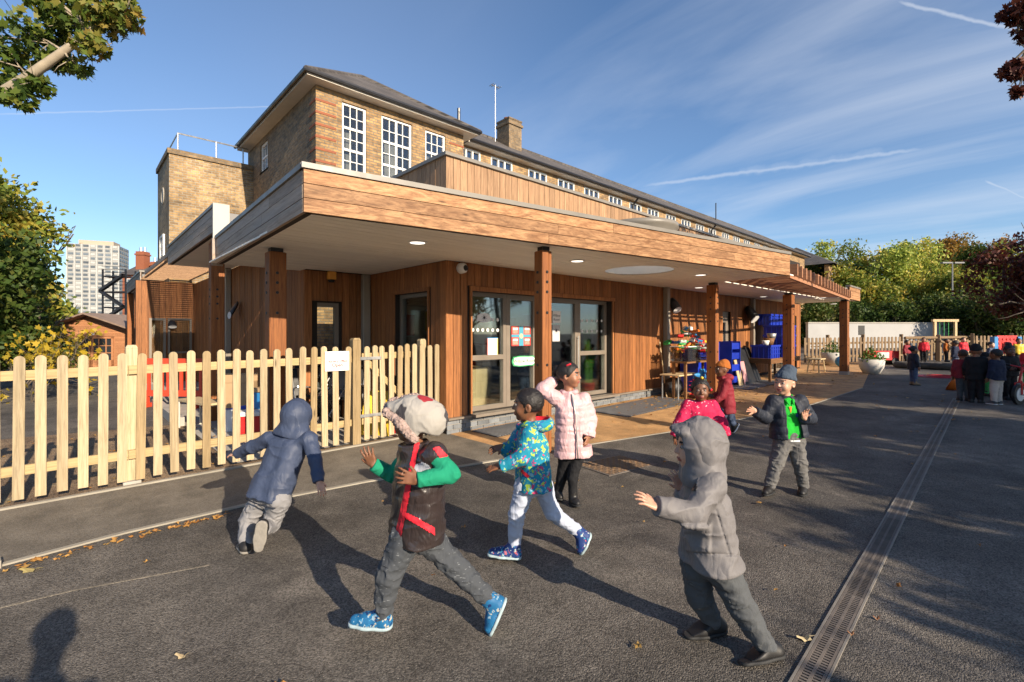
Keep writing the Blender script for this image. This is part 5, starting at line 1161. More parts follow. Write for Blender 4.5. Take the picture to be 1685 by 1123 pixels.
# ---------------------------------------------------------------- far playground on the right
M_OLDP = wood('weathered_picket', (.27, .18, .10), (.19, .125, .065), 'z', .15, .3)
FF = thing('far_picket_fence', 'long weathered picket fence across the far end of the playground', 'fence', gp(1520, 21))
fpk = picket_mesh(.09, 1.02, .022); fpk.materials.clear(); fpk.materials.append(M_OLDP)
def fline(u0, d0, u1, d1, parent, gap=.165, skip=()):
    a, b = gp(u0, d0), gp(u1, d1); n = int((b - a).length / gap); rz = math.atan2((b - a).y, (b - a).x)
    for k in range(n):
        q = a.lerp(b, k / n); uu = u0 + (u1 - u0) * k / n
        if any(s0 < uu < s1 for s0, s1 in skip): continue
        o = bpy.data.objects.new('picket', fpk); COL.objects.link(o); o.location = (q.x, q.y, gz(q.x) + .04); o.rotation_euler = (0, random.gauss(0, .012), rz); setpar(o, parent)
    for zc in (.28, .82):
        m = MB(); dirv = (b - a).normalized(); nn = Vector((-dirv.y, dirv.x, 0))
        q = [(a + nn * .012, -.04), (b + nn * .012, -.04), (b + nn * .05, -.04), (a + nn * .05, -.04), (a + nn * .012, .04), (b + nn * .012, .04), (b + nn * .05, .04), (a + nn * .05, .04)]
        m.add([(v.x, v.y, gz(v.x) + zc + dz) for v, dz in q], [(0, 3, 2, 1), (4, 5, 6, 7), (0, 1, 5, 4), (1, 2, 6, 5), (2, 3, 7, 6), (3, 0, 4, 7)]); build(m, 'rail', M_OLDP, parent)
fline(1325, 19.5, 1486, 20.2, FF); fline(1602, 20.6, 1720, 20.8, FF)
for u in (1362, 1420, 1483, 1600, 1664):
    q = gp(u, 20.3); build(MB().cbox((q.x - .06, q.y - .06, q.z - .1), (q.x + .06, q.y + .06, q.z + 1.16), .01), 'fence_post', M_OLDP, FF)
FG = thing('far_gate', 'wide double picket gate with diagonal braces at the far fence', 'gate', gp(1545, 20.4))
fline(1489, 20.25, 1598, 20.55, FG, .2)
for (u0, z0, u1, z1) in ((1492, .35, 1541, .85), (1547, .85, 1596, .35)):
    a, b = gp(u0, 20.2), gp(u1, 20.4); build(MB().tube([(a.x, a.y, a.z + z0), (b.x, b.y, b.z + z1)], .045, 6), 'brace', M_OLDP, FG)
q = gp(1544, 20.3); build(MB().cbox((q.x - .07, q.y - .07, q.z), (q.x + .07, q.y + .07, q.z + 1.12), .01), 'gate_post', M_OLDP, FG)
a, b = gp(1489, 20.2), gp(1600, 20.45); build(MB().tube([(a.x, a.y, a.z + 1.0), (b.x, b.y, b.z + 1.0)], .06, 6), 'top_bar', M_OLDP, FG)
# white rendered wall beyond
a, b = gp(1330, 33), gp(1600, 34); dirv = (b - a).normalized(); ang = math.atan2(dirv.y, dirv.x); Mw = Matrix.Translation((a.x, a.y, a.z)) @ Matrix.Rotation(ang, 4, 'Z')
WW = thing('white_wall', 'long white rendered boundary wall below the trees', 'wall', a)
ln = (b - a).length; build(MB().box((0, 0, -.5), (ln, .25, 1.75), M=Mw), 'wall', pm('white_render', (.38, .375, .365), .85, .12, .8, .1, 20), WW); build(MB().box((-.02, -.04, 1.751), (ln + .02, .29, 1.83), M=Mw), 'coping', M_CONC, WW); build(MB().box((ln * .30, -.03, .95), (ln * .335, -.002, 1.6), M=Mw), 'panel', M_BLACK, WW)
# timber play frame
p = gp(1555, 27); SF = thing('swing_frame', 'pale timber swing frame standing behind the far gate', 'swing frame', p); Mb = fr_(p)
for x in (-.58, .58): piece('post', (x - .06, -.06, 0), (x + .06, .06, 1.72), M_BEECH, SF, Mb)
piece('crossbeam', (-.72, -.07, 1.722), (.72, .07, 1.86), M_BEECH, SF, Mb)
for x in (-.3, -.05, .2): b = MB(); b.tube([tuple(Mb @ Vector((x, 0, .5))), tuple(Mb @ Vector((x, 0, 1.72)))], .012, 5); build(b, 'rope', M_TGRN, SF)
M_GUTTER2 = pm('dull_lamp_metal', (.17, .175, .18), .6, .1)
# lamp column
p = gp(1567, 35.5); LP = thing('lamp_column', 'tall grey lamp column with two flat heads among the trees', 'lamp post', p); Mb = fr_(p)
build(MB().tube([p, p + Vector((0, 0, 6.3))], [.07, .045], 8), 'column', M_GUTTER2, LP)
for s in (-1, 1): piece('lamp_head', (s * .12 - .02 if s > 0 else -.8, -.12, 6.2), (.8 if s > 0 else -.10, .12, 6.3), M_GUTTER2, LP, Mb)
# planters
M_POTW = pm('white_planter', (.55, .52, .47), .7, .08, 5, .1, 40)
def planter(u, v, r, h, lab):
    p = ground_at(u, v); o = thing('planter', lab, 'planter', p, 'round pale planters under the canopy'); z = gz(p[0])
    build(MB().lathe([(.001, z), (r * .62, z), (r * .9, z + h * .45), (r, z + h), (r * .92, z + h), (r * .85, z + h * .8), (.001, z + h * .8)], (p[0], p[1], 0), 24), 'pot', M_POTW, o, True)
    m = MB(); rr = random.Random(int(u))
    for k in range(240):
        a, q, hh = rr.uniform(0, 6.28), rr.uniform(0, r * 1.05), rr.uniform(.0, .45 * r / .35); c = Vector((p[0] + q * math.cos(a), p[1] + q * math.sin(a), z + h * .85 + hh * (1.1 - q / (r * 1.3)))); s = .055
        d1 = Vector((rr.gauss(0, 1), rr.gauss(0, 1), rr.gauss(0, 1))).normalized(); d2 = d1.orthogonal().normalized(); m.poly([c - d1 * s, c + d2 * s * .45, c + d1 * s, c - d2 * s * .45])
    tag(build(m, 'foliage', M_SHRUB, o), kind='stuff'); return o
M_SHRUB = leafmat('shrub_leaf', [(.03, .07, .012), (.07, .14, .02), (.12, .2, .03)])
planter(1434, 615, .36, .46, 'round white planter with a green shrub right of the last canopy post'); planter(1371, 601.5, .42, .5, 'round white planter further back behind the wooden stool'); 
# stools, balls, tyres and other bits
def stool(u, v, w, h, lab):
    p = ground_at(u, v); z = gz(p[0]); o = thing('wooden_stool', lab, 'stool', p)
    build(MB().cbox((p[0] - w / 2, p[1] - .18, z + h - .04), (p[0] + w / 2, p[1] + .18, z + h), .006), 'seat', M_BEECH, o)
    for (a, b) in ((-1, -1), (1, -1), (1, 1), (-1, 1)): build(MB().tube([(p[0] + a * w * .36, p[1] + b * .13, z + h - .04), (p[0] + a * w * .46, p[1] + b * .17, z)], .022, 6), 'leg', M_BEECH, o)
stool(1343, 613, .75, .46, 'wooden stool under the far canopy beside the post'); stool(1349, 592, 1.4, .62, 'long wooden play table in front of the far fence')
def ball(u, v, r, mt, lab, squash=1.0, nm='ball', cat='ball'):
    p = ground_at(u, v); z = gz(p[0]); m = MB(); m.lathe([(max(.001, r * math.sin(t)), z + r * squash - r * squash * math.cos(t)) for t in np.linspace(0, math.pi, 11)], (p[0], p[1], 0), 16); return tag(build(m, nm, mt, None, True), lab, cat)
ball(1384, 604, .2, M_TLB, 'blue ball lying on the ground under the far canopy')
# orange toy hard hat lying on its side
p = ground_at(1570, 642); z = gz(p[0]); HH = thing('play_helmet', 'bright orange plastic bowl lying tipped over on the tarmac', 'toy', p); m = MB(); Mx = Matrix.Translation((p[0], p[1], z + .16)) @ Matrix.Rotation(R_(125), 4, Vector(rgt)) @ Matrix.Rotation(.5, 4, Vector(fwd))
vs = []; n = 18; prof = [(.001, .16), (.1, .14), (.17, .07), (.2, -.02), (.23, -.03), (.19, -.02)]
for (r, h) in prof:
    for k in range(n): a = 2 * math.pi * k / n; vs.append(tuple(Mx @ Vector((r * math.cos(a), r * math.sin(a), h))))
m.add(vs, [(i * n + k, i * n + (k + 1) % n, (i + 1) * n + (k + 1) % n, (i + 1) * n + k) for i in range(len(prof) - 1) for k in range(n)]); build(m, 'bowl', M_ORG, HH, True)
build(MB().tube([tuple(Mx @ Vector((.215 * math.cos(a), .215 * math.sin(a), -.025))) for a in np.linspace(0, 6.283, 20)], .012, 5), 'brim', M_ORG, HH)
M_TYRE = pm('old_tyre', (.06, .052, .045), .9, .2, 6, .3, 40)
for i, (u, v, lab) in enumerate([(1496, 606, 'old rubber tyre planter lying left of the girl in boots'), (1524, 607, 'old rubber tyre planter behind the girl in boots'), (1546, 608, 'old rubber tyre planter in front of the far gate, right one')]):
    p = ground_at(u, v); z = gz(p[0]); m = MB(); m.lathe([(.28, z + .02), (.36, z), (.45, z + .05), (.46, z + .14), (.40, z + .22), (.28, z + .2), (.27, z + .1), (.28, z + .02)], (p[0], p[1], 0), 22); tag(build(m, 'tyre', M_TYRE, None, True), lab, 'tyre', 'tyres by the far fence')
for i, (u, v, r) in enumerate([(1542, 621, .45), (1554, 622, .4)]):
    p = ground_at(u, v); m = MB(); m.tube([(p[0] + r * math.cos(a), p[1] + r * math.sin(a), gz(p[0]) + .02 + i * .03) for a in np.linspace(0, 6.283, 28)], .016, 6); tag(build(m, 'plastic_hoop', pm('pink_hoop', (.5, .06, .14), .5, .1) if i == 0 else M_TRED), ['pink plastic hoop lying flat on the tarmac', 'red plastic hoop overlapping the pink hoop on the tarmac'][i], 'hoop')
p = gp(1655, 17.5); RS = thing('red_play_panel', 'red plastic play panel with blue sides near the far fence', 'play panel', p); Mb = fr_(p)
piece('panel', (-.36, -.05, .45), (.36, .05, 1.12), M_TRED, RS, Mb)
for s in (-1, 1): piece('side_post', (s * .43 - .065, -.09, 0), (s * .43 + .065, .09, 1.08), M_TLB, RS, Mb)
for i in range(5):
    for j in range(4): c = Mb @ Vector((-.28 + i * .14, -.051, .54 + j * .15)); ax = Mb.to_3x3() @ Vector((0, 1, 0)); build(MB().tube([c, c - ax * .02], .045, 8), 'stud', M_TRED, RS)
p = gp(1450, 18.6); CT = thing('toy_cart', 'low red and grey toy cart in front of the far fence', 'toy cart', p); Mb = fr_(p)
piece('body', (-.5, -.25, .2), (.5, .25, .55), M_TRED, CT, Mb); piece('panel', (-.35, -.27, .28), (.1, -.251, .5), M_STEEL, CT, Mb)
for x in (-.35, .35): c = Mb @ Vector((x, -.27, .15)); ax = Mb.to_3x3() @ Vector((0, 1, 0)); build(MB().tube([c, c + ax * .5], .14, 12), 'wheel', M_BLACK, CT)
# red tricycle at the right edge
def trike(u, v, rz, lab):
    p = ground_at(u, v); o = thing('tricycle', lab, 'tricycle', p); Mb = fr_(Vector((p[0], p[1], gz(p[0]))), rz)
    T = lambda q: tuple(Mb @ Vector(q))
    def wheel(c, r, w, nm):
        ax = Vector((0, 1, 0)); m = MB(); m.tube([T((c[0], c[1] - w / 2, c[2])), T((c[0], c[1] + w / 2, c[2]))], r, 20); wo = build(m, nm, M_BLACK, o)
        m = MB(); m.tube([T((c[0], c[1] - w / 2 - .008, c[2])), T((c[0], c[1] + w / 2 + .008, c[2]))], r * .66, 16); build(m, 'rim', M_WHITE, wo)
    wheel((0, 0, .19), .19, .05, 'wheel'); wheel((.55, -.2, .12), .12, .045, 'wheel'); wheel((.55, .2, .12), .12, .045, 'wheel')
    for (pts, r, nm) in [([(.02, 0, .42), (.1, 0, .62), (.14, 0, .7)], .018, 'steering_column'), ([(0, -.05, .19), (.0, -.05, .40), (.03, 0, .42)], .014, 'fork'), ([(0, .05, .19), (.0, .05, .40), (.03, 0, .42)], .014, 'fork'), ([(.05, 0, .45), (.25, 0, .28), (.5, 0, .24), (.55, 0, .14)], .022, 'frame_tube'), ([(.55, -.2, .12), (.55, .2, .12)], .014, 'axle'), ([(.1, -.2, .74), (.12, -.12, .72), (.14, 0, .69), (.12, .12, .72), (.1, .2, .74)], .013, 'handlebar')]:
        build(MB().tube([T(q) for q in pts], r, 8), nm, M_TRED, o)
    for s in (-1, 1): build(MB().tube([T((.1, s * .16, .74)), T((.09, s * .23, .745))], .018, 8), 'grip', M_BLACK, o)
    build(MB().cbox((.36, -.11, .34), (.6, .11, .38), .015, M=Mb), 'seat', M_TRED, o); build(MB().tube([T((.47, 0, .26)), T((.47, 0, .34))], .02, 8), 'seat_post', M_STEEL, o)
    m = MB(); m.tube([T((0, -.09, .19)), T((0, .09, .19))], .012, 6); build(m, 'pedal_axle', M_STEEL, o); build(MB().box((-.04, -.15, .14), (.04, -.09, .16), M=Mb), 'pedal', M_BLACK, o)
trike(1676, 666, R_(20), 'red tricycle with white wheel discs at the right edge'); trike(1609, 655, R_(35), 'small red tricycle half hidden behind the boy in navy')
# fallen leaves: scattered, uncountable
M_FALL = leafmat('fallen_leaf', [(.20, .08, .02), (.34, .16, .04), (.42, .24, .07), (.30, .2, .06)], .1)
def fallen():
    m = MB(); rr = random.Random(11)
    def leaf(x, y, s, z=None):
        a = rr.uniform(0, 6.28); z = (gz(x) + .012) if z is None else z; pts = []
        for k in range(10):
            t = 2 * math.pi * k / 10; r = s * (1 if k % 2 == 0 else .55) * (1.15 if k == 0 else 1); pts.append((x + r * math.cos(t + a), y + r * .8 * math.sin(t + a), z + rr.uniform(0, .018)))
        m.poly(pts)
    for k in range(430): leaf(rr.gauss(9.9, 1.3), min(5.6, max(3.4, rr.gauss(4.9, .55))), rr.uniform(.025, .05))
    for k in range(120): leaf(rr.uniform(12, 18.5), rr.uniform(3.3, 5.5), rr.uniform(.03, .06))
    for k in range(70): x = rr.uniform(-.8, 1.0); leaf(x, 4.44 + .05 * x + rr.gauss(-.04, .035), rr.uniform(.018, .035))
    for k in range(75): leaf(rr.uniform(.2, 14), rr.uniform(.2, 4.6), rr.uniform(.012, .032))
    for k in range(60): leaf(rr.uniform(8, 20), rr.uniform(-1.5, 3.0), rr.uniform(.025, .05))
    for k in range(160): leaf(rr.uniform(-1.5, 3), rr.uniform(6.1, 9.5), rr.uniform(.015, .03))
    return tag(build(m, 'fallen_leaves', M_FALL), 'brown and yellow fallen leaves scattered over paving and tarmac', 'leaves', kind='stuff')
fallen()
for (u, v, s, col, lab) in [(1323, 1053, .045, (.50, .40, .22), 'pale dry leaf lying beside the drain channel'), (50, 940, .07, (.34, .27, .10), 'large yellow green leaf by the kerb at the left'), (1400, 1045, .02, (.3, .14, .06), 'small brown twig leaf right of the drain channel'), (1442, 1020, .02, (.28, .12, .05), 'curled red brown leaf right of the drain channel'), (300, 1082, .035, (.36, .28, .16), 'pale dry leaf with a stalk at bottom left')]:
    p = ground_at(u, v); m = MB(); pts = []; a0 = random.uniform(0, 6)
    n = 14
    for k in range(n):
        t = 2 * math.pi * k / n; r = s * (1 if k % 2 == 0 else .62) * (1.3 if k in (0, n // 2) else 1); pts.append((p[0] + r * math.cos(t) * rgt[0] + r * .5 * math.sin(t) * fwd[0], p[1] + r * math.cos(t) * rgt[1] + r * .5 * math.sin(t) * fwd[1], gz(p[0]) + .012 + .01 * math.cos(2 * t)))
    m.poly(pts); tag(build(m, 'fallen_leaf', pm('leaf_%d' % int(u), col, .7, .2, 30, .2)), lab, 'leaf')
# ---------------------------------------------------------------- trees
def np_mesh(name, V, F, mats, smooth=False, mi=None):
    """mesh from numpy arrays; F is (n, k)"""
    me = bpy.data.meshes.new(name); n, k = F.shape
    me.vertices.add(len(V)); me.vertices.foreach_set('co', np.ascontiguousarray(V, dtype=np.float32).ravel())
    me.loops.add(n * k); me.loops.foreach_set('vertex_index', np.ascontiguousarray(F, dtype=np.int32).ravel())
    me.polygons.add(n); me.polygons.foreach_set('loop_start', np.arange(0, n * k, k, dtype=np.int32)); me.polygons.foreach_set('loop_total', np.full(n, k, dtype=np.int32))
    if smooth: me.polygons.foreach_set('use_smooth', np.ones(n, dtype=bool))
    for m in (mats if isinstance(mats, (list, tuple)) else [mats]): me.materials.append(m)
    if mi is not None: me.polygons.foreach_set('material_index', mi.astype(np.int32))
    me.update(calc_edges=True); return me
def leaf_cloud(C, size, rng, shape='quad', droop=.0):
    """leaf faces at centres C"""
    n = len(C); a = rng.normal(size=(n, 3)); a[:, 2] -= droop; a /= np.linalg.norm(a, axis=1)[:, None]
    b = rng.normal(size=(n, 3)); b -= (b * a).sum(1)[:, None] * a; b /= np.linalg.norm(b, axis=1)[:, None]
    s = size * rng.uniform(.65, 1.35, n)[:, None]; c3 = np.cross(a, b)
    if shape == 'quad':
        V = np.stack([C - a * s, C + b * s * .55 + c3 * s * .12, C + a * s, C - b * s * .55 + c3 * s * .12], 1)
    else:   # five-lobed maple outline
        ang = np.array([-90, -60, -20, 5, 30, 60, 90, 120, 150, 175, 200, 240]) * math.pi / 180
        rad = np.array([.35, .55, 1.0, .55, 1.05, .6, 1.15, .6, 1.05, .55, 1.0, .55])
        bend = .18 * rng.uniform(-1, 1, n)[:, None]
        V = np.stack([C + (a * math.sin(t) + b * math.cos(t)) * s * r + c3 * s * bend * (math.cos(t) ** 2) * r for t, r in zip(ang, rad)], 1)
    k = V.shape[1]; return V.reshape(-1, 3), np.arange(n * k).reshape(n, k)
def grow(rng, p, d, length, rad, depth, out, tips, spread=.6, upb=.15):
    """recursive limbs"""
    pts = [p]; rr = [rad]; q = p.copy(); dd = d.copy()
    for i in range(4):
        dd = dd + rng.normal(size=3) * .13 + np.array([0, 0, upb * .35]); dd /= np.linalg.norm(dd); q = q + dd * length / 4; pts.append(q.copy()); rr.append(rad * (1 - .55 * (i + 1) / 4))
    out.append((pts, rr))
    if depth == 0: tips.append(q.copy()); tips.append(pts[2].copy()); return
    for k in range(rng.integers(2, 4) + (depth > 1)):
        nd = dd + rng.normal(size=3) * spread; nd[2] += upb; nd /= np.linalg.norm(nd)
        grow(rng, pts[rng.integers(2, 5)], nd, length * rng.uniform(.55, .8), rad * .5, depth - 1, out, tips, spread, upb)
M_BARK = pm('tree_bark', (.10, .08, .06), .9, .25, 6, .6, 25, bdist=.02)
M_BARKP = pm('pale_plane_bark', (.30, .25, .18), .85, .3, 5, .3, 20)
def tree(name, label, base, height, rx, rz_, mat, n=9000, leaf=.16, trunk=.2, seed=1, group=None, crown_lo=.25, cat='tree', bark=None, clump=.5, depth=3, dense=.65, lobes=9):
    rng = np.random.default_rng(seed); T = thing(name, label, cat, base, group); base = np.array(base, dtype=float)
    out, tips = [], []; h0 = height * crown_lo
    q = base + np.array([rng.normal() * .1, rng.normal() * .1, h0]); out.append(([base - np.array([0, 0, .2]), (base + q) / 2 + rng.normal(size=3) * .04, q], [trunk * 1.25, trunk, trunk * .85]))
    for k in range(5):
        a = 2 * math.pi * k / 5 + rng.uniform(-.4, .4); el = rng.uniform(.5, 1.2); dd = np.array([math.cos(a) * math.cos(el), math.sin(a) * math.cos(el), math.sin(el)])
        grow(rng, q - np.array([0, 0, rng.uniform(0, h0 * .25)]), dd, (height - h0) * rng.uniform(.35, .5), trunk * .5, depth - 1, out, tips)
    m = MB()
    for pts, rr in out: m.tube(pts, [max(.006, r) for r in rr], 6 if rr[0] > .03 else 4)
    build(m, 'trunk', bark or M_BARK, T, True)
    # crown: clumps on lobes of an uneven ellipsoid, mostly near its surface
    cc = base + np.array([0, 0, (height + h0) / 2]); L = []
    for k in range(lobes):
        v = rng.normal(size=3); v /= np.linalg.norm(v); L.append((cc + v * np.array([rx, rx, (height - h0) / 2]) * rng.uniform(.35, .68), rng.uniform(.38, .6)))
    ncl = max(40, n // 45); cl = []
    for k in range(ncl):
        c, s = L[rng.integers(len(L))]; v = rng.normal(size=3); v /= np.linalg.norm(v); r = rng.uniform(.35, 1.05) ** dense
        cl.append(c + v * np.array([rx, rx, rz_]) * s * r)
    cl = np.array(cl); cl[:, 2] = np.maximum(cl[:, 2], base[2] + h0 * .6)
    idx = rng.integers(0, len(cl), n); C = cl[idx] + rng.normal(size=(n, 3)) * clump * np.array([1, 1, .7]) * .5
    V, F = leaf_cloud(C, leaf, rng); link('crown', np_mesh('crown', V, F, mat), None, T); return T
LG = leafmat('leaf_green_autumn', [(.06, .10, .018), (.13, .19, .03), (.24, .27, .04), (.38, .32, .05), (.46, .32, .05)])
LGY = leafmat('leaf_yellow_green', [(.15, .22, .04), (.27, .35, .06), (.40, .45, .08), (.52, .46, .09), (.55, .40, .09)])
LD = leafmat('leaf_dark_green', [(.02, .045, .01), (.045, .085, .016), (.08, .12, .022), (.14, .13, .03)])
LO = leafmat('leaf_orange', [(.12, .10, .02), (.26, .17, .03), (.36, .20, .04), (.34, .15, .03)])
LY = leafmat('leaf_bright_yellow', [(.30, .24, .03), (.52, .36, .03), (.60, .42, .03)], .4)
LC = leafmat('leaf_copper', [(.035, .012, .010), (.08, .022, .016), (.13, .035, .02), (.10, .05, .02)], .25)
# left of the picture
tree('broadleaf_tree', 'tall yellowing broadleaf tree at the left edge behind the fence', gp(-55, 15), 6.9, 2.2, 2.6, LG, 16000, .10, .2, 21, crown_lo=.12, clump=.45)
tree('broadleaf_tree', 'greener broadleaf tree to the left of the far apartment tower', gp(48, 23), 5.3, 1.6, 2.1, LG, 13000, .12, .16, 22, crown_lo=.08, clump=.45)
tree('broadleaf_tree', 'dark tree partly hidden at the left edge beside the yellow shrub', gp(-60, 12), 4.0, 1.7, 1.9, LD, 9000, .09, .12, 23, crown_lo=.05, clump=.4)
tree('evergreen_shrub', 'dark evergreen shrub low behind the fence at the left', gp(28, 12.5), 2.0, 1.2, .9, LD, 6000, .07, .06, 24, crown_lo=.02, clump=.3, cat='shrub')
tree('evergreen_shrub', 'dark green shrub left of the wooden cabin', gp(38, 17.5), 2.4, 1.1, 1.1, LD, 6000, .08, .06, 25, crown_lo=.02, clump=.3, cat='shrub')
def yellow_shrub():
    b = gp(52, 10.5); T = thing('maple_shrub', 'young maple shrub with large bright yellow leaves left of the cabin', 'shrub', b); rng = np.random.default_rng(5)
    out, tips = [], []
    for k in range(6):
        a = rng.uniform(0, 6.28); d = np.array([math.cos(a) * .6, math.sin(a) * .6, 1.0]); d /= np.linalg.norm(d); grow(rng, np.array(b), d, .95, .022, 2, out, tips, .55, .1)
    m = MB(); [m.tube(p, [max(.004, r) for r in rr], 4) for p, rr in out]; build(m, 'stems', M_BARK, T)
    tp = np.array([t for t in tips] + [p for pts, _ in out for p in pts[2:]]); C = tp[rng.integers(0, len(tp), 430)] + rng.normal(size=(430, 3)) * .12
    V, F = leaf_cloud(C, .06, rng, 'maple', .3); link('crown', np_mesh('crown', V, F, LY), None, T)
yellow_shrub()
for i, (u, d, h, w) in enumerate([(230, 34, 2.3, 2.2), (120, 36, 2.6, 2.4), (175, 38, 2.2, 2.4), (20, 32, 3.2, 3), (290, 40, 2.4, 2.5)]):
    tree('hedge_shrub', ['low green hedge shrub behind the cabin roof', 'low green hedge shrub left of the fire escape', 'low hedge shrub below the fire escape', 'dense shrub far behind the left trees', 'low hedge shrub behind the canopy posts'][i], gp(u, d), h, w, h * .6, LD, 3500, .13, .08, 40 + i, crown_lo=.02, cat='shrub', group='hedge shrubs at the left')
# overhanging plane branch, top left; its trunk stands left of the view
def overhang(name, label, trunk_base, route, clumps, mat, leaf, n, seed, bark, thick=.11):
    T = thing(name, label, 'tree', trunk_base); rng = np.random.default_rng(seed); m = MB(); tb = np.array(trunk_base)
    p0 = np.array(route[0]); m.tube([tb - [0, 0, .2], tb + [0, 0, 1.5], tb * .6 + p0 * .4 + [0, 0, .6], p0], [thick * 2, thick * 1.8, thick * 1.5, thick * 1.1], 10)
    k = len(route); m.tube([np.array(q) for q in route], [thick * (1 - .72 * i / (k - 1)) for i in range(k)], 9)
    C = []
    for (c, r, w) in clumps:
        c = np.array(c); j = min(range(k), key=lambda i: np.linalg.norm(np.array(route[i]) - c)); s = np.array(route[j]); m.tube([s, (s + c) / 2 + rng.normal(size=3) * .06, c], [.022, .014, .006], 5)
        for t in range(5):
            e = c + rng.normal(size=3) * r * .7; m.tube([(s + c) / 2, (c + e) / 2 + rng.normal(size=3) * .03, e], [.009, .006, .003], 4)
        nn = int(n * w); v = rng.normal(size=(nn, 3)); v /= np.linalg.norm(v, axis=1)[:, None]; C.append(c + v * r * (rng.uniform(0, 1, nn) ** .45)[:, None] * np.array([1, 1, .75]))
    build(m, 'trunk', bark, T, True); C = np.concatenate(C); V, F = leaf_cloud(C, leaf, rng, 'maple', .5); link('crown', np_mesh('crown', V, F, mat), None, T)
D7 = 7.0
LP_ = leafmat('leaf_plane', [(.03, .06, .01), (.06, .10, .015), (.11, .15, .02), (.20, .18, .03), (.30, .17, .04)], .3)
overhang('plane_tree', 'leafy plane tree branch reaching in at the top left corner', gp(-330, 7.4),
         [at(-120, 215, D7), at(-20, 170, D7), at(45, 128, D7), at(105, 85, D7), at(150, 50, D7 + .1), at(200, 25, D7 + .2)],
         [(at(*q, D7 + dd), r, w) for q, dd, r, w in [((60, 60), .25, .42, .13), ((120, 30), .3, .42, .15), ((170, 30), .1, .36, .13), ((205, 30), 0, .25, .06), ((150, 75), -.1, .25, .06), ((20, 95), .35, .38, .12), ((100, 100), .2, .25, .06), ((60, 140), .0, .22, .05), ((30, 165), -.1, .22, .045), ((5, 135), .2, .32, .08), ((90, 5), .3, .4, .12), ((190, 5), .1, .3, .08), ((130, 110), .1, .18, .02), ((-130, 40), .4, .6, .2), ((-230, -60), .6, .8, .3), ((-60, -120), .5, .7, .28), ((80, -130), .6, .6, .22), ((-330, 60), .7, .8, .28), ((-180, -260), .6, .8, .3), ((-420, -120), .8, .9, .3), ((-300, -330), .8, .9, .3)]],
         LP_, .060, 2300, 31, M_BARKP, .10)
overhang('copper_tree', 'dark copper leaved branch reaching in at the top right corner', gp(2250, 6.5),
         [at(1900, 60, 6.5), at(1800, 60, 6.5), at(1740, 60, 6.5), at(1695, 75, 6.5)],
         [(at(*q, 6.5), r, w) for q, r, w in [((1672, 20), .2, .2), ((1668, 115), .17, .16), ((1675, 150), .10, .06), ((1710, 40), .3, .3), ((1720, 110), .3, .28), ((1850, -40), .7, .8), ((1950, 60), .7, .8), ((2050, -160), .9, 1.0), ((1820, -220), .7, .8), ((2200, 0), .9, 1.0)]],
         LC, .05, 900, 32, M_BARK, .05)
# far right: wood edge beyond the white wall, tree by tree
far = [(1285, 60, 11.8, 3.2, LO, 'orange autumn tree showing just above the school roof'), (1318, 46, 10.0, 2.9, LGY, 'pale green tree next to the end of the school wing'), (1352, 50, 11.2, 2.4, LGY, 'yellow green tree second from the school wing'), (1408, 47, 11.3, 1.9, LG, 'thin tree with bare twigs left of the largest green tree'), (1462, 44, 9.6, 2.5, LGY, 'bright green tree left of the largest crown'), (1508, 46, 11.6, 3.5, LGY, 'largest yellow green tree in the middle of the wood edge'), (1560, 52, 12.3, 2.6, LO, 'orange tree behind the lamp column'), (1604, 43, 9.6, 1.1, LD, 'slim dark ivy covered tree right of the lamp column'), (1642, 50, 12.2, 2.7, LO, 'orange brown tree right of the ivy covered tree'), (1655, 41, 9.2, 3.0, LG, 'green tree behind the copper tree'), (1580, 40, 7.2, 2.8, LG, 'lower green tree below the lamp column'), (1430, 40, 6.8, 2.6, LG, 'lower green tree above the white wall'), (1372, 41, 6.6, 2.6, LG, 'lower green tree behind the far canopy end')]
for i, (u, d, h, r, mt, lab) in enumerate(far):
    tree('wood_edge_tree', lab, gp(u, d), h, r, h * .33, mt, 9500 if r > 2 else 5000, .14, .17, 60 + i, group='trees beyond the white wall', crown_lo=.16, clump=.75, lobes=13)
for i, (u, d, h, r) in enumerate([(1340, 37, 3.6, 2.2), (1400, 37.5, 3.8, 2.4), (1460, 37, 3.6, 2.4), (1520, 36.5, 4.0, 2.5), (1575, 35, 4.2, 2.4), (1620, 33, 4.3, 2.3), (1672, 31, 4.4, 2.3), (1720, 34, 5.5, 2.6)]):
    tree('understorey_shrub', 'dark green understorey shrub %s of the row above the white wall' % ['first', 'second', 'third', 'fourth', 'fifth', 'sixth', 'seventh', 'eighth'][i], gp(u, d), h, r, h * .5, LD, 6000, .11, .08, 90 + i, group='understorey shrubs at the wood edge', crown_lo=.03, cat='shrub', clump=.6)
tree('copper_beech', 'dark red copper beech hanging low at the right edge', gp(1720, 22), 6.7, 2.7, 3.0, LC, 15000, .10, .2, 120, crown_lo=.2, clump=.5)
# trees on the sunny side behind the viewpoint: their branches throw the long shadows over the tarmac
for i, (x, y, h, r, n) in enumerate([(.9, -8.8, 4.2, 1.6, 2600), (3.2, -8.2, 4.5, 1.7, 2600), (5.9, -8.2, 5.0, 1.9, 3400), (8.8, -8.0, 5.2, 2.0, 6000), (12.2, -8.2, 5.4, 2.2, 9500), (16.0, -8.6, 5.8, 2.5, 11000)]):
    tree('playground_tree', 'sparse autumn tree %s of the row on the sunny side of the playground' % ['first', 'second', 'third', 'fourth', 'fifth', 'sixth'][i], (x, y, gz(x)), h, r, h * .3, LG, n, .12, .11, 140 + i, group='trees along the sunny side of the playground', crown_lo=.36, clump=.36, depth=4)
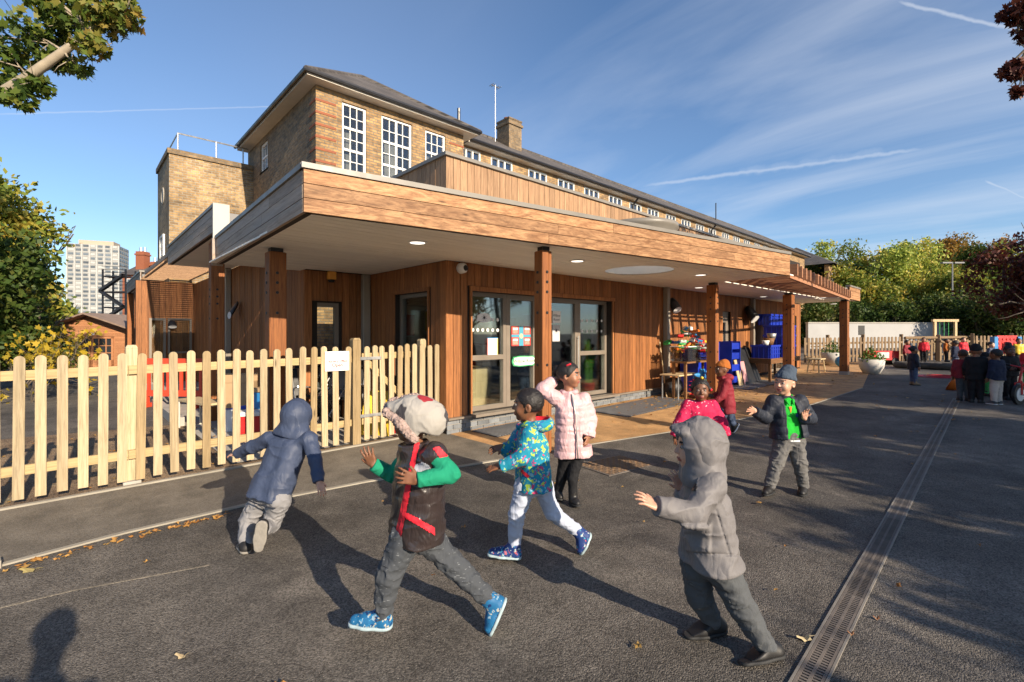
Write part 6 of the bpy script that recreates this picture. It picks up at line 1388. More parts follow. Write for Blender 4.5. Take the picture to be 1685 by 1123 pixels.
# ---------------------------------------------------------------- people: smooth implicit bodies turned into one surface each
_LAT = np.random.default_rng(99).uniform(-1, 1, (32, 32, 32)).astype(np.float32)
def vnoise(P):
    i = np.floor(P).astype(np.int32); f = (P - i).astype(np.float32); f = f * f * (3 - 2 * f); r = 0
    for dx in (0, 1):
        for dy in (0, 1):
            for dz in (0, 1):
                w = (f[..., 0] if dx else 1 - f[..., 0]) * (f[..., 1] if dy else 1 - f[..., 1]) * (f[..., 2] if dz else 1 - f[..., 2])
                r = r + w * _LAT[(i[..., 0] + dx) & 31, (i[..., 1] + dy) & 31, (i[..., 2] + dz) & 31]
    return r
class Field:
    def __init__(s, lo, hi, h):
        s.lo = np.array(lo, dtype=np.float64); s.h = h; n = np.ceil((np.array(hi) - s.lo) / h).astype(int) + 1; s.n = n
        s.F = np.full(n, .12, dtype=np.float32)
    def block(s, lo, hi):
        a = np.clip(np.floor((np.array(lo) - s.lo) / s.h).astype(int), 0, s.n - 1); b = np.clip(np.ceil((np.array(hi) - s.lo) / s.h).astype(int) + 1, 1, s.n)
        if np.any(b <= a): return None, None
        sl = tuple(slice(i, j) for i, j in zip(a, b))
        g = np.stack(np.meshgrid(*[(s.lo[k] + s.h * np.arange(a[k], b[k])).astype(np.float32) for k in range(3)], indexing='ij'), -1); return sl, g
    def mn(s, sl, d, k):
        A = s.F[sl]
        if k <= 0: s.F[sl] = np.minimum(A, d); return
        h = np.clip(.5 + .5 * (A - d) / k, 0, 1); s.F[sl] = A + (d - A) * h - k * h * (1 - h)
    def mx(s, sl, d, k=.004):
        A = s.F[sl]; h = np.clip(.5 - .5 * (A - d) / k, 0, 1); s.F[sl] = A + (d - A) * h + k * h * (1 - h)
    def cap(s, a, b, ra, rb=None, k=.015, fn=None):
        rb = ra if rb is None else rb; a, b = np.array(a, float), np.array(b, float); m = max(ra, rb) + k + .03
        sl, g = s.block(np.minimum(a, b) - m, np.maximum(a, b) + m)
        if sl is None: return
        ab = b - a; t = np.clip(((g - a) @ ab) / max(1e-9, ab @ ab), 0, 1); d = np.linalg.norm(g - a - t[..., None] * ab, axis=-1) - (ra + (rb - ra) * t)
        if fn is not None: d = d + fn(t * np.linalg.norm(ab), g)
        s.mn(sl, d.astype(np.float32), k)
    def _ell(s, c, ax, r, m):
        sl, g = s.block(np.array(c) - m, np.array(c) + m)
        if sl is None: return None, None, None
        p = (g - np.array(c)) @ np.array(ax).T; r = np.array(r); k0 = np.linalg.norm(p / r, axis=-1); k1 = np.linalg.norm(p / (r * r), axis=-1) + 1e-9; return sl, (k0 * (k0 - 1) / k1).astype(np.float32), g
    def ell(s, c, ax, r, k=.012, fn=None):
        sl, d, g = s._ell(c, ax, r, max(r) + k + .03)
        if sl is not None: s.mn(sl, d if fn is None else d + fn(g), k)
    def sub(s, c, ax, r, k=.006):
        sl, d, g = s._ell(c, ax, r, max(r) + .03)
        if sl is not None: s.mx(sl, -d, k)
    def plane(s, p, n, k=.006, lo=None, hi=None):
        """keep the side opposite to n"""
        sl, g = s.block(s.lo if lo is None else lo, (s.lo + s.h * s.n) if hi is None else hi); s.mx(sl, ((g - np.array(p)) @ np.array(n)).astype(np.float32), k)
    def wrinkle(s, amp, freq, seed=0):
        m = np.abs(s.F) < .035; idx = np.argwhere(m); P = (s.lo + idx * s.h) * np.array(freq) + seed * 3.7
        n1 = vnoise(P + .6 * vnoise(P * .7 + 11)[:, None]); n2 = vnoise(P * 2.1 + 5)
        s.F[m] += (amp * (.55 - 1.5 * np.abs(n1) ** .6 + .35 * np.abs(n2) ** .7)).astype(np.float32) * -1
    def mesh(s):
        F = s.F; F[0], F[-1], F[:, 0], F[:, -1], F[:, :, 0], F[:, :, -1] = [.1] * 6
        S = F < 0; c = np.zeros(np.array(F.shape) - 1, dtype=np.int8)
        for dx in (0, 1):
            for dy in (0, 1):
                for dz in (0, 1): c += S[dx:F.shape[0] - 1 + dx, dy:F.shape[1] - 1 + dy, dz:F.shape[2] - 1 + dz]
        idx = np.argwhere((c > 0) & (c < 8)); ids = np.full(c.shape, -1, dtype=np.int32); ids[tuple(idx.T)] = np.arange(len(idx))
        acc = np.zeros((len(idx), 3)); cnt = np.zeros(len(idx)); co = [np.array(q) for q in np.ndindex(2, 2, 2)]; i0, i1, i2 = idx.T
        for a in co:
            for ax in range(3):
                if a[ax] == 1: continue
                b = a.copy(); b[ax] = 1; fa = F[i0 + a[0], i1 + a[1], i2 + a[2]]; fb = F[i0 + b[0], i1 + b[1], i2 + b[2]]; m = (fa < 0) != (fb < 0)
                t = np.where(m, fa / np.where(m, fa - fb, 1), 0); p = np.tile(a.astype(float), (len(idx), 1)); p[:, ax] = t; acc[m] += p[m]; cnt += m
        V = s.lo + (idx + acc / np.maximum(cnt, 1)[:, None]) * s.h; Q = []
        for ax in range(3):
            o = [0, 1, 2]; o.remove(ax); A = S.take(range(0, S.shape[ax] - 1), ax); B = S.take(range(1, S.shape[ax]), ax); e = np.argwhere(A != B)
            e = e[(e[:, o[0]] > 0) & (e[:, o[1]] > 0) & (e[:, o[0]] < S.shape[o[0]] - 1) & (e[:, o[1]] < S.shape[o[1]] - 1)]
            if not len(e): continue
            f = A[tuple(e.T)]; q = []
            for (da, db) in ((-1, -1), (0, -1), (0, 0), (-1, 0)):
                w = e.copy(); w[:, o[0]] += da; w[:, o[1]] += db; q.append(ids[tuple(w.T)])
            q = np.stack(q, 1); flip = f if ax != 1 else ~f; q[~flip] = q[~flip][:, ::-1]; Q.append(q)
        return V, np.concatenate(Q) if Q else np.zeros((0, 4), int)
def nrm(v): v = np.array(v, float); return v / (np.linalg.norm(v) + 1e-12)
def cv(r, f, u): return rgt * r + fwd * f + up * u            # a direction given as right / away / up

def fabric(name, col, rough=.8, var=.1, scale=18, bump=.25, bscale=220, sheen=.2, spec=.3, bdist=.002, crease=.5, cs=11):
    """cloth: soft colour shift, weave and sharp crease lines"""
    m, N, L, P = newmat(name); v = _pos(N, L); n = _noise(N, L, v, scale, 4); rgb = N.new('ShaderNodeRGB'); rgb.outputs[0].default_value = (*col, 1)
    L.new(_hsv(N, L, rgb.outputs[0], _rng(N, L, n, 1 - var, 1 + var, .25, .75)), P.inputs['Base Color']); P.inputs['Roughness'].default_value = rough; P.inputs['Specular IOR Level'].default_value = spec
    cloth_bump(N, L, P, v, crease, cs, bump, bscale); return m
def cloth_bump(N, L, P, v, crease, cs, bump, bscale):
    mp = N.new('ShaderNodeMapping'); mp.inputs['Rotation'].default_value = (.5, .4, .3); mp.inputs['Scale'].default_value = (1.35, 1.35, .6); L.new(v, mp.inputs[0]); c1 = _noise(N, L, mp.outputs[0], cs, 2, .5, .5); sb = N.new('ShaderNodeMath'); sb.operation = 'SUBTRACT'; sb.inputs[1].default_value = .5; L.new(c1, sb.inputs[0]); ab = N.new('ShaderNodeMath'); ab.operation = 'ABSOLUTE'; L.new(sb.outputs[0], ab.inputs[0]); rd = _rng(N, L, ab.outputs[0], 0, 1, 0, .30)
    b1 = N.new('ShaderNodeBump'); b1.inputs['Strength'].default_value = crease; b1.inputs['Distance'].default_value = .012; b1.inputs['Distance'].default_value = .009; L.new(rd, b1.inputs['Height'])
    b2 = N.new('ShaderNodeBump'); b2.inputs['Strength'].default_value = bump; b2.inputs['Distance'].default_value = .002; L.new(_noise(N, L, v, bscale, 2), b2.inputs['Height']); L.new(b1.outputs[0], b2.inputs['Normal']); L.new(b2.outputs[0], P.inputs['Normal'])
def skin(name, col):
    m, N, L, P = newmat(name); v = _pos(N, L); n = _noise(N, L, v, 14, 3); rgb = N.new('ShaderNodeRGB'); rgb.outputs[0].default_value = (*col, 1)
    L.new(_hsv(N, L, rgb.outputs[0], _rng(N, L, n, .9, 1.1, .3, .7)), P.inputs['Base Color']); P.inputs['Roughness'].default_value = .5
    P.inputs['Subsurface Weight'].default_value = .15; P.inputs['Subsurface Radius'].default_value = (.012, .005, .003); P.inputs['Subsurface Scale'].default_value = .5; _bump(N, L, P, _noise(N, L, v, 160, 2), .08, .001); return m
SK_D, SK_M, SK_B, SK_L = skin('skin_deep', (.16, .065, .032)), skin('skin_medium', (.30, .135, .075)), skin('skin_brown', (.20, .085, .042)), skin('skin_light', (.55, .30, .20))
M_LIP = pm('lip', (.30, .09, .07), .45, .05, 20, 0); M_EYE = pm('eye_white', (.27, .24, .22), .2, .02, 5, 0); M_IRIS = pm('eye_iris', (.03, .018, .012), .15, .02, 5, 0)
M_HAIR = pm('black_hair', (.012, .009, .008), .55, .3, 60, .8, 150, bdist=.004); M_HAIRB = pm('brown_hair', (.05, .025, .014), .55, .3, 60, .8, 150, bdist=.004)

def finger(fl, base, D, N, length, r, curl):
    p = base; d = D; segs = (.45, .32, .26); a = curl
    for i, q in enumerate(segs):
        e = p + d * length * q; fl.cap(p, e, r * (1 - .09 * i), r * (1 - .09 * (i + 1)), .0015); p = e; d = nrm(d * math.cos(a) - N * math.sin(a))
def hand(fl, W, tip, N, s=.85, curl=.35, thumb=1, spread=.12):
    """palm, four fingers and a thumb; N is the back-of-hand normal"""
    D = nrm(tip - W); N = nrm(N - (N @ D) * D); Sd = nrm(np.cross(D, N)) * thumb
    pal = .056 * s; w = .0165 * s
    for i in range(4):
        off = (1.5 - i) * w; K = W + D * (pal - .004 * s * abs(i - 1)) + Sd * off
        fl.cap(W + D * .008 + Sd * off * .75, K, .0115 * s, .0095 * s, .008)
        finger(fl, K, nrm(D + Sd * (1.5 - i) * spread), N, (.058, .064, .060, .048)[i] * s, .0082 * s, curl * (1 + .12 * i))
    tb = W + D * .012 * s + Sd * .022 * s; td = nrm(D * .62 + Sd * .72 - N * .25); fl.cap(tb, tb + td * .026 * s, .011 * s, .0095 * s, .006); e = tb + td * .026 * s; td2 = nrm(td + D * .5); fl.cap(e, e + td2 * .026 * s, .0092 * s, .0078 * s, .002)
def head_sdf(fl, c, F_, U, s=1.0):
    Lf = nrm(np.cross(U, F_)); ax = np.array([Lf, F_, U]); P = lambda l, f, u: c + (Lf * l + F_ * f + U * u) * s
    fl.ell(P(0, -.008, .020), ax, np.array([.076, .092, .085]) * s, .01); fl.ell(P(0, .026, -.038), ax, np.array([.058, .060, .066]) * s, .03); fl.ell(P(0, .056, -.088), ax, np.array([.022, .02, .016]) * s, .02)
    for q in (-1, 1):
        fl.ell(P(q * .034, .055, -.036), ax, np.array([.025, .024, .025]) * s, .02); fl.ell(P(q * .0765, -.008, -.012), ax, np.array([.010, .020, .029]) * s, .006); fl.sub(P(q * .0775 + q * .006, .002, -.012), ax, np.array([.008, .010, .015]) * s, .004)
        fl.sub(P(q * .030, .091, .004), ax, np.array([.0145, .0115, .0075]) * s, .006); fl.ell(P(q * .030, .083, .022), ax, np.array([.018, .008, .0055]) * s, .008)
    fl.cap(P(0, .083, .006), P(0, .098, -.024), .0065 * s, .0105 * s, .008)
    for q in (-1, 1): fl.ell(P(q * .0095, .092, -.027), ax, np.array([.0078, .008, .0062]) * s, .004)
    fl.ell(P(0, .086, -.052), ax, np.array([.021, .010, .0056]) * s, .004); fl.ell(P(0, .083, -.064), ax, np.array([.019, .010, .0062]) * s, .004)
    return P, ax
def sphere(c, r, n=10):
    V, F = [], []
    for i in range(n + 1):
        for k in range(2 * n): t, a = math.pi * i / n, math.pi * k / n; V.append(c + r * np.array([math.sin(t) * math.cos(a), math.sin(t) * math.sin(a), math.cos(t)]))
    for i in range(n):
        for k in range(2 * n): F.append((i * 2 * n + k, i * 2 * n + (k + 1) % (2 * n), (i + 1) * 2 * n + (k + 1) % (2 * n), (i + 1) * 2 * n + k))
    return np.array(V), np.array(F)

def pxdist(P, poly):
    """signed distance (in sight-line units) of points to a convex outline, positive inside"""
    q = P - CAMP; d = q @ fwd; uv = np.stack([UC + FPX * (q @ rgt) / d, VH - FPX * q[..., 2] / d], -1); r = np.full(len(P), 1e9)
    if len(poly) == 3 and not hasattr(poly[2], '__len__'): return poly[2] - np.linalg.norm(uv - np.array(poly[:2]), axis=1)
    A = sum(poly[i][0] * poly[(i + 1) % len(poly)][1] - poly[(i + 1) % len(poly)][0] * poly[i][1] for i in range(len(poly)))
    for i in range(len(poly)):
        a, b = np.array(poly[i], float), np.array(poly[(i + 1) % len(poly)], float); t = (b - a) / np.linalg.norm(b - a); n = np.array([-t[1], t[0]]) * (1 if A > 0 else -1); r = np.minimum(r, (uv - a) @ n)
    return r
class Kid:
    """a figure built from named joint positions in the place"""
    def __init__(s, label, J, face, headup, h, sk, group=None, hs=1.0, zfix=None, who='child', size=1.0):
        s.J = {k: np.array(v, float) for k, v in J.items()}; s.face, s.hup, s.h, s.sk, s.hs = nrm(face), headup, h, sk, hs; s.size = size
        s.hup = nrm(np.array(headup, float) - (np.array(headup, float) @ s.face) * s.face)
        # stand the figure on the ground: lowest sole point goes to ground level
        if zfix is not None:
            lowest = min((s.J[k][2], k) for k in s.J if k.startswith(('toe', 'heel'))); dz = gz(s.J[lowest[1]][0]) + zfix - lowest[0]
            for k in s.J: s.J[k] = s.J[k] + np.array([0, 0, dz])
        j = s.J; s.lat = nrm(j['shR'] - j['shL']); s.axis = nrm(j['chest'] - j['pelvis']); s.front = nrm(np.cross(s.axis, s.lat)); s.lat = nrm(np.cross(s.front, s.axis))
        if s.front @ s.face < -.2 and False: s.front = -s.front
        b = (j['heelL'] + j['heelR']) / 2; s.T = thing('person', label, 'child' if who == 'child' else 'person', (b[0], b[1], gz(b[0])), group)
    def field(s, keys, pad=.13, h=None): 
        P = np.array([s.J[k] for k in keys]); return Field(P.min(0) - pad, P.max(0) + pad, h or s.h)
    def done(s, fl, name, mats, mifn=None, extra=None, parent=None, split=None):
        V, F = fl.mesh(); mi = None; pieces = []
        if split:                             # trims cut out of the garment surface as parts of their own
            c = V[F].mean(1); e = V[F]; n = np.cross(e[:, 2] - e[:, 0], e[:, 3] - e[:, 1]); n /= np.linalg.norm(n, axis=1)[:, None] + 1e-9; ve = (c - CAMP); front = (n * ve).sum(1) < 0
            for (nm, poly, mt, lift) in split:
                sel = (pxdist(c, poly) > 0) & front
                if sel.any(): dd = ve @ fwd; sel &= dd < dd[sel].min() + .07
                f = F[sel]
                if not len(f): continue
                u, inv = np.unique(f, return_inverse=True); vn = np.zeros((len(V), 3))
                for k in range(4): np.add.at(vn, F[:, k], n)
                vn = vn[u]; vn /= np.linalg.norm(vn, axis=1)[:, None] + 1e-9; pieces.append((nm, V[u] + vn * lift, inv.reshape(f.shape), mt))
        if extra:
            mi = np.zeros(len(F), int)
            if mifn is not None: mi = mifn(V[F].mean(1))
            for (v, f, m) in extra: F = np.concatenate([F, f + len(V)]); V = np.concatenate([V, v]); mi = np.concatenate([mi, np.full(len(f), m)])
        elif mifn is not None: mi = mifn(V[F].mean(1))
        o = link(name, np_mesh(name, V, F, mats, True, mi), None, parent or s.body if hasattr(s, 'body') and parent is None else (parent or s.T))
        for (nm, v, f, mt) in pieces: link(nm, np_mesh(nm, v, f, mt, True), None, o)
        return o
    def make_body(s, curls=(.35, .35), normals=None, thumbs=(1, -1), spread=.12, hands=True, hand_s=.85):
        j = s.J; k = s.size; fl = s.field(list(j), .14); sc = k
        s.P, s.ax = head_sdf(fl, j['head'], s.face, s.hup, s.hs)
        fl.cap(j['neck'], j['head'] - s.hup * .05 * s.hs - s.face * .012, .034 * sc, .036 * sc, .015)
        for q in (-1, 1): fl.cap(j['pelvis'] + s.lat * .035 * q * k, j['chest'] + s.lat * .04 * q * k, .068 * sc, .066 * sc, .03)
        fl.cap(j['chest'], j['neck'], .06 * sc, .035 * sc, .03)
        for i, a in enumerate('LR'):
            fl.cap(j['chest'] + (j['sh' + a] - j['chest']) * .4, j['sh' + a], .042 * sc, .036 * sc, .03); fl.cap(j['sh' + a], j['el' + a], .034 * sc, .028 * sc, .015); fl.cap(j['el' + a], j['wr' + a], .028 * sc, .0195 * sc, .01)
            fl.cap(j['pelvis'], j['hip' + a], .06 * sc, .056 * sc, .03); fl.cap(j['hip' + a], j['kn' + a], .054 * sc, .042 * sc, .02); fl.cap(j['kn' + a], j['an' + a], .040 * sc, .027 * sc, .015); fl.cap(j['an' + a], j['heel' + a] * .8 + j['toe' + a] * .2 + .45 * (j['an' + a] - j['heel' + a]), .02 * sc, .01 * sc, .01)
            if hands and 'tip' + a in j:
                N = normals[i] if normals else cv(0, -1, .3); hand(fl, j['wr' + a], j['tip' + a], np.array(N), hand_s, curls[i], thumbs[i], spread)
            else: fl.cap(j['wr' + a], j['tip' + a] if 'tip' + a in j else j['wr' + a] + nrm(j['wr' + a] - j['el' + a]) * .08, .02 * sc, .014 * sc, .01)
        P = s.P; ex = []
        if s.h < .011:
            for q in (-1, 1):
                ec = P(q * .030, .0738, .003); v, f = sphere(ec, .0118 * s.hs); ex.append((v, f, 2)); v, f = sphere(ec + s.face * .0062 * s.hs, .0068 * s.hs, 8); ex.append((v, f, 3))
        lip = P(0, .094, -.058); br = [P(q * .030, .09, .024) for q in (-1, 1)]; hs = s.hs
        def mi(c):
            r = np.zeros(len(c), int); d = c - lip; r[(np.abs(d @ s.ax[0]) < .021 * hs) & (np.abs(d @ s.ax[2]) < .0105 * hs) & (np.abs(d @ s.ax[1]) < .014 * hs)] = 1
            for b in br: d = c - b; r[(np.abs(d @ s.ax[0]) < .017 * hs) & (np.abs(d @ s.ax[2] - .002) < .0038 * hs) & (np.abs(d @ s.ax[1]) < .03)] = 4
            return r
        s.body = s.done(fl, 'body', [s.sk, M_LIP, M_EYE, M_IRIS, M_HAIR], mi, ex or None, s.T)
    def trousers(s, mat, loose=1.0, amp=.006, name='trousers', cuff=.02):
        j = s.J; k = s.size; fl = s.field(['pelvis', 'hipL', 'hipR', 'knL', 'knR', 'anL', 'anR'], .12)
        for q in (-1, 1): fl.cap(j['pelvis'] - s.axis * .02 + s.lat * .035 * q, j['pelvis'] + s.axis * .08 + s.lat * .035 * q, .078 * k, .07 * k, .03)
        for a in 'LR': fl.cap(j['pelvis'], j['hip' + a], .07 * k, .068 * k * loose, .03); fl.cap(j['hip' + a], j['kn' + a], .066 * k * loose, .053 * k * loose, .02); fl.cap(j['kn' + a], j['an' + a], .052 * k * loose, .040 * k * loose, .015)
        if amp: fl.wrinkle(amp, (20, 20, 30), 1)
        for a in 'LR':
            d = nrm(j['an' + a] - j['kn' + a]); e = j['an' + a]; fl.plane(e + d * cuff, d, .004, e - .1, e + .1)
        return s.done(fl, name, mat)
    def coat(s, mat, sleeve=True, torso=.088, arm=(.050, .045, .037), hem=.12, flare=1.12, amp=.006, quilt=None, name='coat', top=0, wid=.046, freq=(11, 11, 17), neckr=.055, open_=None, arms='LR', qa=.006, emboss=(), split=None):
        j = s.J; k = s.size; keys = ['pelvis', 'chest', 'neck', 'shL', 'shR', 'elL', 'elR', 'wrL', 'wrR']; fl = s.field(keys, .2); he = j['pelvis'] - s.axis * hem
        qf = None
        if quilt: qf = lambda t, g: -qa * np.sqrt(np.abs(np.sin(math.pi * (g @ s.axis) / quilt)))
        for q in (-1, 1):
            fl.cap(he + s.lat * wid * q * flare, j['pelvis'] + s.axis * .05 + s.lat * wid * q, torso * flare * k, torso * k, .03, qf); fl.cap(j['pelvis'] + s.axis * .05 + s.lat * wid * q, j['chest'] + s.axis * .01 + s.lat * wid * q * 1.05, torso * k, torso * .97 * k, .03, qf)
            sh = j['shL'] if q < 0 else j['shR']; fl.cap(j['chest'] + s.axis * .03, sh, .066 * k, arm[0] * k, .03)
        fl.cap(j['chest'], j['neck'], .085 * k, neckr * k, .03)
        fl.plane(he, -s.axis, .008, j['pelvis'] - .35, j['pelvis'] + .35) if hem > -.05 else None
        fl.plane(j['neck'] + nrm(j['neck'] - j['chest']) * .012, nrm(j['neck'] - j['chest']), .006, j['neck'] - .12, j['neck'] + .12)
        if open_: open_(fl)
        if sleeve:
            for a in arms:
                af = None
                if quilt: af = lambda t, g: -qa * .8 * np.sqrt(np.abs(np.sin(math.pi * t / (quilt * .9))))
                fl.cap(j['sh' + a], j['el' + a], arm[0] * k, arm[1] * k, .02, af); fl.cap(j['el' + a], j['wr' + a], arm[1] * k, arm[2] * k, .012, af)
        if amp: fl.wrinkle(amp, freq, 2)
        if sleeve:
            for a in arms: d = nrm(j['wr' + a] - j['el' + a]); e = j['wr' + a]; fl.plane(e + d * .002, d, .004, e - .07, e + .07)
        for (poly, hgt, soft) in emboss:      # stitched-on panels stand proud of the cloth
            m = np.abs(fl.F) < .03; P = fl.lo + np.argwhere(m) * fl.h; near = ((P - s.J['chest']) @ fwd) < .0; fl.F[m] -= (hgt * near * np.clip(pxdist(P, poly) / soft, 0, 1)).astype(np.float32)
        return s.done(fl, name, mat, split=split)
    def sleeves(s, mat, arm=(.046, .040, .033), amp=.005, name='sleeve', body=False):
        j = s.J; k = s.size; outs = []
        for a in 'LR':
            fl = s.field(['sh' + a, 'el' + a, 'wr' + a], .09); fl.cap(j['sh' + a], j['el' + a], arm[0] * k, arm[1] * k, .012); fl.cap(j['el' + a], j['wr' + a], arm[1] * k, arm[2] * k, .012)
            if amp: fl.wrinkle(amp, (22, 22, 22), 4)
            d = nrm(j['wr' + a] - j['el' + a]); e = j['wr' + a]; fl.plane(e, d, .004, e - .06, e + .06); outs.append(s.done(fl, name, mat))
        return outs
    def shoes(s, up_m, sole_m, k=1.0, boot=0, hh=.0):
        j = s.J
        for a in 'LR':
            H, T, A, K = j['heel' + a], j['toe' + a], j['an' + a], j['kn' + a]; D = nrm(T - H); U = A - (H + D * .045); U = nrm(U - (U @ D) * D); Sd = np.cross(D, U); L = np.linalg.norm(T - H)
            fl = Field(np.minimum(np.minimum(H, T), A) - .09, np.maximum(np.maximum(H, T), A) + .1 + boot, min(s.h, .006)); z = U * .030
            fl.cap(H + D * .03 + z, H + D * L * .62 + z * .95, .031 * k, .034 * k, .01); fl.cap(H + D * L * .55 + z * .85, H + D * (L - .028) + z * .78, .034 * k, .026 * k, .01)
            fl.cap(H + D * .035 + z, A, .035 * k, .038 * k, .02); fl.cap(H + D * L * .55 + z, A - U * .01, .026 * k, .026 * k, .02)
            if boot: sd = nrm(K - A); fl.cap(A, A + sd * boot, .036 * k, .040 * k, .012); fl.plane(A + sd * boot, sd, .004)
            else: sd = nrm(K - A); fl.plane(A + sd * .012, sd, .006)
            fl.plane(H + U * .014, -U, .003); o = s.done(fl, 'shoe', up_m)
            fl = Field(np.minimum(H, T) - .07, np.maximum(H, T) + .07, min(s.h, .006)); fl.cap(H + D * .03 + z * .3, H + D * L * .62 + z * .3, .036 * k, .039 * k, .01); fl.cap(H + D * L * .55 + z * .3, H + D * (L - .026) + z * .3, .039 * k, .030 * k, .01)
            fl.plane(H + U * .016, U, .002); fl.plane(H, -U, .002); s.done(fl, 'sole', sole_m, None, None, o)
    def hair(s, mat, th=.010, line=.055, back=-.05, puffs=(), name='hair', h=None):
        th = th if s.h < .0085 else th * .3
        P, ax, hs = s.P, s.ax, s.hs; fl = Field(s.J['head'] - .2, s.J['head'] + .2, h or min(s.h, .006)); fl.ell(P(0, -.010, .021), ax, np.array([.077 + th, .092 + th, .085 + th]) * hs, .005)
        n = nrm(ax[1] * .80 - ax[2] * .62); fl.plane(P(0, .062, .045) + ax[2] * (line - .055), n, .008); fl.plane(P(0, -.05, back), -ax[2], .012)
        for (l, f, u, r) in puffs: fl.ell(P(l, f, u), ax, np.array([r, r, r]) * hs, .01)
        fl.wrinkle(.004, (60, 60, 60), 6); return s.done(fl, name, mat)
    def beanie(s, mat, fold=.02, tall=.03, name='beanie', slouch=(0, 0, 0), brim=True):
        P, ax, hs = s.P, s.ax, s.hs; fl = Field(s.J['head'] - .22, s.J['head'] + .22, min(s.h, .006)); fl.ell(P(0, -.012, .024), ax, np.array([.086, .104, .094]) * hs, .01); fl.ell(P(*(np.array([0, -.035, .075 + tall]) + np.array(slouch))), ax, np.array([.062, .07, .055]) * hs, .04)
        n = nrm(-ax[2] * .95 + ax[1] * .24); c = P(0, .02, .032); fl.wrinkle(.004, (30, 30, 12), 8)
        if brim:
            sl, g = fl.block(fl.lo, fl.lo + fl.h * fl.n); d = (g - c) @ n; band = np.clip(1 - np.abs(d + .022) / .022, 0, 1); fl.F -= (.0025 * np.sqrt(band)).astype(np.float32)
        fl.plane(c, n, .004); return s.done(fl, name, mat)
    def hood_up(s, mat, amp=.005, r=(.103, .118, .124), open_r=(.070, .075, .092), open_f=.095, name='hood', peak=.0):
        P, ax, hs, j = s.P, s.ax, s.hs, s.J; fl = Field(j['head'] - .24, j['head'] + .24, s.h); fl.ell(P(0, -.012, .012), ax, np.array(r) * hs, .01); fl.cap(P(0, -.025, -.05), j['neck'] - ax[1] * .01 - s.axis * .02, .092 * hs, .098 * hs, .03)
        if peak: fl.ell(P(0, .075, .075), ax, np.array([.075, .05, .03]) * hs, .02)
        fl.cap(j['neck'] * .55 + j['shL'] * .45, j['neck'] * .55 + j['shR'] * .45, .066 * hs, .066 * hs, .05); fl.wrinkle(amp, (14, 14, 14), 3); fl.sub(P(0, open_f, -.008), ax, np.array(open_r) * hs, .008); fl.plane(j['neck'] - s.axis * .06, -s.axis, .008); return s.done(fl, name, mat)

def jp(d0, spec):
    """joint table: image sight line (u, v) and distance offset -> positions in the place"""
    return {k: at(q[0], q[1], d0 + (q[2] if len(q) > 2 else 0)) for k, q in spec.items()}
def stand(u, v, yaw, hgt=1.08, arms='down', stride=0.0, lean=0.0):
    """an upright figure's joints, feet at the ground point seen at (u, v); yaw 0 faces the camera, 90 faces left"""
    g = ground_at(u, v); s = hgt / 1.08; a = R_(yaw); F_ = -fwd * math.cos(a) - rgt * math.sin(a); Lf = np.cross(up, F_); B = np.array([g[0], g[1], gz(g[0])])
    Q = lambda l, f, z: B + (Lf * l + F_ * (f + lean * z) + up * z) * s
    J = dict(pelvis=Q(0, 0, .52), chest=Q(0, 0, .73), neck=Q(0, -.005, .835), head=Q(0, .012, .95), shL=Q(.105, 0, .795), shR=Q(-.105, 0, .795))
    for q, c, ph in ((1, 'L', 1), (-1, 'R', -1)):
        st = stride * ph; J.update({'hip' + c: Q(q * .052, 0, .48), 'kn' + c: Q(q * .058, st * .6 + .01, .27), 'an' + c: Q(q * .06, st, .065), 'heel' + c: Q(q * .06, st - .045, .0), 'toe' + c: Q(q * .07, st + .125, .0)})
        if arms == 'down': J.update({'el' + c: Q(q * .145, -.01, .64), 'wr' + c: Q(q * .15, .04, .50), 'tip' + c: Q(q * .15, .06, .40)})
        elif arms == 'front': J.update({'el' + c: Q(q * .15, -.005, .64), 'wr' + c: Q(q * .08, .14, .60), 'tip' + c: Q(q * .04, .22, .62)})
        elif arms == 'up': J.update({'el' + c: Q(q * .2, .03, .72), 'wr' + c: Q(q * .13, .14, .86), 'tip' + c: Q(q * .08, .2, .92)})
    return J, F_
# ---------------------------------------------------------------- clothes
def patt(name, base, cols, scale, size, rough=.75, stretch=(1, 1, 1), warp=.03):
    """printed cloth: small motifs of several colours scattered on a ground colour"""
    m, N, L, P = newmat(name); v = _pos(N, L, stretch); c = None; prev = base
    for i, (col, off) in enumerate(cols):
        vo = N.new('ShaderNodeTexVoronoi'); vo.inputs['Scale'].default_value = scale * (1 + .13 * i); mp = N.new('ShaderNodeMapping'); mp.inputs['Location'].default_value = (off, off * 1.7, off * .6); L.new(v, mp.inputs[0])
        nz = N.new('ShaderNodeTexNoise'); nz.inputs['Scale'].default_value = scale * 2.2; nz.inputs['Detail'].default_value = 1; L.new(mp.outputs[0], nz.inputs['Vector'])
        ad = N.new('ShaderNodeVectorMath'); ad.operation = 'MULTIPLY_ADD'; ad.inputs[1].default_value = (warp, warp, warp); L.new(nz.outputs['Color'], ad.inputs[0]); L.new(mp.outputs[0], ad.inputs[2]); L.new(ad.outputs[0], vo.inputs['Vector'])
        f = _rng(N, L, vo.outputs['Distance'], 1, 0, size - .03, size + .03); prev = _mix(N, L, f, prev, col)
    L.new(prev, P.inputs['Base Color']); P.inputs['Roughness'].default_value = rough; P.inputs['Specular IOR Level'].default_value = .3; cloth_bump(N, L, P, _pos(N, L), .4, 11, .2, 200); return m
M_NAVY = fabric('navy_anorak', (.045, .060, .105), .55, .12, 10, .3, 160, crease=.55, cs=9); M_NAVYD = fabric('dark_navy_puffer', (.022, .026, .038), .6, .15, 12, .3, 120)
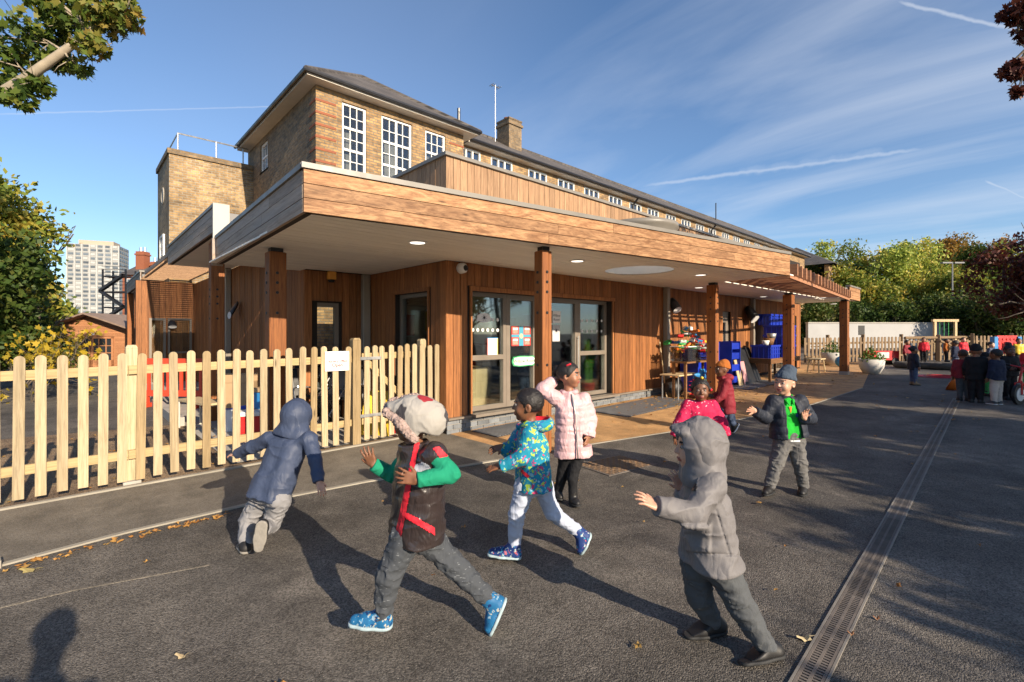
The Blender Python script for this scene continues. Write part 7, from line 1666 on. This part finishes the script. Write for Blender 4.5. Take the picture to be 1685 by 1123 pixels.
M_LGREY = fabric('light_grey_jersey', (.235, .23, .235), .9, .08, 14, .3, 240); M_JOG = fabric('pale_blue_jersey', (.42, .46, .56), .9, .08, 14, .3, 240)
M_DGREY = fabric('dark_grey_trousers', (.075, .08, .085), .85, .12, 12, .3, 240); M_MARL = patt('grey_marl', (.060, .066, .075), [((.17, .18, .19), .3)], 26, .16, .9, (1, 1, 3.5)); M_MGREY = fabric('mid_grey_trousers', (.13, .125, .12), .9, .12, 12, .3, 200)
M_VEST = fabric('glossy_dark_vest', (.032, .023, .022), .3, .2, 16, .5, 60, spec=.6, crease=.55, cs=13); M_GRNSL = fabric('green_jersey', (.01, .24, .13), .85, .08, 14, .2, 240)
M_REDC = fabric('red_trim', (.62, .02, .035), .6, .06, 10, .1, 100)
M_DINO = patt('turquoise_print', (.01, .22, .33), [((.38, .55, .06), .0), ((.52, .04, .14), 5.1), ((.02, .12, .32), 9.3), ((.22, .45, .55), 13.7), ((.42, .60, .10), 17.9)], 16, .26, warp=.075)
M_PINK = fabric('pale_pink_puffer', (.60, .38, .39), .42, .06, 10, .2, 90, crease=.55, cs=15); M_TAUPE = fabric('grey_parka', (.165, .155, .155), .6, .10, 9, .3, 160, crease=.65, cs=9)
M_HEART = patt('raspberry_print', (.52, .012, .07), [((.75, .42, .48), .0)], 30, .20); M_MAR = fabric('maroon_anorak', (.22, .018, .028), .7, .1, 10, .2, 140); M_POLO = fabric('bright_green_polo', (.012, .40, .03), .85, .06, 14, .2, 240)
M_ORHAT = fabric('rust_knit', (.36, .11, .02), .9, .12, 40, .5, 180); M_BLHAT = fabric('slate_blue_knit', (.055, .075, .105), .95, .12, 40, .5, 180)
M_WOOL = patt('cream_knit', (.36, .335, .30), [((.32, .025, .035), 2.0), ((.06, .055, .06), 7.7)], 6, .27, .95, warp=.2); M_FUR = fabric('pinkish_fur', (.34, .25, .22), .95, .3, 60, 1.0, 160, bdist=.01)
M_SHBLU = patt('blue_trainer', (.015, .12, .27), [((.28, .42, .52), .2), ((.01, .03, .12), 4.0), ((.42, .40, .34), 9.0), ((.03, .22, .42), 14)], 22, .24, .55, warp=.06); M_SHNAVY = patt('navy_print_trainer', (.015, .04, .16), [((.42, .10, .12), .2), ((.42, .48, .48), 4.0), ((.05, .28, .42), 8)], 24, .24, .55, warp=.05)
M_SOLEW = pm('pale_sole', (.35, .45, .48), .5, .1, 20, .1); M_SOLEG = pm('grey_sole', (.24, .22, .19), .85, .15, 30, .6, 90); M_SHBLK = pm('black_shoe', (.014, .013, .013), .55, .1, 10, .1, 80); M_SOLEB = pm('black_sole', (.02, .02, .02), .7, .1, 10, .2); M_SOCKR = fabric('red_sock', (.5, .02, .03)); M_SOLEWH = pm('white_sole', (.7, .68, .66), .6, .05)
M_BLKC = fabric('black_cloth', (.012, .012, .014), .8, .15, 12, .2, 160); M_JEAN = fabric('blue_denim', (.09, .12, .19), .9, .15, 14, .3, 240); M_BEIGE = fabric('cream_trousers', (.52, .45, .40), .9, .1, 12, .3, 160); M_NAVY2 = fabric('navy_hoodie', (.014, .020, .045), .85, .1, 12, .2, 160); M_TAN = pm('tan_boot', (.26, .18, .10), .8, .15, 12, .3, 90)

M_BADGE = patt('badge_print', (.45, .46, .5), [((.10, .11, .14), 1.0), ((.25, .27, .33), 4)], 22, .25, warp=.05)
def strip_on(kid, pts, w, t, N, mat, name, parent=None):
    """a flat raised band following points on a garment"""
    m = MB(); P = [Vector(p) for p in pts]; N = Vector(N).normalized(); vs = []
    for i, p in enumerate(P):
        d = (P[min(i + 1, len(P) - 1)] - P[max(0, i - 1)]).normalized(); s = d.cross(N).normalized(); vs += [p - s * w / 2 - N * t, p + s * w / 2 - N * t, p + s * w / 2 + N * t, p - s * w / 2 + N * t]
    fs = [(3, 2, 1, 0), tuple(range(len(vs) - 4, len(vs)))]
    for i in range(len(P) - 1):
        for k in range(4): a = i * 4 + k; b = i * 4 + (k + 1) % 4; fs.append((a, b, b + 4, a + 4))
    m.add([tuple(v) for v in vs], fs); return build(m, name, mat, parent or kid.body, True)

# ---- boy in navy hooded anorak, seen from behind, running to the fence
J = jp(3.2, dict(pelvis=(446, 806, .14), chest=(472, 741, .22), neck=(483, 708, .27), head=(489, 684, .30), shL=(444, 722, .25), shR=(509, 722, .20), elL=(415, 735, .30), wrL=(390, 745, .36), tipL=(374, 748, .40), elR=(519, 757, .13), wrR=(525, 792, .06), tipR=(532, 815, .04),
    hipL=(430, 820, .16), hipR=(460, 822, .10), knL=(408, 856, .16), anL=(404, 893, .07), heelL=(405, 911, .02), toeL=(396, 896, .17), knR=(446, 862, .16), anR=(433, 870, -.06), heelR=(431, 858, -.13), toeR=(424, 908, -.12)))
K = Kid('child in navy hooded anorak running away towards the picket fence', J, cv(.25, 1, -.05), cv(.12, .1, 1), .006, SK_L, 'children running in the foreground', hs=.98, zfix=.0)
K.make_body((.3, .35), [cv(0, -.3, 1), cv(.8, -.5, .1)], (1, -1)); K.coat(M_NAVY, hem=.07, flare=1.10, amp=.008, torso=.094, arm=(.052, .047, .04)); K.hood_up(M_NAVY, .006, r=(.108, .116, .122)); K.trousers(M_LGREY, 1.08, .010); K.shoes(M_SHBLK, M_SOLEG)
c = K.J['pelvis'] - K.axis * .055; strip_on(K, [c + K.lat * l - nrm(np.array(K.front)) * 0 + cv(0, -1, 0) * (.118 - .5 * l * l * 3) for l in np.linspace(-.12, .12, 7)], .008, .002, cv(0, -1, 0), M_NAVYD, 'hem_seam')

# ---- boy in glossy sleeveless puffer with green sleeves and knitted trapper hat
J = jp(2.32, dict(pelvis=(686, 888, .0), chest=(690, 806, .0), neck=(682, 750, .0), head=(680, 708, .0), shL=(716, 768, -.10), shR=(672, 766, .10), elL=(742, 800, -.15), wrL=(686, 810, -.20), tipL=(646, 801, -.21), elR=(648, 800, .16), wrR=(614, 782, .12), tipR=(592, 736, .10),
    hipL=(668, 903, -.05), hipR=(702, 903, .05), knL=(640, 966, -.06), anL=(630, 1028, -.03), heelL=(643, 1052, -.03), toeL=(575, 1047, -.03), knR=(752, 952, .06), anR=(803, 1003, .06), heelR=(834, 1006, .06), toeR=(809, 1064, .03)))
K = Kid('child in shiny dark sleeveless puffer with green sleeves and cream knitted hat', J, cv(-1, .22, -.05), cv(-.05, 0, 1), .005, SK_B, 'children running in the foreground', zfix=.0)
K.make_body((.28, .22), [cv(.1, -1, .2), cv(-.2, -.9, .2)], (1, -1), .16); K.sleeves(M_GRNSL)
K.coat(M_VEST, sleeve=False, hem=.045, flare=1.10, amp=.007, quilt=.10, qa=.0035, torso=.102, arm=(.060, .05, .04), neckr=.075, name='vest', wid=.044, split=[('zip_piping', [(683, 728), (691, 729), (655, 915), (644, 915)], M_REDC, .004), ('pocket_trim', [(664, 840), (668, 852), (714, 880), (715, 868)], M_REDC, .005), ('round_badge', (695, 776, 15), M_BADGE, .003), ('shoulder_trim', [(712, 738), (722, 735), (752, 768), (742, 778)], M_REDC, .004)]); K.trousers(M_MARL, 1.08, .010); K.shoes(M_SHBLU, M_SOLEW, 1.08)
# hat: knitted crown with fur lined brim and ear flaps
P, ax, hs = K.P, K.ax, K.hs; fl = Field(K.J['head'] - .27, K.J['head'] + .27, .005); tf = nrm(ax[1] + ax[2] * .22); axt = np.array([ax[0], tf, nrm(np.cross(ax[0], tf))]); axt[2] *= np.sign(axt[2] @ ax[2])
fl.ell(P(0, -.03, .030), axt, np.array([.104, .130, .086]), .02); fl.ell(P(0, -.095, -.015), axt, np.array([.085, .072, .078]), .04); fl.ell(P(0, -.062, -.055), ax, np.array([.080, .062, .062]), .03); fl.ell(P(0, .085, .052), axt, np.array([.070, .055, .034]), .04); fl.wrinkle(.004, (25, 25, 25), 5); fl.plane(P(0, .02, .012), nrm(-ax[2] * .86 + ax[1] * .52), .01)
fl.ell(P(.080, -.02, -.02), ax, np.array([.016, .055, .06]), .02); fl.ell(P(-.080, -.02, -.02), ax, np.array([.016, .055, .06]), .02); K.done(fl, 'knitted_hat', M_WOOL)
fl = Field(K.J['head'] - .27, K.J['head'] + .27, .005)
for q in (-1, 1): fl.cap(P(q * .09, .02, -.005), P(q * .082, -.035, -.075), .026, .022, .01); fl.cap(P(q * .09, .02, -.005), P(q * .07, .10, .045), .020, .018, .01)
fl.cap(P(-.07, .10, .045), P(.07, .10, .045), .022, .022, .01); fl.cap(P(0, .135, .055), P(0, .11, .085), .02, .014, .01); fl.cap(P(0, .11, .087), P(0, -.02, .118), .012, .008, .01); fl.wrinkle(.012, (90, 90, 90), 5); K.done(fl, 'fur_trim', M_FUR)

# ---- boy in turquoise printed coat
J = jp(3.12, dict(pelvis=(877, 793, .0), chest=(876, 738, .0), neck=(873, 703, .0), head=(869, 671, .0), shL=(872, 722, -.10), shR=(858, 720, .10), elL=(858, 760, -.13), wrL=(824, 772, -.12), tipL=(794, 779, -.10), elR=(838, 748, .13), wrR=(826, 740, .12), tipR=(812, 744, .1),
    hipL=(864, 806, -.04), hipR=(892, 805, .05), knL=(851, 849, -.04), anL=(846, 900, -.02), heelL=(856, 924, -.02), toeL=(803, 919, -.02), knR=(910, 849, .05), anR=(948, 877, .08), heelR=(972, 884, .10), toeR=(957, 918, .06)))
K = Kid('child in turquoise printed coat with red hood lining striding left', J, cv(-1, .12, .0), cv(-.08, 0, 1), .006, SK_B, 'children running in the foreground', zfix=.0)
K.make_body((.2, .3), [cv(.05, -.4, 1), cv(0, -.5, .8)], (1, -1)); K.coat(M_DINO, hem=.05, flare=1.18, amp=.007, torso=.094, arm=(.055, .050, .042), neckr=.07, split=[('pocket_zip', [(850, 771), (853, 768), (872, 783), (869, 787)], M_REDC, .004)]); K.trousers(M_JOG, 1.0, .008); K.shoes(M_SHNAVY, M_SOLEW, 1.08); K.hair(M_HAIR, .004, .055, -.045)
P, ax = K.P, K.ax; fl = Field(K.J['neck'] - .22, K.J['neck'] + .22, .006); fl.ell(P(0, -.075, -.120), ax, (.105, .095, .055), .01); fl.cap(P(.07, .0, -.125), P(.0, .055, -.14), .024, .022, .02); fl.cap(P(-.07, .0, -.125), P(.0, .055, -.14), .024, .022, .02); fl.wrinkle(.006, (14, 14, 14), 7); fl.sub(P(0, -.06, -.078), ax, (.080, .075, .048), .01); hd = P(0, -.06, -.078)
K.done(fl, 'hood_down', [M_DINO, M_REDC], lambda c: (np.linalg.norm(((c - hd) @ ax.T) / np.array([.086, .081, .054]), axis=1) < 1.0).astype(int))


# ---- girl in pale pink puffer coat
J = jp(4.08, dict(pelvis=(943, 738, .0), chest=(941, 686, .0), neck=(936, 652, .0), head=(936, 624, .0), shL=(960, 664, .02), shR=(914, 662, -.02), elL=(972, 696, .03), wrL=(969, 726, -.04), tipL=(962, 742, -.08), elR=(893, 648, -.02), wrR=(910, 634, .06), tipR=(922, 626, .12),
    hipL=(950, 758, .0), hipR=(930, 758, .03), knL=(942, 793, -.01), anL=(943, 824, .0), heelL=(940, 836, .03), toeL=(953, 842, -.10), knR=(924, 794, .08), anR=(917, 820, .12), heelR=(913, 828, .14), toeR=(924, 831, .03)))
K = Kid('girl in pale pink puffer coat with one hand behind her head', J, cv(.92, -.35, .0), cv(0, 0, 1), .006, SK_M, 'children playing near the doors', zfix=.0)
K.make_body((.5, .6), [cv(.8, -.4, .1), cv(-.4, -.6, .6)], (1, -1)); K.coat(M_PINK, hem=.10, flare=1.12, amp=.007, quilt=.055, qa=.0045, torso=.098, arm=(.060, .055, .046), neckr=.07); K.trousers(M_BLKC, .86, .004, 'leggings'); K.shoes(M_SHBLK, M_SOLEB, 1.0, .05)
K.hair(M_HAIR, .008, .055, -.03, [(0, -.105, .045, .035), (.02, -.125, .01, .028)]); c = K.P(-.055, .01, .09); strip_on(K, [c + cv(-.02, -.01, -.008), c + cv(.02, -.01, .008)], .012, .008, cv(0, -1, .3), M_REDC, 'hair_clip')
z0 = K.J['neck'] + K.front * .05; zf = K.front
strip_on(K, [K.J['neck'] + zf * .075 - K.axis * .01, K.J['chest'] + zf * .115, K.J['pelvis'] + zf * .122, K.J['pelvis'] + zf * .128 - K.axis * .09], .010, .004, zf, M_STEEL, 'zip')
fl = Field(K.J['neck'] - .16, K.J['neck'] + .16, .006)
for q in np.linspace(0, 6.283, 12, endpoint=False): a = K.J['neck'] + (K.lat * math.cos(q) + K.front * math.sin(q)) * .062 + K.axis * .0; q2 = q + .5236; b = K.J['neck'] + (K.lat * math.cos(q2) + K.front * math.sin(q2)) * .062; fl.cap(a, b, .02 if math.sin(q + .26) < .8 else .008, .02 if math.sin(q2 + .26) < .8 else .008, .008)
K.done(fl, 'collar', M_PINK)

# ---- boy in grey hooded parka
J = jp(2.24, dict(pelvis=(1168, 902, .0), chest=(1160, 822, .0), neck=(1152, 768, .0), head=(1148, 727, .0), shL=(1172, 790, -.10), shR=(1140, 788, .10), elL=(1142, 836, -.18), wrL=(1080, 825, -.22), tipL=(1044, 804, -.22), elR=(1128, 806, .16), wrR=(1122, 796, .16), tipR=(1113, 776, .16),
    hipL=(1186, 922, -.05), hipR=(1148, 922, .06), knL=(1222, 994, -.06), anL=(1260, 1056, -.08), heelL=(1287, 1072, -.08), toeL=(1220, 1087, -.12), knR=(1150, 972, .08), anR=(1172, 1013, .10), heelR=(1193, 1030, .11), toeR=(1128, 1042, .08)))
K = Kid('child in grey hooded parka and dark trousers running left in front', J, cv(-1, .12, -.02), cv(-.05, 0, 1), .005, SK_L, 'children running in the foreground', zfix=.0)
K.make_body((.30, .4), [cv(.1, -.5, .9), cv(.2, -.9, .1)], (1, -1), .14); K.coat(M_TAUPE, hem=.035, flare=1.24, amp=.009, torso=.098, arm=(.058, .052, .042), neckr=.075, freq=(9, 9, 15), emboss=[([(1090, 905), (1230, 913), (1230, 917), (1090, 909)], -.006, 1.5), ([(1176, 838), (1180, 838), (1204, 916), (1199, 916)], -.005, 1.5), ([(1116, 866), (1170, 864), (1172, 914), (1112, 912)], .011, 5), ([(1114, 862), (1172, 860), (1172, 878), (1114, 880)], .009, 4)], split=[('sleeve_badge', [(1137, 798), (1147, 797), (1146, 809), (1135, 808)], M_BLACK, .003)]); K.hood_up(M_TAUPE, .008, r=(.108, .122, .128), open_r=(.07, .07, .098), open_f=.105, peak=1); K.trousers(M_DGREY, 1.12, .008); K.shoes(M_SHBLK, M_SOLEB, 1.12)
# ---- boy in open dark jacket over a green polo shirt
J = jp(4.32, dict(pelvis=(1298, 712, .0), chest=(1294, 674, .0), neck=(1293, 648, .0), head=(1291, 625, -.02), shR=(1273, 655, .0), shL=(1316, 655, .0), elR=(1259, 683, .0), wrR=(1242, 672, -.10), tipR=(1221, 662, -.14), elL=(1334, 684, .02), wrL=(1324, 684, -.13), tipL=(1325, 664, -.18),
    hipR=(1288, 722, .0), hipL=(1309, 722, .0), knR=(1278, 756, -.02), anR=(1266, 796, -.03), heelR=(1270, 804, .02), toeR=(1258, 812, -.13), knL=(1316, 757, -.03), anL=(1322, 794, .0), heelL=(1322, 804, .05), toeL=(1319, 813, -.10)))
K = Kid('smiling child in green polo and open dark jacket with slate blue beanie', J, cv(-.85, -.52, -.02), cv(.06, 0, 1), .006, SK_L, 'children playing near the doors', zfix=.0)
K.make_body((.2, .45), [cv(-.2, -.2, .9), cv(0, .9, .2)], (-1, 1), .18); K.coat(M_POLO, sleeve=False, hem=.035, flare=1.0, amp=.004, torso=.080, name='polo_shirt', neckr=.05)
fr = cv(0, -1, 0)
def openf(fl):
    j = K.J
    for t in np.linspace(-.6, 1.45, 16): q = j['pelvis'] * (1 - t) + j['chest'] * t + fr * .10; fl.sub(q, np.array([cv(1, 0, 0), cv(0, 1, 0), up]), (.066 - .012 * t, .11, .05), .006)
K.coat(M_NAVYD, hem=.012, flare=1.10, amp=.005, quilt=.07, torso=.099, arm=(.056, .051, .043), neckr=.06, open_=openf, name='jacket'); K.trousers(M_MGREY, 1.12, .010); K.shoes(M_SHBLK, M_SOLEB, 1.05); K.beanie(M_BLHAT, tall=.03, slouch=(0, -.03, 0))
c = K.J['chest'] + cv(.042, -.092, -.012); m = MB(); B = lambda x, z: tuple(c + cv(x, 0, z)); pts = [(-.006, -.018), (.0, -.006), (.007, -.018), (.010, -.016), (.008, .0), (.012, .006), (.008, .012), (.002, .010), (.001, .020), (-.004, .020), (-.003, .008), (-.010, .004), (-.008, -.004)]
m.add([B(*q) for q in pts] + [tuple(np.array(B(*q)) + cv(0, .012, 0)) for q in pts], [tuple(range(len(pts)))[::-1]] + [(i, (i + 1) % 13, 13 + (i + 1) % 13, 13 + i) for i in range(13)]); build(m, 'shirt_emblem', pm('emblem_blue', (.02, .05, .2), .8, .05), K.body)
fl = Field(K.J['neck'] - .14, K.J['neck'] + .14, .006)
for q in (-1, 1): fl.cap(K.J['neck'] + cv(q * .05, .0, .005), K.J['neck'] + cv(q * .03, -.06, -.03), .016, .012, .006); fl.cap(K.J['neck'] + cv(q * .03, -.06, -.03), K.J['neck'] + cv(q * .022, -.085, -.06), .012, .006, .006)
K.done(fl, 'collar', M_POLO)
c = K.J['chest'] + cv(-.012, -.088, .025); m = MB(); m.poly([tuple(c + cv(-.015, 0, .04)), tuple(c + cv(.0, -.002, -.02)), tuple(c + cv(.012, 0, .04))]); build(m, 'orange_placket', M_ORG, K.body)
strip_on(K, [K.J['pelvis'] - K.axis * .033 + cv(x, -.086 + x * x * 3, 0) for x in np.linspace(-.05, .05, 5)], .014, .004, fr, M_PAPER, 'shirt_hem')

# ---- girl in raspberry printed coat, partly hidden
J, F_ = stand(1152, 801, 10, 1.04); dg = float((J['chest'] - CAMP) @ fwd)
for a_, q_ in (('elR', (1118, 697)), ('wrR', (1111, 718)), ('tipR', (1115, 733)), ('elL', (1188, 697)), ('wrL', (1194, 716)), ('tipL', (1190, 730))): J[a_] = at(*q_, dg - .05)
K = Kid('girl in raspberry pink heart print coat behind the grey parka', J, F_ + cv(-.05, 0, 0), up, .0065, SK_D, 'children playing near the doors', hs=.97)
K.make_body(); K.coat(M_HEART, hem=.10, flare=1.2, amp=.006, quilt=.08, torso=.096, arm=(.058, .053, .045), neckr=.07); K.trousers(M_BLKC, .9, .004); K.shoes(M_SHBLK, M_SOLEB)
K.hair(M_HAIR, .008, .062, -.02, [(.085, .0, .01, .022), (-.085, .0, .01, .022), (.03, .02, .105, .018), (-.03, -.02, .11, .018)])
for q in (-1, 1): v, f = sphere(K.P(q * .095, .01, .005), .014, 6); link('hair_bobble', np_mesh('hair_bobble', v, f, M_REDC, True), None, K.body)
v, f = sphere(K.P(.01, .03, .12), .014, 6); link('hair_bobble', np_mesh('hair_bobble', v, f, M_YEL, True), None, K.body)

# ---- child in maroon anorak and rust beanie by the post
J = jp(6.75, dict(pelvis=(1196, 672, .0), chest=(1194, 645, .0), neck=(1192, 626, .0), head=(1188, 611, .0), shL=(1196, 632, -.10), shR=(1190, 632, .10), elL=(1188, 655, -.12), wrL=(1178, 664, -.11), tipL=(1169, 666, -.10), elR=(1184, 652, .12), wrR=(1174, 655, .10), tipR=(1166, 654, .10),
    hipL=(1194, 676, -.05), hipR=(1199, 676, .05), knL=(1186, 692, -.04), anL=(1186, 708, -.03), heelL=(1190, 715, -.03), toeL=(1170, 715, -.03), knR=(1203, 692, .05), anR=(1207, 703, .06), heelR=(1216, 701, .06), toeR=(1207, 716, .06)))
K = Kid('child in maroon anorak and rust knitted beanie walking left beside the post', J, cv(-1, -.1, 0), up, .008, SK_D, 'children playing near the doors', zfix=.0)
K.make_body(); K.coat(M_MAR, hem=.09, flare=1.1, amp=.006, torso=.096, arm=(.056, .05, .043), neckr=.075); K.trousers(M_JEAN, 1.05, .008); K.shoes(M_SHBLK, M_SOLEWH, 1.1); K.beanie(M_ORHAT, tall=.012)
P, ax = K.P, K.ax; fl = Field(K.J['neck'] - .2, K.J['neck'] + .2, .008); fl.ell(P(0, -.08, -.115), ax, (.095, .085, .055), .02); fl.cap(P(.06, .02, -.125), P(-.06, .02, -.125), .03, .03, .03); fl.wrinkle(.006, (14, 14, 14), 7); K.done(fl, 'hood_down', M_MAR)

# ---- children further off
def simple(label, u, v, yaw, hgt, sk, coat, legs, shoe, hair=M_HAIR, arms='down', hat=None, group='children standing in the far playground', res=.011, look=None, boot=0, sole=None, hood=False, puffs=(), stride=.0, lean=0., hem=.06, quilt=None):
    J, F_ = stand(u, v, yaw, hgt, arms, stride, lean); s = hgt / 1.08; k = Kid(label, J, F_ if look is None else look, up, res, sk, group, hs=max(.9, s), size=s)
    k.make_body(hands=True, hand_s=.9); k.coat(coat, hem=hem, flare=1.1, amp=.006, torso=.094, arm=(.054, .049, .042), neckr=.07, quilt=quilt); k.trousers(legs, 1.08, .008); k.shoes(shoe, sole or M_SOLEB, 1.1, boot)
    if hat: k.beanie(hat, tall=.01)
    elif hood: k.hood_up(coat)
    else: k.hair(hair, .008, .055, -.03, puffs)
    return k
simple('small girl in dark puffer jacket and tan boots standing alone on the tarmac', 1503, 634, -80, 1.02, SK_M, M_NAVYD, M_JEAN, M_TAN, arms='down', boot=.09, quilt=.09, hem=.10, puffs=[(0, -.1, .03, .04)], res=.010)
simple('child with red coat slung on the arm, leftmost of the group by the tricycle', 1586, 660, -150, 1.05, SK_M, M_MAR, M_DGREY, M_SHBLK, M_HAIRB, lean=.05, res=.010)
simple('child in long black coat and cap second from left in the group', 1606, 663, -125, 1.14, SK_M, M_BLKC, M_BLKC, M_SHBLK, hat=M_BLKC, res=.010, hem=.1)
simple('child in navy hooded top and cream trousers seen from behind by the tricycle', 1640, 666, 168, 1.08, SK_B, M_NAVY2, M_BEIGE, M_DGREY, M_HAIR, res=.009, sole=M_SOLEWH)
simple('girl in black coat with hair bun facing the camera behind the tricycle', 1660, 658, 10, 1.12, SK_D, M_BLKC, M_BLKC, M_SHBLK, arms='front', puffs=[(0, -.02, .12, .05), (.05, 0, .06, .04), (-.05, 0, .06, .04)], res=.010)
simple('child in bright red coat at the right edge of the picture', 1697, 652, 60, 1.15, SK_M, M_REDC, M_TGRN, M_SHBLK, arms='front', res=.011)
simple('child in patterned blue top crouching behind the group', 1622, 652, -60, .92, SK_M, M_HEART if False else M_NAVY, M_TGRN, M_SHBLK, res=.012, hat=M_BLKC)
for i, (u, v, y, hg, ct, lg, lab) in enumerate([(1492, 602, -20, 1.0, M_MAR, M_BLKC, 'child in maroon coat sitting area left of the far gate'), (1572, 612, 150, 1.05, M_NAVY2, M_JEAN, 'child in navy jumper walking away in front of the far gate'), (1630, 613, -30, 1.0, M_NAVY, M_BLKC, 'child in navy and white top left of the red play panel'), (1520, 596, 40, 1.05, M_REDC, M_BLKC, 'child in red coat behind the far gate'), (1557, 596, -40, 1.0, M_ORHAT, M_BLKC, 'child in rust coat behind the far gate'), (1585, 597, 10, 1.05, M_REDC, M_NAVY2, 'child in red coat to the right of the far gate'), (1676, 604, 20, 1.05, M_YEL, M_BLKC, 'child in yellow hat and coat right of the red play panel')]):
    simple(lab, u, v, y, hg, [SK_M, SK_D, SK_L][i % 3], ct, lg, M_SHBLK, res=.016, group='small children by the far fence')
# two children inside, looking out through the glass
for (x, y, hg, sk, ct, lab, yaw) in [(6.30, 6.45, 1.06, SK_M, M_NAVY2, 'child standing inside the door behind the glass', -20), (6.62, 6.3, 1.02, SK_D, M_BLKC, 'child with dark curly hair close to the glass inside the door', 10)]:
    J, F_ = stand(900, 700, yaw, hg, 'front'); off = np.array([x, y, .3]) - np.array([*ground_at(900, 700)[:2], gz(ground_at(900, 700)[0])]); J = {k: v + off for k, v in J.items()}
    k = Kid(lab, J, F_, up, .010, sk, 'children inside the nursery', size=hg / 1.08); k.T.location.z = .29; k.make_body(); k.coat(ct, amp=.005); k.trousers(M_JEAN, 1.05, .005); k.shoes(M_SHBLK, M_SOLEB); k.hair(M_HAIR, .014, .055, -.03)
# adult standing behind the viewpoint, whose shadow falls at bottom left
gA = np.array([-.24, -.50, 0.0]); J, F_ = stand(900, 700, 180, 1.80, 'down'); off = gA + [0, 0, gz(gA[0])] - np.array([*ground_at(900, 700)[:2], gz(ground_at(900, 700)[0])]); J = {k: v + off for k, v in J.items()}
J['elL'] = J['shL'] + np.array([-.24, .02, .10]); J['wrL'] = J['elL'] + np.array([-.24, .03, .02]); J['tipL'] = J['wrL'] + np.array([-.12, 0, 0])
k = Kid('adult in dark coat standing behind the viewpoint with one arm held out', J, F_, up, .016, SK_L, None, who='person', size=1.5); k.make_body(hand_s=1.5); k.coat(M_BLKC, hem=.2, amp=.008, torso=.1, wid=.07); k.trousers(M_BLKC); k.shoes(M_SHBLK, M_SOLEB, 1.4); k.hair(M_HAIRB)
